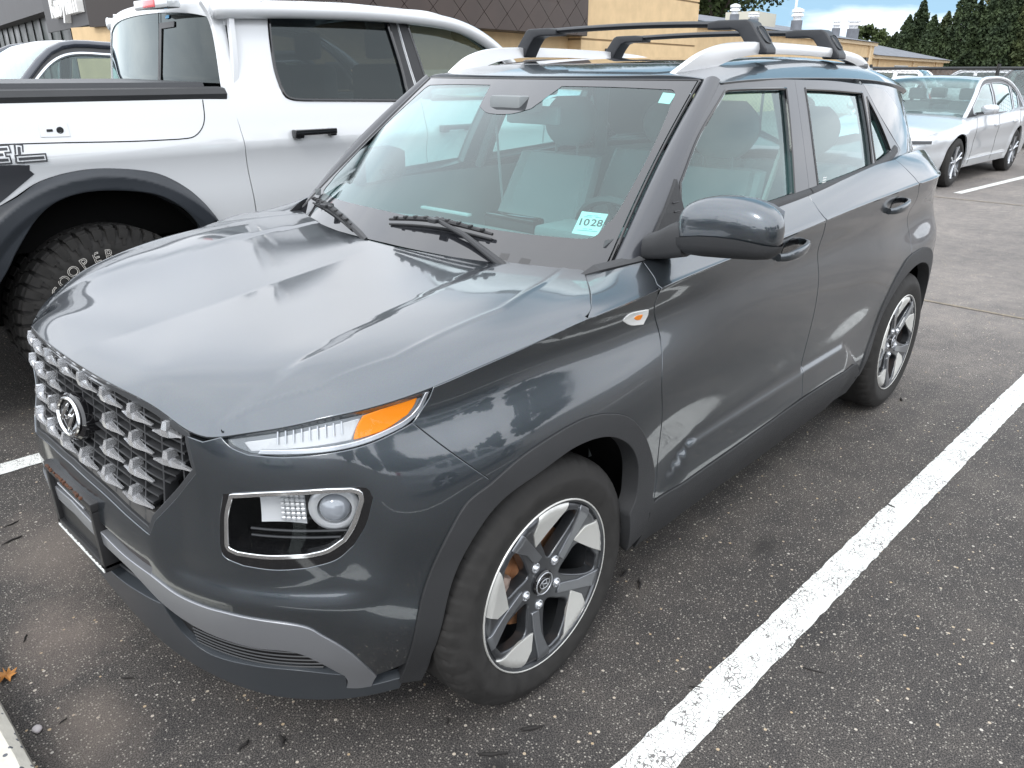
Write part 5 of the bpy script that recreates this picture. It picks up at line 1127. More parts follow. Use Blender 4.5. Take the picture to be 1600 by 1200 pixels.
# ---- door handles
def handle(u0,h0,u1,h1,door):
    m_=MB();n_=14;secs=[]
    for i in range(n_):
        t=i/(n_-1);u=u0+(u1-u0)*t;h=h0+(h1-h0)*t
        off=.006+.030*math.sin(math.pi*min(max(t*1.0,0),1))**.5;w_=.016*(.75+.25*math.sin(math.pi*t))
        P0=S([u],[h])[0];n=np.r_[plan(u)[1][0],0]
        c_=P0+n*off;ring=[]
        for k in range(12):
            a=2*math.pi*k/12;x_,y_=se(a,.7);ring.append(c_+n*x_*.009+np.array([0,0,1.])*y_*w_)
        secs.append(ring)
    m_.add(*loft(secs));o_=m_.obj('door_handle',P_BODY,door);
    cu,chh=(u0+u1)/2-.01,(h0+h1)/2+.008
    cup=np.array([(cu+.055*math.cos(a),chh+.030*math.sin(a)) for a in np.linspace(0,2*math.pi,32,endpoint=False)])
    panel('handle_cup','S',cup,M_GLOSSB,door,res=.012,off=.0018,thick=.001,skirt=False)
    # bright line on the lower lip of the handle
    return o_
handle(2.405,.975,2.585,.996,doorL);handle(3.35,1.003,3.53,1.025,doorR)
for d in (doorL,doorR):
    for ch in list(d.children): mirror_y(ch,parent=[o for o in suv.children if o.name.startswith(d.name.split('.')[0]) and o!=d][0])
for o_ in(dpl,dbo,ap): mirror_y(o_)
# crease highlight bead (thin bright pressed line)
# ---- rear window + rear closing
V=[];F_=[];zs=[1.12,1.2,1.3,1.40,1.455]
for z in zs:
    xb={1.12:-2.99,1.2:-2.955,1.3:-2.91,1.40:-2.865,1.455:-2.86}[z];yb=float(G([xb],[z])[0,1])
    for k in range(13):
        y=-yb+2*yb*k/12;V.append((xb-.10*(1-(y/yb)**2),y,z))
for j in range(4):
    for k in range(12):F_.append((j*13+k,j*13+k+1,(j+1)*13+k+1,(j+1)*13+k))
mk('rear_window',V,F_,M_GLASSS,suv)
# floor pan
MB().box(-2.9,.42,-.58,.58,.20,.26).obj('floor_pan',M_GAP,suv,smooth=False)
MB().box(-.30,.44,-.45,.45,.45,.80).obj('engine_block',M_GAP,suv,smooth=False)
# ---- interior
it=M_DARKIN
d_=MB();secs=[]
for x,z in((-.33,.985),(-.45,1.010),(-.60,1.020),(-.75,.990),(-.80,.93),(-.78,.80)): secs.append([(x+(.03 if abs(y)<.3 else 0)*0,y,z-.02*(abs(y)/.66)**3) for y in np.linspace(-.68,.68,21)])
V_,F_=loft(secs,closed=False);d_.add(V_,F_);ds=d_.obj('dashboard',M_DASH,suv)
MB().add(*bevbox(-.82,-.76,-.12,.12,.86,1.035,.01)).obj('screen',M_GLOSSB,ds)
MB().add(*bevbox(-.72,-.70,-.40,-.14,1.022,1.032,.003)).obj('dash_bright_line',mat('pale trim',(.5,.52,.52),.4),ds)
MB().add(*bevbox(-.80,-.62,.24,.50,1.0,1.055,.02)).obj('instrument_hood',M_DASH,ds)
# steering wheel (left side driver)
c0=np.array([-.93,.37,.955]);axw=np.array([-.90,0,.42]);axw/=np.linalg.norm(axw);e1_=np.array([0,1.,0]);e2_=np.cross(axw,e1_)
sw=MB();sw.tube([tuple(c0+e1_*.18*math.cos(a)+e2_*.18*math.sin(a)) for a in np.linspace(0,2*math.pi,41)],.014,8,caps=False)
for a in(0,math.pi,-math.pi/2): sw.tube([tuple(c0),tuple(c0+e1_*.175*math.cos(a)-e2_*.175*math.sin(a)*-1)],.016,6)
sw.add(*bevbox(c0[0]-.03,c0[0]+.03,c0[1]-.07,c0[1]+.07,c0[2]-.05,c0[2]+.05,.02));sw.tube([tuple(c0),(-.75,.37,.88)],.03,8);sw.obj('steering_wheel',mat('black leather',(.05,.055,.058),.5),suv)
def seat(x,y,sw_=.25,back=1.22,name='front_seat',lean=.28):
    m_=MB();secs=[]
    for t in np.linspace(0,1,9):
        z=.62+t*(back-.62);xx=x-lean*t;ww=sw_*(1-.14*t**2.2);dp=.07*(1-.35*t)
        secs.append([(xx+dp*se(2*math.pi*k/20,.6)[0]+ (.03 if abs(math.sin(2*math.pi*k/20))>.8 else 0),y+ww*se(2*math.pi*k/20,.5)[1],z) for k in range(20)])
    m_.add(*loft(secs));m_.add(*bevbox(x-.02,x+.50,y-sw_,y+sw_,.50,.66,.06,3));o_=m_.obj(name,M_SEAT,suv)
    h_=MB();xx=x-lean-.01;secs=[]
    for t in np.linspace(0,1,11):
        s2=math.sin(math.pi*(.08+.84*t))**.45;z=back+.035+t*.20
        secs.append([(xx-.02+.055*s2*se(2*math.pi*k/20,.7)[0]-.01*t,y+.135*s2*se(2*math.pi*k/20,.7)[1],z) for k in range(20)])
    h_.add(*loft(secs));h_.tube([(xx,y-.06,back-.03),(xx,y-.06,back+.06)],.006,6);h_.tube([(xx,y+.06,back-.03),(xx,y+.06,back+.06)],.006,6);h_.obj('headrest',M_DARKIN,o_)
seat(-1.24,.37,back=1.17);seat(-1.24,-.37,back=1.17)
for y in(-.37,.37): seat(-2.10,y,.30,1.13,'rear_seat',.2)
seat(-2.10,0,.16,1.12,'rear_seat',.2)
# inner door cards, roof lining, pillars
def card(s_):
    V=[];F_=[];xs=np.linspace(-.42,-2.75,30)
    for x in xs:
        yg=float(G([x],[1.12])[0,1])-.045
        for z,dy in((.45,-.02),(.85,-.03),(1.04,-.012),(1.095 if x>-1.9 else 1.13,.0)):V.append((x,s_*(yg+dy),z))
    for i in range(29):
        for k in range(3):F_.append((i*4+k,i*4+k+1,(i+1)*4+k+1,(i+1)*4+k))
    mk('door_card',V,F_,M_DARKIN,suv)
    for x0,x1,w_ in((-1.37,-1.44,.05),(-2.28,-2.10,.06)):
        m_=MB();pts=[G([x0+(x1-x0)*t],[1.10+.37*t])[0]*[1,s_,1]-np.array([0,s_*.045,0]) for t in np.linspace(0,1,8)];V_,F_=tube(pts,.02,8,sx=2.0);m_.add(V_,F_);m_.obj('inner_pillar',M_DARKIN,suv)
card(1);card(-1)
hl_=[(x,y) for x in np.linspace(-.95,-2.85,20) for y in np.linspace(-.6,.6,9)];q=np.array(hl_);X3=RF(q[:,0],q[:,1]);X3[:,2]-=.045
mk('roof_lining',X3,[(i*9+k,i*9+k+1,(i+1)*9+k+1,(i+1)*9+k) for i in range(19) for k in range(8)],mat('roof lining',(.32,.33,.33),.9),suv)
# rear-view mirror + sensor box
MB().add(*bevbox(-.90,-.875,-.12,.12,1.335,1.395,.012)).obj('inner_mirror',M_DARKIN,suv)
MB().add(*bevbox(-.86,-.74,-.07,.07,1.375,1.43,.012)).obj('sensor_box',M_DARKIN,suv)
# passenger seat belt strip & far side curtain line
MB().tube([(-1.41,-.70,1.38),(-1.36,-.60,.95)],.006,6).obj('seat_belt',M_SEAT,suv)
MB().tube([(-1.41,.70,1.38),(-1.36,.62,.95)],.010,6).obj('seat_belt',mat('pale belt',(.5,.5,.48),.7),suv)

# ================================================================== white pickup beside the SUV (nose away)
TYC=-2.90
trk=thing('pickup_truck','white crew cab pickup truck with black wheel arch flare beside the grey SUV','pickup truck',(-.10,TYC,0))
def TS(x,z):
    x=np.atleast_1d(np.asarray(x,float));z=np.atleast_1d(np.asarray(z,float))
    y=-1.88-.05*np.clip((.75-z),0,1)-.40*np.clip(z-1.15,0,.27)**1.5-.30*np.clip(z-1.40,0,1)
    # shallow body swage
    y=y+.010*np.exp(-((z-1.16)/.05)**2)-.006*np.exp(-((z-1.02)/.09)**2)
    # flared box side behind the cab
    y=y+.0*x
    return np.c_[x,y,z]
P_WHT=paint('white paint',(.60,.615,.63),rough=.35)
kT=dict(ref=(-1,-2.9,.8),res=.05,thick=.03)
TG=glass('truck privacy glass',(.09,.10,.11),1.2)
TG2=glass('truck front glass',(.42,.48,.46),1.7)
fl_o=[(.66,.50),(.62,.66),(.52,.80),(.38,.94),(.242,1.014),(.15,1.062),(.02,1.092),(-.127,1.096),(-.298,1.07),(-.411,1.025),(-.523,.932),(-.60,.79),(-.64,.62),(-.65,.50)]
fl_i=[(.50,.50),(.44,.62),(.362,.72),(.302,.807),(.207,.920),(.116,.985),(-.01,1.014),(-.171,1.004),(-.32,.970),(-.431,.893),(-.51,.776),(-.55,.64),(-.56,.50)]
bed=outline(fl_o,[(-.65,.50),(-.80,.50)],[(-.80,.50),(-.828,.808),(-.812,1.084),(-.797,1.314),(-.772,1.375)],[(-.772,1.375),(-.3,1.388),(.2,1.398),(1.35,1.41)],[(1.35,1.41),(1.40,1.0),(1.40,.60)],[(1.40,.60),(.64,.58)],[(.64,.58),(.66,.50)],res=.02)
bedp=panel('bed_side',TS,bed,P_WHT,trk,gap=.003,**kT)
# storage lid line (recess drawn as a real gap: thin dark tube let into the side)
def seam(pts,par,r=.0028,mt=M_GAP,sf=TS,off=-.0005):
    c=np.array(catmull(pts,8));X3=sf(c[:,0],c[:,1]);X3[:,1]+=off;return MB().tube(X3,r,5).obj('panel_gap',mt,par)
seam([(1.3,1.235),(.258,1.222),(-.247,1.206),(-.48,1.203)],bedp);seam([(-.48,1.203),(-.55,1.209),(-.60,1.24),(-.63,1.29),(-.645,1.374)],bedp)
# charge/lock plate
pl1=[(.094,1.298),(-.012,1.295),(-.012,1.240),(.100,1.243)]
panel('lock_plate',TS,outline(*[catmull([pl1[i],((pl1[i][0]+pl1[(i+1)%4][0])/2,(pl1[i][1]+pl1[(i+1)%4][1])/2),pl1[(i+1)%4]],2) for i in range(4)],res=.008),P_WHT,bedp,ref=kT['ref'],res=.02,off=.003,thick=.003)
lp=np.array([.022,float(TS([.022],[1.267])[0,1])+.004,1.267])
V_,F_=lathe([(.014,0),(.014,.003),(.011,.004),(.010,.001),(.006,.001),(.006,.004),(.0005,.004)],lp,np.array([0,1.,0]),np.array([1.,0,0]),np.array([0,0,1.]),20);mk('lock',V_,F_,M_TRIM,bedp,ang=30)
MB().add(*bevbox(.05,.074,lp[1]-.002,lp[1]+.003,1.262,1.273,.003)).obj('lock',M_TRIM,bedp)
cabr=outline([(-.77,1.83),(-.805,1.709),(-.779,1.476),(-.764,1.385)],[(-.764,1.385),(-.785,1.34),(-.803,1.25),(-.815,1.084),(-.835,.808),(-.835,.50)],[(-.835,.50),(-1.02,.50)],[(-1.02,.50),(-1.012,.80),(-.990,1.039),(-.999,1.27),(-.992,1.37),(-1.005,1.55),(-1.03,1.72),(-1.075,1.815),(-1.12,1.84)],[(-1.12,1.84),(-.95,1.84),(-.77,1.83)],res=.02)
panel('cab_corner',TS,cabr,P_WHT,trk,gap=.003,**kT)
wn=[[(-1.145,1.800),(-1.118,1.74),(-1.094,1.62),(-1.082,1.507),(-1.089,1.424)],[(-1.089,1.424),(-1.10,1.385),(-1.14,1.368),(-1.205,1.362)],[(-1.205,1.362),(-1.92,1.343)],[(-1.92,1.343),(-1.925,1.51),(-1.893,1.793)],[(-1.893,1.793),(-1.883,1.806)],[(-1.883,1.806),(-1.5,1.812),(-1.17,1.812),(-1.145,1.800)]]
wnp=outline(*wn,res=.015)
dro=outline([(-1.012,.50),(-1.006,.80),(-.985,1.039),(-.994,1.27),(-.986,1.37),(-1.0,1.55),(-1.025,1.72),(-1.07,1.815),(-1.13,1.842)],[(-1.13,1.842),(-1.5,1.85),(-1.96,1.85)],[(-1.96,1.85),(-1.98,1.60),(-2.01,1.37),(-2.02,1.1),(-2.02,.50)],[(-2.02,.50),(-1.012,.50)],res=.02)
rdr=panel('rear_door',TS,dro,P_WHT,trk,gap=.003,holes=[wnp],**kT)
panel('window',TS,inset2(wnp,-.008),TG,rdr,ref=kT['ref'],res=.08,off=-.012,skirt=False)
X3=TS(wnp[:,0],wnp[:,1]);X3=np.vstack([X3,X3[:1]]);MB().tube(X3+[0,.001,0],.009,6,caps=False).obj('window_seal',M_GLOSSB,rdr)
bp_=outline([(-1.897,1.80),(-1.93,1.56),(-1.925,1.35)],[(-1.925,1.35),(-2.0,1.348)],[(-2.0,1.348),(-1.97,1.60),(-1.955,1.808)],[(-1.955,1.808),(-1.897,1.80)],res=.02)
panel('pillar_trim',TS,bp_,M_CLAD,rdr,ref=kT['ref'],res=.04,off=.004,thick=.01)
def thandle(x0,x1,z,par):
    y0=float(TS([x0],[z])[0,1]);m_=MB();m_.add(*bevbox(min(x0,x1),max(x0,x1),y0+.022,y0+.045,z-.012,z+.018,.008,3));m_.add(*bevbox(max(x0,x1)-.055,max(x0,x1),y0,y0+.04,z-.026,z+.018,.008,3));m_.add(*bevbox(min(x0,x1),min(x0,x1)+.04,y0,y0+.04,z-.022,z+.018,.008,3));m_.obj('door_handle',M_GLOSSB,par)
thandle(-1.345,-1.085,1.20,rdr)
# front door
fw=outline([(-2.038,1.796),(-2.376,1.771),(-2.602,1.685),(-2.80,1.56),(-2.96,1.42)],[(-2.96,1.42),(-2.96,1.34)],[(-2.96,1.34),(-2.10,1.345)],[(-2.10,1.345),(-2.097,1.42),(-2.038,1.796)],res=.02)
fdo=outline([(-1.966,1.85),(-1.986,1.60),(-2.016,1.37),(-2.026,1.1),(-2.026,.50)],[(-2.026,.50),(-3.10,.50)],[(-3.10,.50),(-3.12,.9),(-3.10,1.34)],[(-3.10,1.34),(-2.90,1.50),(-2.73,1.655),(-2.50,1.785),(-2.25,1.845),(-1.966,1.85)],res=.02)
fdr=panel('front_door',TS,fdo,P_WHT,trk,gap=.003,holes=[fw],**kT)
panel('window',TS,inset2(fw,-.008),TG2,fdr,ref=kT['ref'],res=.08,off=-.012,skirt=False)
X3=TS(fw[:,0],fw[:,1]);X3=np.vstack([X3,X3[:1]]);MB().tube(X3+[0,.001,0],.009,6,caps=False).obj('window_seal',M_GLOSSB,fdr)
bp2=outline([(-2.03,1.80),(-2.095,1.42),(-2.10,1.348)],[(-2.10,1.348),(-2.03,1.350)],[(-2.03,1.350),(-2.0,1.55),(-1.975,1.81)],[(-1.975,1.81),(-2.03,1.80)],res=.02)
panel('pillar_trim',TS,bp2,M_CLAD,fdr,ref=kT['ref'],res=.04,off=.004,thick=.01)
thandle(-2.37,-2.12,1.18,fdr)
# door mirror of the truck (right side)
mm_=MB();mm_.add(*bevbox(-2.98,-2.86,-1.88,-1.62,1.36,1.58,.04,3));mm_.tube([(-2.92,-1.93,1.38),(-2.92,-1.80,1.42)],.03,8);mm_.obj('door_mirror',M_TRIM,trk)
# front fender, hood, nose
ff=outline([(-3.11,.50),(-3.13,.9),(-3.11,1.33)],[(-3.11,1.33),(-3.6,1.33),(-4.2,1.29),(-4.7,1.22)],[(-4.7,1.22),(-4.86,1.0),(-4.86,.62)],[(-4.86,.62),(-4.50,.60)],[(-4.50,.60),(-4.42,.80),(-4.26,.95),(-4.05,1.01),(-3.85,.99),(-3.68,.90),(-3.55,.74),(-3.50,.50)],[(-3.50,.50),(-3.11,.50)],res=.03)
fnd=panel('front_fender',TS,ff,P_WHT,trk,gap=.003,**kT)
hz_=[(-3.05,1.34,.90),(-3.4,1.40,.90),(-4.0,1.40,.89),(-4.5,1.34,.86),(-4.85,1.22,.80),(-4.95,1.0,.78)]
secs=[[(x,TYC+s_*w_,z-.06*abs(s_)**4) for s_ in np.linspace(-1,1,15)] for x,z,w_ in hz_];V_,F_=loft(secs,closed=False);mk('hood',V_,F_,P_WHT,trk)
MB().add(*bevbox(-5.05,-4.80,TYC-.98,TYC+.98,.45,1.0,.08,3)).obj('front_bumper',M_CLAD,trk)
for o_ in list(trk.children):
    if o_.name.split('.')[0] in('bed_side','cab_corner','rear_door','front_door','front_fender','door_mirror'): mirror_y(o_,yc=TYC)
# flare
fl=outline(fl_o,[(-.65,.50),(-.56,.50)],list(reversed(fl_i)),[(.50,.50),(.66,.50)],res=.015)
def FS(x,z):
    P_=TS(x,z);x=P_[:,0];z=P_[:,2];r=np.hypot((x+.07)/1.0,(z-.42)/1.0);P_[:,1]+=.055*sm(.70,.645,r)-.012*sm(.60,.56,r);return P_
fp=panel('wheel_arch_flare',FS,fl,mat('dark grey flare plastic',(.020,.024,.030),.42,spec=.5,bump=(700,.25)),trk,ref=kT['ref'],res=.011,off=.002,thick=.07,rnd=.006)
mirror_y(fp,yc=TYC)
def twell(cx):
    V=[];F_=[];n=20
    for y in (-1.92,-2.35):
        for k in range(n+1): a=math.radians(-6+192*k/n);V.append((cx+.60*math.cos(a),y,.42+.60*math.sin(a)))
    for k in range(n):F_.append((k,k+1,n+2+k,n+1+k))
    F_.append(list(range(n+1,2*n+2)));mirror_y(mk('wheel_well',V,F_,M_LINER,trk,smooth=False),yc=TYC)
twell(-.07);twell(-4.0)
def truck_wheel(cx,yo):
    R_,w_,cz=.425,.27,.420;yc=yo-w_/2;Y=np.array([0,1.,0]);Xv=np.array([1.,0,0]);Z=np.array([0,0,1.])
    prof=[(.235,w_/2-.03),(.245,w_/2-.012),(.29,w_/2+.004),(.33,w_/2+.006),(.375,w_/2-.004),(.405,w_/2-.022),(.412,w_/2-.05),(.412,0),(.412,-w_/2+.05),(.405,-w_/2+.022),(.33,-w_/2-.006),(.235,-w_/2+.03)]
    V_,F_=lathe(prof,(cx,yc,cz),Y,Xv,Z,96);t_=mk('wheel',V_,F_,M_RUB,trk)
    # lugs: shoulder blocks wrapping onto the sidewall, and centre blocks
    n=44;sh=MB();ce=MB()
    def blk(mb,a0,a1,r0,r1,y0,y1,tw=0):
        V=[]
        for a,r,y in ((a0,r0,y0),(a1,r0,y0),(a1,r1,y0),(a0,r1,y0),(a0+tw,r0,y1),(a1+tw,r0,y1),(a1+tw,r1,y1),(a0+tw,r1,y1)):
            V.append((cx+r*math.cos(a),yc+y,cz+r*math.sin(a)))
        mb.add(V,[(0,3,2,1),(4,5,6,7),(0,1,5,4),(1,2,6,5),(2,3,7,6),(3,0,4,7)])
    for k in range(n):
        a=2*math.pi*k/n;d=2*math.pi/n
        lo=.352 if k%2 else .372
        blk(sh,a,a+d*.66,lo,.417,w_/2-.034,w_/2+.002,0);blk(sh,a,a+d*.70,.400,.427,w_/2-.085,w_/2-.022,.0)
        blk(sh,a+d*.25,a+d*.48,lo-.030,lo+.004,w_/2-.02,w_/2+.0075,0)
        blk(ce,a+.3*d,a+d*.95,.405,.427,w_/2-.150,w_/2-.095,.5*d);blk(ce,a,a+d*.66,.405,.427,-w_/2+.095,-w_/2+.150,-.5*d)
        blk(sh,a,a+d*.70,.400,.427,-w_/2+.02,-w_/2+.085,0)
    for mb in(sh,ce):
        V_,F_=recalc(mb.V,mb.F);mk('tread_blocks',V_,F_,M_RUB,t_,smooth=False,kind='stuff')
    V_,F_=lathe([(.235,.10),(.225,.115),(.21,.09),(.205,-.08),(.0005,-.08)],(cx,yc,cz),Y,Xv,Z,60);mk('rim',V_,F_,M_GLOSSB,t_,ang=30)
    for k in range(6):
        a=math.pi/3*k+.3;q=MB();q.tube([(cx+.05*math.cos(a),yc+.07,cz+.05*math.sin(a)),(cx+.15*math.cos(a),yc+.095,cz+.15*math.sin(a)),(cx+.222*math.cos(a),yc+.10,cz+.222*math.sin(a))],[.035,.028,.036],8);q.obj('spoke',M_RIMD,t_)
    V_,F_=lathe([(.07,.07),(.065,.10),(.03,.11),(.0005,.11)],(cx,yc,cz),Y,Xv,Z,24);mk('hub',V_,F_,M_RIMD,t_,ang=30)
    return t_,yc,cz,w_
tw,tyc_,tcz,tww=truck_wheel(-.07,-1.865)
tw2,*_=truck_wheel(-4.0,-1.90)
for o_ in(tw,tw2): mirror_y(o_,yc=TYC)
# outlined white tyre lettering round the sidewall
ML=mat('tyre letter outline',(.62,.60,.56),.7)
lw='COOPER'
for i,ch in enumerate(lw):
    V,Fc=text_mesh(ch,.066);
    a=math.radians(146-11.0*i)   # angle in x-z plane: x forward = +x ; viewed from +y, clockwise reading
    e_r=np.array([-math.cos(math.pi-a) if 0 else math.cos(a),0,math.sin(a)])
    # viewed from +y side: screen right is -x
    rr=.300;ang=math.pi-a
    c0=np.array([-.07+rr*math.cos(ang-math.pi*0),tyc_+tww/2+.0062,tcz+rr*math.sin(ang)])
    ur=np.array([math.cos(ang),0,math.sin(ang)]);tx=np.array([math.sin(ang),0,-math.cos(ang)])*-1
    bm=bmesh.new();vs=[bm.verts.new((v[0],v[1],0)) for v in V];
    for f in Fc:
        try: bm.faces.new([vs[k] for k in f])
        except Exception: pass
    be=[e for e in bm.edges if len(e.link_faces)==1];m_=MB()
    for e in be:
        p=[c0+tx*v.co.x*1.0+ur*v.co.y for v in e.verts];m_.tube(p,.0010,4)
    bm.free();m_.obj('tyre_letter',ML,tw,smooth=False)
# bed rail caps and tonneau cover
for s_ in(1,-1):
    V_,F_=loft([[ (x,TYC+s_*(y),z) for y,z in ((.975,1.372),(.985,1.40),(.965,1.425),(.90,1.432),(.88,1.40))] for x in (1.38,.2,-.3,-.772)]);mk('bed_rail_cap',*recalc(V_,F_),M_CLAD,trk,ang=30)
V_,F_=loft([[ (x,TYC+y,z) for y,z in ((-.90,1.425),(-.89,1.452),(0,1.462),(.89,1.452),(.905,1.425))] for x in (1.36,-.70)]);mk('tonneau_cover',*recalc(V_,F_),mat('black vinyl',(.022,.024,.028),.45,bump=(300,.3)),trk,ang=30)
MB().add(*bevbox(1.36,1.42,TYC-.92,TYC+.92,.62,1.40,.02)).obj('tailgate',P_WHT,trk)
MB().add(*bevbox(1.40,1.56,TYC-.96,TYC+.96,.50,.68,.04)).obj('rear_bumper',M_CHROME,trk)
MB().box(-4.7,1.2,TYC-.75,TYC+.75,.45,.75).obj('chassis',M_GAP,trk,smooth=False)
MB().box(-.95,1.3,TYC-.88,TYC+.88,.75,1.30).obj('bed_box',M_GAP,trk,smooth=False)
# cab back with window; curved across
def cb(y,z):
    y=np.atleast_1d(np.asarray(y,float));z=np.atleast_1d(np.asarray(z,float));d=(y-TYC)/.95
    return np.c_[-.73-.085*d**2-.16*np.clip(z-1.45,0,1)-.02*d**4+.068*(d-.97),y,z]
def ztop(y): d=abs(y-TYC)/.88;return 1.845-.035*d**2-.05*d**6
ys=np.linspace(-2.0,-3.80,30)
rw=outline([(-1.965,1.40),(-1.985,1.60),(-2.02,1.775)],[(y,ztop(y)-.048) for y in np.linspace(-2.02,-3.73,14)],[(-3.73,ztop(-3.73)-.048),(-3.81,1.60),(-3.845,1.40)],[(-3.845,1.40),(-1.965,1.40)],res=.03)
cbk=outline([(-1.945,1.30),(-1.96,1.55),(-2.005,1.80)],[(y,ztop(y)) for y in np.linspace(-2.005,-3.79,16)],[(-3.79,ztop(-3.79)),(-3.84,1.55),(-3.855,1.30)],[(-3.855,1.30),(-1.945,1.30)],res=.03)
cbo=panel('cab_back',cb,cbk,P_WHT,trk,holes=[rw],ref=(-2,-2.9,1.2),res=.05,thick=.03)
rwo=panel('rear_window',cb,inset2(rw,-.005),glass('rear privacy glass',(.05,.055,.06),1.3),cbo,ref=(-2,-2.9,1.2),res=.06,off=-.006,skirt=False)
sf=outline([(-2.50,1.745),(-2.685,1.742)],[(-2.685,1.742),(-2.70,1.60),(-2.715,1.41)],[(-2.715,1.41),(-2.68,1.41)],[(-2.68,1.41),(-2.665,1.60),(-2.655,1.715)],[(-2.655,1.715),(-2.50,1.720)],[(-2.50,1.720),(-2.50,1.745)],res=.02)
panel('slider_frame',cb,sf,M_TRIM,cbo,ref=(-2,-2.9,1.2),res=.03,off=.001,thick=.004)
c=np.array([(-2.69,z) for z in np.linspace(1.40,1.795,10)]);MB().tube(cb(c[:,0],c[:,1]),.002,5).obj('glass_joint',M_GAP,cbo)
panel('blue_sticker',cb,outline([(-2.60,1.775),(-2.56,1.777)],[(-2.56,1.777),(-2.56,1.765)],[(-2.56,1.765),(-2.60,1.763)],[(-2.60,1.763),(-2.60,1.775)],res=.02),mat('sky blue print',(.18,.5,.8),.5),cbo,ref=(-2,-2.9,1.2),res=.03,off=.001,thick=.001)
for o_ in trk.children:
    if o_.name.startswith('cab_corner'):
        for v in o_.data.vertices:
            if v.co.y<-.3: v.co.x=min(v.co.x,float(cb([v.co.y+TYC],[v.co.z])[0,0])+.10-.015)
# roof
secs=[]
for x,dz in ((0,-.002),(-.84,.018),(-1.2,.030),(-1.7,.045),(-2.1,.040),(-2.45,.0),(-2.70,-.10),(-2.95,-.26),(-3.10,-.40)):
    ww=.905 if x>-2.5 else .905-.02
    yb=[];zt=1.845+dz
    row=[]
    for t in np.linspace(-1,1,25):
        a=abs(t);z=zt-.02*a*a-.05*a**8
        # edge meets the side surface
        yy=TYC+t*.885
        if x==0: row.append((float(cb([yy],[ztop(yy)])[0,0])-.002,yy,ztop(yy)+.002));continue
        row.append((min(x,float(cb([yy],[ztop(yy)])[0,0])-.06),yy,z))
    e=[(row[0][0],TYC-.892,zt-.085),(row[-1][0],TYC+.892,zt-.085)]
    secs.append([e[0]]+row+[e[1]])
V_,F_=loft(secs[:6],closed=False);mk('roof',V_,F_,P_WHT,trk)
V_,F_=loft([[q for q in s_] for s_ in secs[5:]],closed=False);mk('windscreen',V_,F_,TG2,trk)
c=[(x,TYC+.897,1.845+dz-.07) for x,dz in ((-.80,.0),(-1.2,.018),(-1.7,.028),(-2.1,.022),(-2.4,-.005),(-2.65,-.08),(-2.9,-.22),(-3.12,-.41))]
for s_ in(1,-1):
    p_=[(a,TYC+s_*(b-TYC),d_) for a,b,d_ in catmull(c,6) if s_>0 or a<-.99];V_,F_=tube(p_,.038,12);mk('roof_side',V_,F_,P_WHT,trk)
    p_=[(a,TYC+s_*(b-TYC-.012),d_+.035) for a,b,d_ in catmull(c,6) if s_>0 or a<-.99];MB().tube(p_,.003,5).obj('roof_seam',M_GAP,trk)
# high brake lamp
lm=MB();lm.add(*bevbox(-.80,-.728,-2.73,-2.33,1.800,1.848,.010));lmo=lm.obj('brake_lamp',mat('lamp clear housing',(.55,.57,.58),.15,.3,coat=1),trk)
MB().add(*bevbox(-.74,-.722,-2.61,-2.47,1.806,1.842,.006)).obj('red_lens',mat('faded red lens',(.75,.12,.13),.2,coat=1),lmo)
# cab interior silhouettes
MB().box(-2.9,-.95,TYC-.80,TYC+.80,.95,1.02).obj('cabin_floor',M_DARKIN,trk,smooth=False)
for x in(-1.25,-2.15):
    for y in(TYC-.42,TYC+.42):
        m_=MB();m_.add(*bevbox(x-.10,x+.06,y-.25,y+.25,.95,1.55,.06,3));m_.add(*bevbox(x-.06,x+.02,y-.13,y+.13,1.58,1.76,.04,3));m_.obj('seat',M_DARKIN,trk)
# side lettering (end of a large decal) + dark stripe
DEC=mat('charcoal decal',(.035,.037,.042),.35)
st=outline([(.62,1.148),(.277,1.143),(.172,1.136)],[(.172,1.136),(.178,1.120),(.160,1.098)],[(.160,1.098),(.242,1.040),(.30,1.0)],[(.30,1.0),(.42,.93),(.56,.80)],[(.56,.80),(.75,.80)],[(.75,.80),(.75,1.15)],[(.75,1.15),(.62,1.148)],res=.02)
panel('decal',TS,st,DEC,bedp,ref=kT['ref'],res=.04,off=.0022,thick=.0008,skirt=False)
def letters(s_,x0,z0,h,w_,gapx,par):
    # blocky outlined capitals built from strokes on the side surface; text reads towards -x
    G5={'R':[(0,0,0,1),(0,1,1,1),(1,1,1,.55),(1,.55,0,.55),(.4,.55,1,0)],'E':[(1,1,0,1),(0,1,0,0),(0,0,1,0),(0,.5,.8,.5)],'B':[(0,0,0,1),(0,1,1,1),(1,1,1,.5),(0,.5,1,.5),(1,.5,1,0),(1,0,0,0)],'L':[(0,1,0,0),(0,0,1,0)]}
    def quad(mb,a,b,c,d,t,off):
        # stroke with width t in (x,z)
        p=np.array([a,b]);q=np.array([c,d]);dd=q-p;l_=np.linalg.norm(dd);dd/=l_;n=np.array([-dd[1],dd[0]])*t/2;p=p-dd*t/2;q=q+dd*t/2
        pts=np.array([p+n,p-n,q-n,q+n]);X3=TS(pts[:,0],pts[:,1]);X3[:,1]+=off;mb.add(X3,[(0,1,2,3)])
    for layer,(t,off,mt_,nm) in enumerate(((.034,.0032,DEC,'decal_letter'),(.0215,.0042,P_WHT,'letter_inline'),(.011,.0052,DEC,'letter_core'))):
        for i,ch in enumerate(s_):
            mb=MB();xx=x0-(w_+gapx)*i
            for a,b,c_,d in G5[ch]:
                sl=.18
                quad(mb,xx-a*w_-b*h*sl,z0+b*h,xx-c_*w_-d*h*sl,z0+d*h,t,off)
            mb.obj(nm,mt_,bedp,smooth=False)
letters('REBEL',.735,1.163,.030*1.4,.085,.048,bedp)

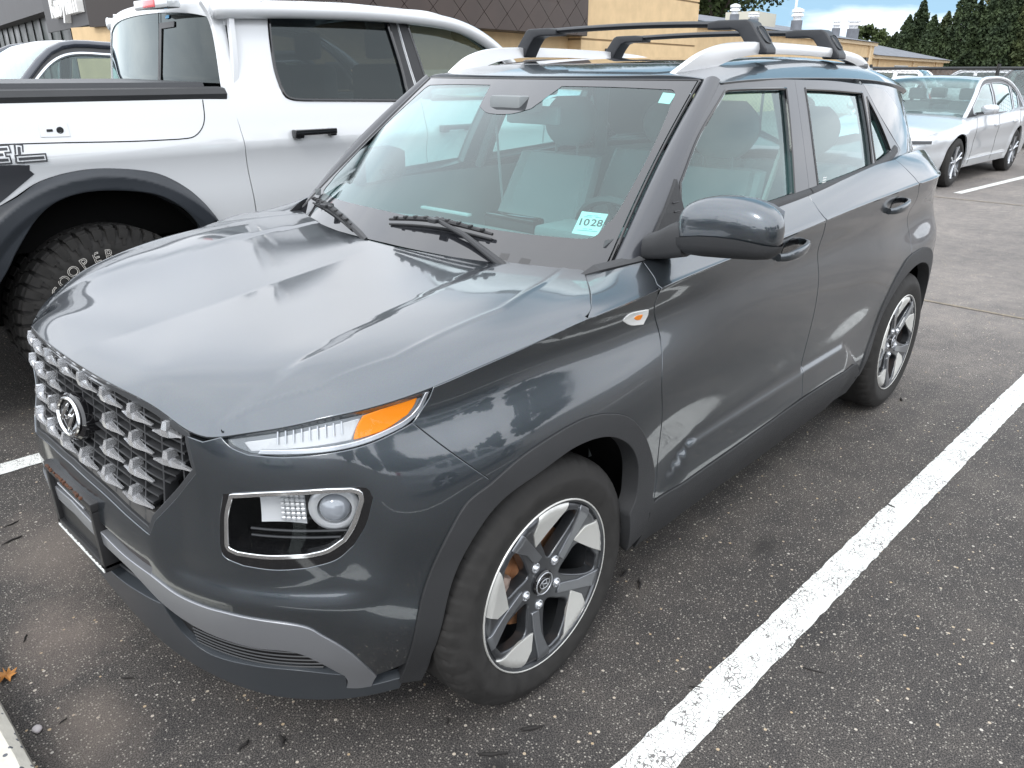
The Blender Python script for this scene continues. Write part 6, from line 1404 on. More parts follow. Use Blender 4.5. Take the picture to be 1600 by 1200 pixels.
# ================================================================== other parked cars (built facing +X at the origin, then placed)
def generic_car(name,label,loc,rz,paintm,kind='sedan',detail=2,group=None,roof_rails=False,plate=None,L=4.9,Wd=1.86,Ht=1.445,wheelbase=2.84,trim=.006):
    t=thing(name,label,'car',(0,0,0),0,group)
    hw=Wd/2;fx=L/2;rx=-L/2;fa=fx-.95;ra=fa-wheelbase;wr=.335 if kind=='sedan' else .36
    suvk=kind=='suv'
    belt=.93 if not suvk else 1.02
    # plan half width along x
    WX=F1([(rx,hw*.72),(rx+.12,hw*.86),(rx+.45,hw*.96),(rx+1.2,hw),(0,hw),(fx-1.2,hw*.99),(fx-.55,hw*.93),(fx-.2,hw*.80),(fx,hw*.62)])
    ZTp=F1([(rx,belt-.02),(rx+.3,belt+.03),(-.8,belt+.02),(.6,belt-.005),(fx-1.35,belt-.03 if not suvk else belt-.0),(fx-.6,belt-.13 if not suvk else belt-.07),(fx-.15,.70 if not suvk else .84),(fx,.62 if not suvk else .76)])
    def BS(x,h): # side : h 0..1 bottom->belt
        x=np.atleast_1d(np.asarray(x,float));h=np.atleast_1d(np.asarray(h,float));z=.20+h*(ZTp(x)-.20)
        ins=.07*(1-h)**3+.035*sm(.72,1.05,h)+.012*np.exp(-((h-.55)/.14)**2)
        for c in(fa,ra): ins=ins-.018*sm(.52,.38,np.hypot(x-c,z-wr))
        return np.c_[x,WX(x)-ins,z]
    def hz(x,z): return (z-.20)/(float(ZTp(x)[0])-.20)
    def archpts(c,r,n=18): return [(c+r*math.cos(a),hz(c+r*math.cos(a),wr+r*math.sin(a))) for a in np.linspace(math.radians(-12),math.radians(192),n)]
    ra_=wr+.055
    side=outline([(rx,.25),(rx,1.0)],[(x,1.0) for x in np.linspace(rx,fx,30)],[(fx,1.0),(fx,.25)],[(fx,.25),(fx-.3,.06),(fa+ra_*.98,.05)],archpts(fa,ra_),[(fa-ra_*.98,.05),(ra+ra_*.98,.05)],archpts(ra,ra_),[(ra-ra_*.98,.05),(rx+.2,.08),(rx,.25)],res=.05)
    body=panel('body_side',BS,side,paintm,t,ref=(0,0,.6),res=.07,thick=.02);mirror_y(body)
    # top skin: hood + deck + nose + tail as one loft across
    xs=np.r_[np.linspace(fx,fx-1.5,14),np.linspace(fx-1.6,rx,16)];secs=[]
    for x in xs:
        w_=float(WX(x)[0])-.035;z=float(ZTp(x)[0]);secs.append([(x,w_*s_,z+(.055 if x<fx-.25 else .02)*(1-abs(s_)**2.4)) for s_ in np.linspace(-1,1,17)])
    V_,F_=loft(secs,closed=False);mk('hood',V_,F_,paintm,t)
    def endcap(x,nm,mt):
        w_=float(WX(x)[0])-.02;z=float(ZTp(x)[0]);V=[];s0=1 if x>0 else -1
        for h in np.linspace(0,1,7):
            zz=.22+h*(z-.22);b=.05*math.sin(h*math.pi)
            for s_ in np.linspace(-1,1,13):V.append((x+s0*(b+.10*(1-abs(s_)**2.2)),w_*s_,zz))
        return mk(nm,V,[(j*13+k,j*13+k+1,(j+1)*13+k+1,(j+1)*13+k) for j in range(6) for k in range(12)],mt,t)
    fc=endcap(fx-.02,'front_bumper',paintm);endcap(rx+.02,'rear_bumper',paintm)
    # greenhouse
    rf0,rf1=(.15,-1.05) if kind=='sedan' else (.25,-1.75)
    cow,bk=(1.12,-2.02) if kind=='sedan' else (1.15,-2.30)
    if not suvk: pass
    TOPZ=F1([(cow+.0,belt+.02),(cow-.45,(belt+Ht)/2+.02),(rf0+.12,Ht-.045),(rf0-.25,Ht-.004),(-.6,Ht),(rf1,Ht-.035),(rf1-.35,Ht-.125) if kind=='sedan' else (rf1-.25,Ht-.10),(bk,belt+.03)])
    def GY(x,z): 
        x=np.atleast_1d(np.asarray(x,float));z=np.atleast_1d(np.asarray(z,float))
        return np.c_[x,hw*.955-.03-.10*np.abs((x+.3)/1.9)**2.2-.36*(z-belt)-.15*np.clip(z-belt-.3,0,1),z]
    # roof + screens
    secs=[];xs2=np.linspace(cow,bk,44)
    for x in xs2:
        z=float(TOPZ(x)[0]);y=float(GY(x,z)[0,1]);secs.append([(x,y*s_,z+.035*(1-abs(s_)**2.5)) for s_ in np.linspace(-1,1,15)])
    def seg(a,b): return [s_ for s_,x in zip(secs,xs2) if b-1e-6<=x<=a+1e-6]
    gl_=glass('car glass '+('dark' if detail<2 else 'clear'),(.35,.42,.40) if detail<2 else (.55,.66,.64),1.9)
    V_,F_=loft(seg(cow,rf0+.05),closed=False);wsn=mk('windscreen',V_,F_,gl_,t)
    V_,F_=loft(seg(rf0+.13,rf1-.02),closed=False);rfm=mk('roof',V_,F_,paintm,t)
    V_,F_=loft(seg(rf1+.06,bk),closed=False);mk('rear_window',V_,F_,gl_,t)
    # side frame with window holes
    top_=[(x,float(TOPZ(x)[0])-.012) for x in np.linspace(cow-.02,bk+.02,30)]
    fr=outline([(cow+.02,belt-.02),(cow-.02,top_[0][1])],top_,[top_[-1],(bk,belt-.02)],[(bk,belt-.02),(cow+.02,belt-.02)],res=.05)
    def win(x0,x1,front=False,rearc=False):
        zb=belt+.03;n=10;up=[(x,float(TOPZ(x)[0])-.075) for x in np.linspace(x0,x1,n)]
        up=[(x,max(z,zb+.02)) for x,z in up];return outline([(x0,zb),(x0,up[0][1])],up,[up[-1],(x1,zb)],[(x1,zb),(x0,zb)],res=.04)
    wA=win(cow-.30,-.10);wB=win(-.20,(-1.12 if not suvk else -1.20));hs=[wA,wB]
    if suvk: hs.append(win(-1.32,-1.95))
    else: hs.append(win(-1.20,-1.55))
    frm=panel('window_frame',GY,fr,M_TRIM if detail>1 else paintm,t,holes=hs,ref=(0,0,1.1),res=.10,thick=.02)
    for w_ in hs:
        panel('window',GY,inset2(w_,-.006),gl_,frm,ref=(0,0,1.1),res=.15,off=-.008,skirt=False)
        if detail>1:
            X3=GY(w_[:,0],w_[:,1]);X3=np.vstack([X3,X3[:1]]);MB().tube(X3,trim,5,caps=False).obj('window_trim',M_SATIN,frm)
    mirror_y(frm)
    # roof side rails of paint (pillars)
    for s_ in(1,-1):
        p_=[(x,s_*(float(GY(x,float(TOPZ(x)[0]))[0,1])+.002),float(TOPZ(x)[0])-.004) for x in np.linspace(cow+.05,bk-.02,36)];V_,F_=tube(p_,.030,8);mk('pillar',V_,F_,paintm,t)
    # doors seams, handles
    if detail>1:
        for s_ in(1,-1):
            for xx in (cow-.22,-.15,-1.28):
                pts=[BS(xx-(.0 if h>.3 else (.3-h)*.2),h)[0]*[1,s_,1] for h in np.linspace(.10,1,12)];MB().tube(pts,.003,4).obj('panel_gap',M_GAP,t)
            for xx in(-.02-.12,-1.05):
                q=BS(xx+.1,.80)[0]*[1,s_,1];MB().add(*bevbox(q[0]-.11,q[0]+.11,q[1]-.0-.012+s_*.016,q[1]+.012+s_*.016,q[2]-.014,q[2]+.014,.010,2)).obj('door_handle',paintm,t)
            pts=[BS(x,.20)[0]*[1,s_,1]+[0,s_*.004,0] for x in np.linspace(fa-.5,ra+.5,20)];MB().tube(pts,.006,5).obj('sill_line',M_SATIN,t)
    # mirrors
    for s_ in(1,-1):
        q=GY(cow-.42,belt+.06)[0];m_=MB();secs=[]
        for y,sx_,sz_ in((.06,.03,.03),(.10,.055,.055),(.17,.075,.068),(.24,.07,.062),(.28,.03,.03)):
            secs.append([(q[0]+sx_*se(2*math.pi*k/14,.8)[0],s_*(q[1]+y),belt+.10+sz_*se(2*math.pi*k/14,.8)[1]) for k in range(14)])
        m_.add(*loft(secs));mo=m_.obj('door_mirror',paintm,t);MB().tube([(q[0],s_*(q[1]-.01),belt+.03),(q[0],s_*(q[1]+.10),belt+.05)],.02,6).obj('mirror_arm',M_TRIM,mo)
    # lamps
    zf=float(ZTp(fx-.1)[0])
    if detail>1:
        for s_ in(1,-1):
            V=[];F_=[]
            for k,y in enumerate(np.linspace(.30,float(WX(fx-.30)[0])-.005,9)):
                xx=fx-.02+.08-.42*max(0,(y-.3)/.6)**2.4
                for z in(zf-.012,zf-.055):V.append((xx+.02,s_*y,z))
            F_=[(2*k,2*k+1,2*k+3,2*k+2) for k in range(8)];mk('light_bar',*recalc(V,F_),mat('dark lamp bar',(.13,.14,.15),.15,.5,coat=1),t)
        V=[];F_=[]
        for z,w1 in((.60,.62),(.50,.60),(.38,.56)):
            for s_ in np.linspace(-1,1,13):V.append((fx+.125-.10*abs(s_)**2.2+.02,w1*s_,z))
        F_=[(j*13+k,j*13+k+1,(j+1)*13+k+1,(j+1)*13+k) for j in range(2) for k in range(12)];mk('grille',V,F_,M_GLOSSB,t)
        for z in(.42,.46,.50,.54): MB().tube([(fx+.155-.10*abs(s_)**2.2,.58*s_,z) for s_ in np.linspace(-1,1,13)],.005,4).obj('grille_bar',M_TRIM,t)
        for s_ in(1,-1): MB().add(*bevbox(fx-.02,fx+.10,s_*.50-.09,s_*.50+.09,.60,.63,.01)).obj('lamp_lens',M_REFL,t)
        V=[];
        for z in(.33,.26): 
            for s_ in np.linspace(-1,1,13):V.append((fx+.15-.10*abs(s_)**2.2,.60*s_,z))
        mk('lower_intake',V,[(k,k+1,13+k+1,13+k) for k in range(12)],M_GLOSSB,t)
    else:
        for s_ in(1,-1):
            MB().add(*bevbox(fx-.25,fx+.02,s_*(hw*.70)-.13,s_*(hw*.70)+.13,zf-.10,zf-.02,.02)).obj('headlamp',M_REFL,t)
            MB().add(*bevbox(rx-.04,rx+.2,s_*(hw*.72)-.12,s_*(hw*.72)+.12,.75,.90,.02)).obj('tail_lamp',M_RED,t)
        MB().add(*bevbox(fx+.02,fx+.10,-.45,.45,.40,.62,.02)).obj('grille',M_GLOSSB,t)
    if plate: MB().add(*bevbox(fx+.10,fx+.13,-.15,.15,.40,.55,.005)).obj('number_plate',plate,t)
    if roof_rails:
        for s_ in(1,-1):
            MB().tube(catmull([(.10,s_*.52,Ht-.04),(-.1,s_*.54,Ht+.035),(-.8,s_*.55,Ht+.05),(-1.6,s_*.54,Ht+.02),(-1.75,s_*.52,Ht-.05)],5),.016,6).obj('roof_rail',M_SATIN,t)
        for x in(-.35,-1.2): MB().tube([(x,-.60,Ht+.08),(x,.60,Ht+.08)],.02,6).obj('crossbar',M_TRIM,t)
    # wheels
    Y=np.array([0,1.,0]);Xv=np.array([1.,0,0]);Z=np.array([0,0,1.])
    for c in(fa,ra):
        for s_ in(1,-1):
            yc=s_*(hw-.125);a_=.10
            V_,F_=lathe([(wr*.66,a_*.9),(wr*.72,a_*1.04),(wr*.86,a_*1.06),(wr*.97,a_*.85),(wr,a_*.5),(wr,-a_*.6),(wr*.9,-a_),(wr*.6,-a_)],(c,yc,wr),Y*s_,Xv,Z,40);w_=mk('wheel',*recalc(V_,F_),M_RUB,t,ang=40)
            V_,F_=lathe([(wr*.68,a_*.92),(wr*.64,a_*.85),(wr*.60,-.02),(.001,-.02)],(c,yc,wr),Y*s_,Xv,Z,30);mk('rim',V_,F_,M_RIMD if detail>1 else M_GAP,w_)
            m_=MB()
            for k in range(5 if detail>1 else 5):
                a=2*math.pi*k/5+.2
                for da in(-.16,.16):
                    p=[(c+r*math.cos(a+da*(r/.2)),yc+s_*(a_*.78+.10*r),wr+r*math.sin(a+da*(r/.2))) for r in(.03,wr*.4,wr*.66)];m_.tube(p,[.022,.014,.015],6)
            m_.tube([(c,yc+s_*.06,wr),(c,yc+s_*.10,wr)],.04,10);m_.obj('spokes',M_SATIN,w_)
            q=[(c+(ra_)*math.cos(a),s_*(float(BS(c,.5)[0,1])-.05),wr+ra_*math.sin(a)) for a in np.linspace(-.2,math.pi+.2,18)];q2=[(a,b-s_*.35,d) for a,b,d in q]
            mk('wheel_well',q+q2,[(k,k+1,18+k+1,18+k) for k in range(17)],M_LINER,t)
    # interior
    MB().box(rx+.4,fx-.9,-hw+.15,hw-.15,.30,.50).obj('floor_pan',M_GAP,t,smooth=False)
    MB().box(fx-1.0,fx-.10,-hw*.6,hw*.6,.30,.62).obj('engine_block',M_GAP,t,smooth=False)
    MB().add(*bevbox(.75,1.15,-hw*.75,hw*.75,belt-.20,belt+.01,.05)).obj('dashboard',M_DARKIN,t)
    for x in(.0,-1.0):
        for y in(-.38,.38):
            m_=MB();m_.add(*bevbox(x-.30,x-.16,y-.25,y+.25,.45,belt+.17,.05,2));m_.add(*bevbox(x-.30,x-.20,y-.13,y+.13,belt+.19,belt+.36,.04,2));m_.obj('seat',M_DARKIN,t)
    MB().box(-2.2,-1.3,-hw*.7,hw*.7,.5,belt-.03).obj('parcel_shelf',M_DARKIN,t,smooth=False)
    t.location=loc;t.rotation_euler=(0,0,rz)
    return t
P_SIL=paint('silver paint',(.62,.65,.68),metal=.5,rough=.32)
P_DKB=paint('midnight blue paint',(.020,.026,.042),metal=.4,rough=.35)
P_GRY=paint('light grey paint',(.42,.44,.46),metal=.5,rough=.35)
P_BLK=paint('black car paint',(.012,.012,.014),rough=.3)
P_WH2=paint('white car paint',(.78,.79,.80),rough=.35)
PLB=mat('pale blue plate',(.45,.50,.80),.5)
# silver sedan parked further along the lot, facing the camera
generic_car('silver_sedan','silver sedan parked facing us right of the grey SUV near the chain link fence',(-12.75,-2.02,0),math.radians(-2.5),P_SIL,'sedan',2)
# dark car with cream window line behind the pickup
c_=generic_car('dark_blue_sedan','dark blue car with bright window trim parked behind the white pickup bed',(-1.4,-5.7,0),math.radians(2),P_DKB,'suv',2,Ht=1.70,trim=.014)
# corner of another car at the right edge of the frame
# cars beyond the fence
bgc=[('white SUV beyond the fence, behind the left side of the silver sedan roof',(-27.5,-8.6),-88,P_WH2,'suv',True),
('grey SUV with dark roof rails parked beyond the fence over the silver sedan roof',(-29.5,-5.6),-90,P_GRY,'suv',True),
('silver compact parked beyond the fence between the railed SUV and the dark SUV',(-31.5,-3.0),-86,P_SIL,'sedan',False),
('black SUV with pale blue plate facing us beyond the fence at the right edge',(-21.0,-2.05),-12,P_BLK,'suv',False),
('light grey sedan in the far row beyond the fence',(-37.0,-1.0),-90,P_GRY,'sedan',False)]
for i,(lb,(x,y),rz,pm,kd,rr_) in enumerate(bgc):
    generic_car('parked_car',lb.replace('SUV','SUV'),(x,y,0),math.radians(rz),pm,kd,1,'cars parked beyond the chain link fence',roof_rails=rr_,plate=PLB if i==3 else None,Ht=1.62 if kd=='suv' else 1.44)

# ================================================================== buildings
def stucco(name,col): return mat(name,col,.9,spec=.2,noise=(3,.08),bump=(60,.4))
M_STU=stucco('tan stucco',(.62,.46,.27))
M_STU2=stucco('tan stucco dark joint',(.30,.22,.13))
M_ROOF=mat('grey shingle roof',(.155,.165,.185),.85,noise=(2.5,.22),bump=(40,.6))
M_BRN=mat('brown metal tile',(.060,.044,.038),.45,.35,noise=(1.5,.15))
M_BRN2=mat('brown tile joint',(.028,.021,.018),.6)
M_DGL=mat('dark storefront glass',(.014,.024,.019),.35,spec=.15,noise=(1.2,.5))
M_FAS=mat('charcoal fascia',(.075,.075,.078),.6,noise=(2,.12))
M_WHT=mat('white metal vent',(.72,.73,.74),.45,.2)
def ang(d): return math.radians(d)
# direction of the long facade
A0=np.array([-15.6,-11.45]);dB=np.array([math.cos(ang(-174)),math.sin(ang(-174))]);nB=np.array([-dB[1],dB[0]])  # nB points ...
if nB@(np.array([1.2,1.8])-A0)<0:nB=-nB
def wall_box(mb,p,d,n,l,depth,z0,z1):
    """block starting at p, running l along d, going 'depth' behind the face (-n)"""
    p=np.array(p);q=[p,p+d*l,p+d*l-n*depth,p-n*depth];V=[(a[0],a[1],z) for z in(z0,z1) for a in q];mb.add(V,[(0,1,2,3),(7,6,5,4),(0,4,5,1),(1,5,6,2),(2,6,7,3),(3,7,4,0)])
def blk(name,mt,par,p,d,n,l,depth,z0,z1): 
    mb=MB();wall_box(mb,p,d,n,l,depth,z0,z1);V,F_=recalc(mb.V,mb.F);return mk(name,V,F_,mt,par,smooth=False)
# --- tan school-like building with grey roof
tb=thing('tan_building','long tan stucco building with grey shingle roof and white roof vents','building',(-40,-16,0))
T0=A0+dB*6.4
blk('wall',M_STU,tb,T0-nB*.6,dB,nB,25.6,14,0,2.93)
blk('eave',mat('tan trim',(.66,.52,.34),.8),tb,T0-nB*.45,dB,nB,25.7,.6,2.93,3.10)
T1=T0+dB*25.6
wl=blk('wall',M_STU,tb,T1-nB*.9,dB,nB,24.0,14,0,2.30)
blk('eave',mat('tan trim',(.66,.52,.34),.8),tb,T1-nB*.55,dB,nB,24.4,.7,2.30,2.48)
def roofprism(p,d,n,l,depth,z0,h,over,name,hip=0):
    p=np.array(p);a=p+n*over;b=p+d*l+n*over;c=p+d*(l-hip)-n*depth*.5;e=p-n*depth*.5;f=p+d*l-n*(depth+over);g=p-n*(depth+over)
    V=[(a[0],a[1],z0),(b[0],b[1],z0),(c[0],c[1],z0+h),(e[0],e[1],z0+h),(f[0],f[1],z0),(g[0],g[1],z0)]
    return mk(name,*recalc(V,[(0,1,2,3),(3,2,4,5),(1,4,2),(0,3,5)]),M_ROOF,tb,smooth=False)
roofprism(T0-nB*.45,dB,nB,25.6,14,3.10,1.25,.15,'roof')
roofprism(T1-nB*.6,dB,nB,24.4,14,2.48,1.9,.25,'roof',hip=19)
# windows on the far wing
for s0 in (7.0,14.2):
    p=T1-nB*.9+dB*s0
    w_=blk('window',mat('white window frame',(.62,.62,.60),.6),tb,p+nB*.05,dB,nB,3.9,.08,.35,2.0)
    for k in range(3):
        q=p+dB*(.12+k*1.27)
        for z0,z1 in((.42,1.15),(1.23,1.94)): blk('pane',M_DGL,w_,q+nB*.07,dB,nB,1.14,.05,z0,z1)
for s0 in (2.5,12.3,20.5): blk('downpipe',mat('tan trim',(.66,.52,.34),.8),tb,T1-nB*.9+dB*s0+nB*.1,dB,nB,.16,.1,0,2.30)
blk('downpipe',mat('tan trim',(.66,.52,.34),.8),tb,T1-nB*.6+dB*-1.2+nB*.1,dB,nB,.2,.1,0,2.9)
blk('wall_lamp',M_TRIM,tb,T0-nB*.6+dB*22.2+nB*.5,dB,nB,.5,.5,2.1,2.3)
# roof vents
def vent(px,d_,zb,h,r,style):
    pass
def cyl(mb,c,r,z0,z1,n=14,r2=None):
    r2=r if r2 is None else r2;V=[(c[0]+(r if j==0 else r2)*math.cos(2*math.pi*k/n),c[1]+(r if j==0 else r2)*math.sin(2*math.pi*k/n),z) for j,z in((0,z0),(1,z1)) for k in range(n)]
    mb.add(V,[(k,(k+1)%n,n+(k+1)%n,n+k) for k in range(n)]+[[n+k for k in range(n)],list(range(n))[::-1]])
def roof_vent(s0,back,z,r,h,dark=False,cap=True):
    p=T0+dB*s0-nB*back;mb=MB();cyl(mb,p,r*1.1,z-.4,z+h*.45);v=mb.obj('roof_vent',M_ROOF if not dark else M_TRIM,tb,ang=30)
    mb=MB();cyl(mb,p,r*.8,z+h*.45,z+h*.8);cyl(mb,p,r*1.25,z+h*.62,z+h*.74,r2=r*1.1);cyl(mb,p,r*1.2,z+h*.8,z+h*.92,r2=r*1.2);cyl(mb,p,r*1.2,z+h*.92,z+h,r2=r*.3);mb.obj('cowl',M_WHT,v,ang=30)
for s0,b_,z,r,h in ((1.6,2.0,3.4,.17,.85),(8.3,2.0,3.4,.17,.70),(10.4,2.0,3.45,.20,.45),(16.0,2.0,3.4,.24,1.0),(22.6,2.0,3.4,.20,.85),(25.2,1.8,3.4,.30,1.0)): roof_vent(s0,b_,z,r,h)
blk('air_unit',mat('beige air unit',(.50,.48,.40),.6),tb,T0+dB*13.3-nB*3,dB,nB,2.6,1.5,3.4,4.15)
mb=MB();cyl(mb,T0+dB*16.2-nB*2.2,.06,3.3,5.1,8);mb.obj('vent_pipe',M_WHT,tb)
# --- tall tan block
tt_=thing('tan_block','tall tan stucco block with thin recessed joints behind the crossbars','building',(-18,-13,0))
H_=4.4;LB=6.9;cell=2.2
zj=[0,1.05,2.30,3.55,H_]
for j in range(len(zj)-1):
    g=.025;x0=0
    for k,(a,b) in enumerate(((0,LB),)):
        blk('stucco_panel',M_STU,tt_,A0+dB*(a+.0),dB,nB,b-a,.10,zj[j]+g,zj[j+1]-g)
    # the short return facing the camera
blk('wall',M_STU2,tt_,A0+dB*.03-nB*.03,dB,nB,LB-.06,8,0,H_-.01)
for j in range(len(zj)-1):
    g=.025;blk('stucco_panel',M_STU,tt_,A0-nB*.05,-nB,-dB if 0 else -dB,8,.08,zj[j]+g,zj[j+1]-g)
blk('wall_lamp',M_TRIM,tt_,A0+dB*1.2+nB*.25,dB,nB,.35,.25,1.95,2.10)
# --- retail building, corner towards the camera: brown tiled upper band
rt=thing('storefront_building','dark retail building with brown diagonal tiled band and white lettered sign','building',(-7,-12,0))
K=A0-dB*9.35-nB*.4;K=np.array(K)
dA=np.array([math.cos(ang(-98.5)),math.sin(ang(-98.5))]);nA=np.array([dA[1],-dA[0]])
if nA@(np.array([1.2,1.8])-K)<0:nA=-nA
LBk=9.35
blk('wall',M_STU,rt,K+dB*.1,dB,nB,LBk-.1,7,0,2.38)
zb_=2.36
blk('upper_band',M_BRN2,rt,K+nB*.55,dB,nB,LBk+.02,6.5,zb_,4.1)
# diagonal tiles on the brown band : individual diamonds
tile=[];sz=.62
V_t=None
def diamonds(p0,d,n,L_,z0,z1,par,mt,s=.62):
    me=None;cnt=0
    ks=int(L_/s)+2;js=int((z1-z0)/s*2)+2
    for j in range(-1,js):
        for k in range(-1,ks*1+1):
            cx=k*s+(j%2)*s/2+s/2;cz=z0+j*s*.42
            h=s*.42-.007;w_=s/2-.010
            poly=[(cx-w_,cz),(cx,cz-h),(cx+w_,cz),(cx,cz+h)]
            # clip by rectangle
            def clip(poly,ax,lim,sgn):
                o=[]
                for i in range(len(poly)):
                    a,b=poly[i],poly[(i+1)%len(poly)];ia=sgn*(a[ax]-lim)<=0;ib=sgn*(b[ax]-lim)<=0
                    if ia:o.append(a)
                    if ia!=ib:
                        t_=(lim-a[ax])/(b[ax]-a[ax]);o.append((a[0]+(b[0]-a[0])*t_,a[1]+(b[1]-a[1])*t_))
                return o
            for ax,lim,sg in((0,0,-1),(0,L_,1),(1,z0+.01,-1),(1,z1,1)):
                if len(poly)>=3: poly=clip(poly,ax,lim,sg)
            if len(poly)<3: continue
            a_=abs(area2(np.array(poly)))
            if a_<.004: continue
            tlt=random.uniform(-.004,.004)
            V=[];m_=len(poly)
            for off in(0,.022):
                for i,(u,z) in enumerate(poly):
                    q=np.array(p0)+d*u+n*(off+(tlt*(1 if i%2 else -1) if off else 0));V.append((q[0],q[1],z))
            Fc=[list(range(m_,2*m_)),list(range(m_))[::-1]]+[(i,(i+1)%m_,m_+(i+1)%m_,m_+i) for i in range(m_)]
            V,Fc=recalc(V,Fc);mk('tile',V,Fc,mt,par,smooth=False);cnt+=1
    return cnt
nt_=diamonds(K+nB*.555,dB,nB,LBk,zb_,4.1,rt,M_BRN,s=.80)
# glazed front along dA
Ls=44
gz=blk('glazing',M_DGL,rt,K+dA*.3,dA,nA,Ls,.3,.0,3.26)
for k in range(26): blk('mullion',M_TRIM,rt,K+dA*(.3+k*1.7)+nA*.04,dA,nA,.05,.05,0,3.25)
blk('transom',M_TRIM,rt,K+dA*.3+nA*.045,dA,nA,Ls,.04,2.20,2.26)
blk('fascia',M_FAS,rt,K-dA*.2+nA*.5,dA,nA,Ls,1.2,3.25,4.9)
blk('white_trim',mat('white trim',(.60,.61,.60),.5),rt,K+dA*8+nA*.60,dA,nA,Ls-8,.12,2.02,2.10) if 0 else None
blk('white_trim',mat('pale trim strip',(.50,.52,.51),.5),rt,K+dA*5+nA*.62,dA,nA,Ls-5,.10,2.06,2.17)
# sign: board + letters
sgp=K+dA*12.4+nA*.55
sg=thing('shop_sign','white lettered shop sign on the charcoal fascia behind the dark car','sign',(sgp[0],sgp[1],3.4))
blk('sign_board',mat('sign board grey',(.06,.06,.062),.6),sg,sgp-dA*4.4,dA,nA,8.3,.06,2.62,4.6)
ex=-dA if (np.cross(np.r_[-dA,0],[0,0,1.])@np.r_[nA,0])>0 else dA
o_=text_on('sign_letters','Kabylum',.80,(sgp[0]+nA[0]*.09,sgp[1]+nA[1]*.09,3.20),np.r_[ex,0]*1.35,(0,0,1.),mat('white sign letters',(.80,.80,.78),.5),sg,bold=.03,extrude=.06)
# ================================================================== fence
fn=thing('chain_link_fence','black chain link fence running behind the silver sedan','fence',(-16.6,-2,0))
FX=-16.8;fy0,fy1=-9.5,9.0;M_FEN=mat('black fence pipe',(.018,.019,.020),.45)
def fxy(y): return FX+.06*(y+2)
mb=MB();mb.tube([(fxy(y),y,1.60) for y in np.linspace(fy0,fy1,8)],.03,8);mb.obj('top_rail',M_FEN,fn)
for y in np.arange(fy0,fy1+.1,2.45):
    mb=MB();mb.tube([(fxy(y),y,0),(fxy(y),y,1.68)],.034,8);mb.obj('post',M_FEN,fn)
V=[];F_=[]
def wire(mb,p,q,r=.0032): mb.add([tuple(np.array(p)+[0,0,r]),tuple(np.array(p)+[r,0,-r]),tuple(np.array(p)+[-r,0,-r]),tuple(np.array(q)+[0,0,r]),tuple(np.array(q)+[r,0,-r]),tuple(np.array(q)+[-r,0,-r])],[(0,1,4,3),(1,2,5,4),(2,0,3,5)])
mb=MB();st_=.10
for y in np.arange(fy0-1.6,fy1,st_):
    for s_ in(1,-1):
        a=(y,.05) if s_>0 else (y+1.55,.05);b=(y+1.55,1.60) if s_>0 else (y,1.60)
        wire(mb,(fxy(a[0]),a[0],a[1]),(fxy(b[0]),b[0],b[1]))
mo=mb.obj('wire_mesh',mat('galvanised wire',(.10,.10,.10),.5,.3),fn,smooth=False,kind='stuff')
# brown board fence far behind
wf=thing('board_fence','weathered brown board fence in front of the conifers','fence',(-70,-8,0))
M_BF=mat('weathered boards',(.16,.13,.115),.9,noise=(4,.3))
for k in range(150):
    y=-23+k*.30;h=1.85+random.uniform(-.05,.05);x=-64+.05*(y+10)
    mb=MB();mb.box(x-.02+random.uniform(-.015,.015),x+.02,y,y+.285,0,h);mb.obj('board',M_BF,wf,smooth=False)
# ================================================================== trees
LEAF={}
def leafmat(nm,col):
    if nm in LEAF: return LEAF[nm]
    m=bpy.data.materials.new(nm);m.use_nodes=True;t=m.node_tree;b=t.nodes['Principled BSDF'];oi=t.nodes.new('ShaderNodeTexCoord');n=t.nodes.new('ShaderNodeTexNoise');n.inputs['Scale'].default_value=.9;n.inputs['Detail'].default_value=5;t.links.new(oi.outputs['Object'],n.inputs[0])
    r=t.nodes.new('ShaderNodeValToRGB');t.links.new(n.outputs[0],r.inputs[0]);r.color_ramp.elements[0].position=.35;r.color_ramp.elements[0].color=(*[c*.65 for c in col],1);r.color_ramp.elements[1].position=.7;r.color_ramp.elements[1].color=(col[0]*1.5,col[1]*1.35,col[2]*1.1,1)
    t.links.new(r.outputs[0],b.inputs['Base Color']);b.inputs['Roughness'].default_value=.7;b.inputs['Specular IOR Level'].default_value=.25;LEAF[nm]=m;return m
M_BARK=mat('bark',(.07,.055,.045),.9,noise=(8,.3))
def tri_cloud(P,N_,size):
    n=len(P);a=rng.normal(size=(n,3));a/=np.linalg.norm(a,axis=1)[:,None];b=np.cross(a,rng.normal(size=(n,3)));b/=np.linalg.norm(b,axis=1)[:,None]
    s=size*rng.uniform(.6,1.3,n)[:,None];V=np.empty((n,4,3));V[:,0]=P-a*s*.5;V[:,1]=P+b*s*.35;V[:,2]=P+a*s*.5;V[:,3]=P-b*s*.35
    F_=np.arange(n*4).reshape(n,4);return V.reshape(-1,3),F_
def cloud_obj(nm,V,F_,mt,par):
    me=bpy.data.meshes.new(nm);V=V-np.array(rloc(par));me.vertices.add(len(V));me.vertices.foreach_set('co',V.ravel());me.loops.add(F_.size);me.loops.foreach_set('vertex_index',F_.ravel().astype(np.int32));me.polygons.add(len(F_));me.polygons.foreach_set('loop_start',(np.arange(len(F_))*F_.shape[1]).astype(np.int32));me.polygons.foreach_set('loop_total',np.full(len(F_),F_.shape[1],np.int32));me.update();me.validate();me.materials.append(mt);o=bpy.data.objects.new(nm,me);link(o);o.parent=par;return o
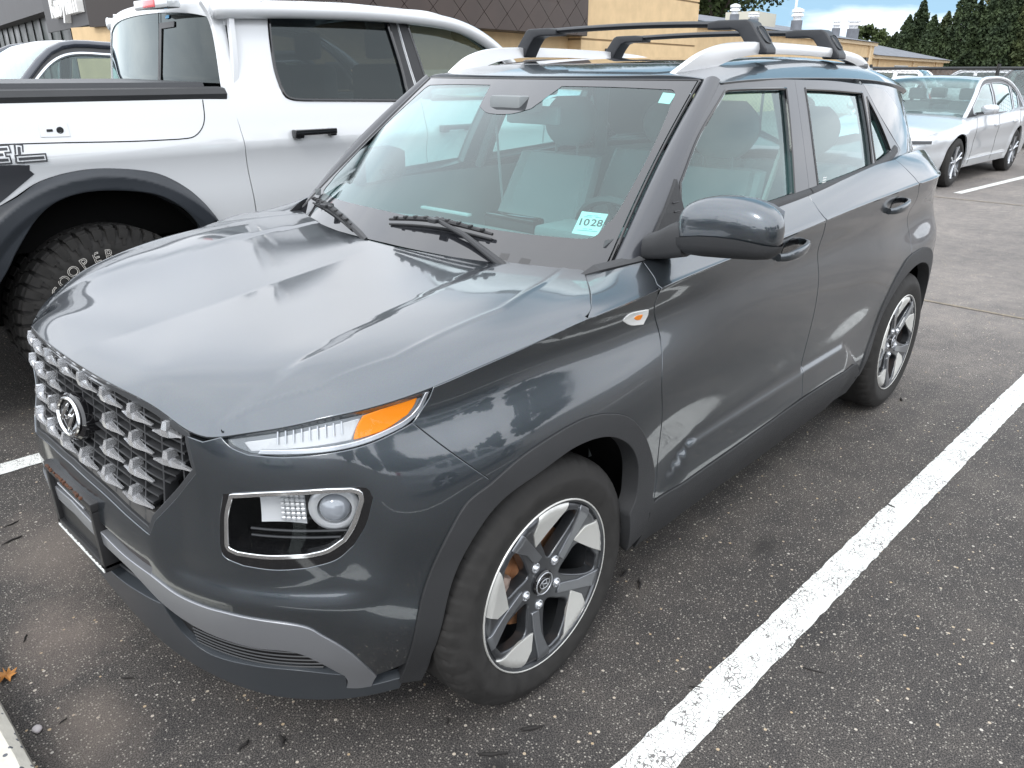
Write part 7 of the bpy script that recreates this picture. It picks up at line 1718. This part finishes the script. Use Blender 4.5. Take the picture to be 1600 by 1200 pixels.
def conifer(x,y,h,r,label,n=9000,col=(.040,.062,.032),leaf=.20):
    t=thing('conifer_tree',label,'tree',(x,y,0),0,'row of dark conifers beyond the lot')
    mb=MB();mb.tube([(x,y,0),(x,y,h*.6),(x,y,h*.97)],[.22,.12,.02],7);mb.obj('trunk',M_BARK,t)
    z=rng.power(1.4,n);z=1-z;  # more low
    zz=.6+z*(h-.6)
    lay=.10*np.sin(zz*7+rng.uniform(0,6))
    a=rng.uniform(0,2*math.pi,n);ph=rng.uniform(0,6,5)
    rad=r*(1-z)**.75*(1+lay)*(1+.22*np.sin(3*a+ph[0]+zz)+.15*np.sin(7*a+ph[1]-zz*2))
    rr=rad*rng.power(2.6,n);P=np.c_[x+rr*np.cos(a),y+rr*np.sin(a),zz-.12*rr+.06*rng.normal(size=n)]
    # spiky leader tips
    V,F_=tri_cloud(P,None,leaf);cloud_obj('crown',V,F_,leafmat('conifer leaf %.3f'%col[0],col),t);return t
def broad(x,y,h,r,label,n=14000,col=(.06,.085,.03),leaf=.26,zb=.3,grp='broadleaf trees behind the buildings'):
    t=thing('leafy_tree',label,'tree',(x,y,0),0,grp)
    mb=MB();mb.tube([(x,y,0),(x+.2,y,h*.35),(x,y+.1,h*.7)],[.35,.25,.08],8)
    for k in range(7):
        a=2*math.pi*k/7+rng.uniform(0,.6);mb.tube([(x+.1,y,h*(.28+.04*k)),(x+r*.35*math.cos(a),y+r*.35*math.sin(a),h*(.45+.04*k)),(x+r*.75*math.cos(a),y+r*.75*math.sin(a),h*(.60+.035*k))],[.14,.08,.02],6)
    mb.obj('trunk',M_BARK,t)
    nc_=46;C_=rng.normal(size=(nc_,3));C_/=np.linalg.norm(C_,axis=1)[:,None];C_*=rng.uniform(.35,1,nc_)[:,None]**.5
    C_=C_*[r*.82,r*.82,h*(1-zb)*.42]+[x,y,h*(zb+(1-zb)*.52)]
    cr=rng.uniform(.16,.34,nc_)*r
    k=rng.integers(0,nc_,n);d=rng.normal(size=(n,3));d/=np.linalg.norm(d,axis=1)[:,None];P=C_[k]+d*(cr[k]*rng.power(2.2,n))[:,None]*[1,1,.8]
    V,F_=tri_cloud(P,None,leaf);cloud_obj('crown',V,F_,leafmat('leaf %s'%label[:12],col),t);return t
# conifer row at the right
cs=[(-80,-15.2,7.4),(-79,-13.2,8.6),(-80,-11.2,7.2),(-78,-9.3,8.0),(-80,-7.4,10.2),(-78,-5.2,8.3),(-80,-3.2,9.0),(-79,-1.0,9.4),(-78,1.2,9.2),(-80,3.5,9.6),(-79,6,9.2),(-78,8.6,9.8)]
lbs=['shortest dark conifer at the left end of the row','slim conifer with two spiky tips, second in the row','low rounded conifer between two pointed ones','dark conifer left of the tallest one','tallest conifer with a single sharp spire','dark conifer just right of the tall spire','dense conifer above the silver sedan roof','dense conifer under the yellow green tree','dark conifer near the right edge of frame','conifer at the right edge of the row','conifer just outside the right edge','last conifer of the row outside the frame']
cs=[(x_,1.85-(1.19-x_)*math.tan(math.radians(43.05)-math.atan((p_-800)/1282)),h_) for (x_,_,_q),h_,p_ in zip(cs,[5.0,6.4,7.7,6.2,6.6,9.3,7.4,7.9,8.3,8.6,9,9],[1388,1404,1422,1442,1462,1487,1508,1528,1548,1568,1590,1612])]
for (x,y,h),lb in zip(cs,lbs): conifer(x,y,h,1.5+.05*h,lb,n=9000,leaf=.26,col=random.choice([(.050,.078,.040),(.042,.066,.034),(.060,.082,.038)]))
broad(-98,-18,12.5,6,'yellow green broadleaf tree rising behind the conifers',col=(.13,.14,.04),leaf=.40)
broad(-95,-10,13,6.5,'dull green broadleaf tree at the right edge behind the conifers',col=(.09,.11,.035),leaf=.40)
broad(-62,-34,17,8.5,'large dark green tree rising above the grey shingle roof',col=(.038,.060,.022),leaf=.36,n=26000)
broad(-58,-44,17,8,'second big green tree behind the tan block roof',col=(.045,.062,.024),leaf=.36,n=20000)
broad(-86,-30,6.2,2.4,'small distant tree between the roof vents',col=(.05,.075,.03),leaf=.35,n=6000)
for i,(x,y) in enumerate([(-61,-10),(-61,-7.6),(-61,-5.0),(-61,-2.2)]):
    t=thing('young_shrub',['young evergreen shrub at the left of four along the board fence','second young shrub along the board fence','third young shrub along the board fence, nearest the light pole','young shrub at the right end by the board fence'][i],'shrub',(x,y,0),0,'young shrubs along the board fence')
    n=1500;z=rng.uniform(0,1,n);a=rng.uniform(0,6.28,n);r=.62*np.sqrt(rng.uniform(0,1,n))*(1-z*.75);P=np.c_[x+r*np.cos(a),y+r*np.sin(a),.1+z*1.9];V,F_=tri_cloud(P,None,.16);cloud_obj('foliage',V,F_,leafmat('shrub leaf',(.06,.10,.035)),t)
    mb=MB();mb.tube([(x,y,0),(x,y,1.2)],.03,5);mb.obj('stem',M_BARK,t)
# ================================================================== what the paint and glass reflect: the other side of the lot
for i,(x,y,h,r) in enumerate([(-14,38,8,6),(-4,42,7,6),(6,44,8.5,6),(16,43,7,6),(26,38,8,6),(-24,33,9,6)]):
    broad(x,y,h,r,['tree across the lot reflected in the side windows','second tree across the lot behind the camera','third tree across the lot behind the camera','fourth tree across the lot behind the camera','fifth tree across the lot behind the camera','tree across the lot far to the rear'][i],n=3500,leaf=.9,col=(.04,.06,.03),zb=.12,grp='trees across the lot')
generic_car('parked_car','dark grey sedan across the aisle mirrored in the front door',(-1.2,7.2,0),math.radians(181),P_GRY,'sedan',1,'cars across the aisle',Ht=1.44)
generic_car('parked_car','white SUV across the aisle mirrored in the bumper',(9.0,3.0,0),math.radians(200),P_WH2,'suv',1,'cars across the aisle',Ht=1.62)
generic_car('parked_car','black sedan across the aisle mirrored in the headlamp',(9.4,-1.2,0),math.radians(178),P_BLK,'sedan',1,'cars across the aisle',Ht=1.44)
generic_car('parked_car','blue sedan across the aisle behind the pickup tailgate',(9.2,-5.2,0),math.radians(182),P_DKB,'sedan',1,'cars across the aisle',Ht=1.44)
for i,(x,y) in enumerate([(42,-22),(44,-9),(40,3)]):
    t=thing('utility_pole',['utility pole mirrored at the left in the pickup rear window','utility pole mirrored in the middle of the pickup rear window','utility pole mirrored at the right in the pickup rear window'][i],'utility pole',(x,y,0),0,'utility poles along the road')
    mb=MB();mb.tube([(x,y,0),(x,y,9.5)],[.16,.11],8);mb.obj('pole',M_BARK,t);mb=MB();mb.box(x-.06,x+.06,y-1.2,y+1.2,8.5,8.65);mb.box(x-.05,x+.05,y-.8,y+.8,7.6,7.72);mb.obj('crossarm',M_BARK,t,smooth=False)
wr_=thing('overhead_wires','thin power lines strung between the utility poles','power line',(42,-9,0))
for dy,z in((-.9,8.7),(0,8.7),(.9,8.7),(0,7.7)):
    mb=MB();mb.tube([(42+dy*.1,-60,z-.2),(42,-22,z),(43,-15,z-.3),(44,-9,z),(42,-3,z-.3),(40,3,z),(40,50,z-.3)],.02,4);mb.obj('wire',M_TRIM,wr_)
far=MB()

# ================================================================== kerb / wheel stop, litter
kb=MB()
k0=np.array([1.005,.40]);k1=np.array([.968,-1.9]);d=(k1-k0)/np.linalg.norm(k1-k0);n=np.array([-d[1],d[0]]);n=n if n[0]>0 else -n
prof=[(0,0),(.012,.085),(.035,.105),(.17,.108),(.19,0)]
secs=[]
for s_ in np.linspace(0,2.3,60):
    p=k0+d*s_;secs.append([(p[0]+n[0]*(a+random.uniform(-.0018,.0018)),p[1]+n[1]*a,b+random.uniform(-.0012,.0012)*(b>0)) for a,b in prof])
V_,F_=loft(secs)
CM=mat('exposed aggregate concrete',(.52,.50,.44),.85,noise=(14,.18),bump=(160,.6))
t=CM.node_tree;b=t.nodes['Principled BSDF'];v=t.nodes.new('ShaderNodeTexVoronoi');v.inputs['Scale'].default_value=55;tc_=t.nodes.new('ShaderNodeTexCoord');t.links.new(tc_.outputs['Object'],v.inputs[0])
lt_=t.nodes.new('ShaderNodeMath');lt_.operation='LESS_THAN';lt_.inputs[1].default_value=.30;t.links.new(v.outputs['Distance'],lt_.inputs[0]);sc2=t.nodes.new('ShaderNodeSeparateColor');t.links.new(v.outputs['Color'],sc2.inputs[0]);g_=t.nodes.new('ShaderNodeMath');g_.operation='GREATER_THAN';g_.inputs[1].default_value=.70;t.links.new(sc2.outputs[0],g_.inputs[0])
m_=t.nodes.new('ShaderNodeMath');m_.operation='MULTIPLY';t.links.new(lt_.outputs[0],m_.inputs[0]);t.links.new(g_.outputs[0],m_.inputs[1]);src=b.inputs['Base Color'].links[0].from_socket;mx_=t.nodes.new('ShaderNodeMix');mx_.data_type='RGBA';t.links.new(m_.outputs[0],mx_.inputs[0]);t.links.new(src,mx_.inputs[6]);mx_.inputs[7].default_value=(.10,.105,.12,1);t.links.new(mx_.outputs[2],b.inputs['Base Color'])
kerb=mk('wheel_stop',*recalc(V_,F_),CM,None,ang=30);tag(kerb,'speckled concrete wheel stop at the bottom left corner','wheel stop')
# twigs and bark bits on the asphalt
BK=mat('wet bark',(.014,.012,.011),.8)
def twig(x,y,a,l,w_,label):
    pts=[(x+math.cos(a)*l*t+random.uniform(-1,1)*w_*.5,y+math.sin(a)*l*t+random.uniform(-1,1)*w_*.5,w_*.5+.001) for t in np.linspace(-.5,.5,5)]
    V_,F_=tube(pts,[w_*.3,w_*.55,w_*.6,w_*.5,w_*.2],6);o=mk('twig',V_,F_,BK,None);tag(o,label,'twig','twigs and bark scraps on the asphalt')
TW=[(0.739, 0.022, 2.3, 0.049, 0.005200000000000001, 'thin dark twig on the asphalt below the front bumper'),
(0.91, 0.054, 0.3, 0.030799999999999998, 0.0039000000000000003, 'short dark stick near the wheel stop'),
(0.57, 0.506, 1.2, 0.055999999999999994, 0.0117, 'chunky bark scrap at the bottom edge under the bumper corner'),
(0.641, 0.453, 0.2, 0.041999999999999996, 0.0091, 'bark scrap left of the chunky one at the bottom edge'),
(-1.574, 1.208, 1.4, 0.041999999999999996, 0.0078000000000000005, 'bark crumb resting on the white line'),
(-0.275, 1.148, 2.2, 0.049, 0.005200000000000001, 'dark twig lying across the edge of the white line'),
(-0.546, 1.344, 1.9, 0.06999999999999999, 0.0039000000000000003, 'thin straight twig right of the white line'),
(-2.65, 0.898, 0.5, 0.049, 0.013000000000000001, 'dark scrap on the asphalt beside the rear tyre'),
(0.876, -0.348, 1.0, 0.041999999999999996, 0.005200000000000001, 'small twig left of the bumper near the frame edge'),
(0.747, -0.925, 0.2, 0.08399999999999999, 0.0078000000000000005, 'dark sliver left of the number plate holder'),
(0.719, -1.041, 0.2, 0.06999999999999999, 0.005200000000000001, 'thin sliver near the left frame edge below the white line'),
(0.252, 0.753, 0.7, 0.027999999999999997, 0.005200000000000001, 'tiny dark crumb just below the front tyre'),
(-0.533, 0.791, 0.6, 0.06999999999999999, 0.010400000000000001, 'dark bark piece right of the front wheel'),
(-0.547, 0.72, 0.2, 0.055999999999999994, 0.010400000000000001, 'bark piece nearest the front wheel'),
(0.128, 0.92, 2.6, 0.06999999999999999, 0.0117, 'dark damp bark left of the white line near the bottom'),
(0.247, 0.904, 2.4, 0.08399999999999999, 0.010400000000000001, 'dark damp bark at the bottom edge centre')]
for x,y,a,l,w_,lb in TW: twig(x,y,a,l*.8,w_*.75,lb)
# fallen leaf and pale pebble by the wheel stop
lx,ly=0.952,-0.215
pts=[(0,.038),(.010,.020),(.030,.024),(.020,.008),(.040,-.006),(.018,-.010),(.014,-.030),(.004,-.016),(0,-.045),(-.004,-.016),(-.016,-.028),(-.018,-.008),(-.038,-.004),(-.020,.010),(-.028,.026),(-.010,.020)]
lx+=.006
V=[(lx,ly,.010)]+[(lx+a*.72,ly+b*.72,.004+abs(math.sin(i*1.7))*.012) for i,(a,b) in enumerate(pts)]
lf=mk('fallen_leaf',V,[(0,i+1,(i+1)%16+1) for i in range(16)],mat('orange brown leaf',(.45,.20,.05),.7,noise=(60,.35)),None,smooth=False)
sol=lf.modifiers.new('s','SOLIDIFY');sol.thickness=.0006;tag(lf,'orange brown fallen leaf beside the wheel stop at the left edge','leaf')
px_,py_=0.962,0.039
bm=bmesh.new();bmesh.ops.create_icosphere(bm,subdivisions=2,radius=1)
V=[(px_+v.co.x*.011*(1+random.uniform(-.15,.15)),py_+v.co.y*.014*(1+random.uniform(-.15,.15)),.006+v.co.z*.007) for v in bm.verts];Fc=[[v.index for v in f.verts] for f in bm.faces];bm.free()
tag(mk('pebble',V,Fc,mat('pale stone',(.45,.42,.42),.8),None),'pale round pebble lying by the wheel stop','pebble')
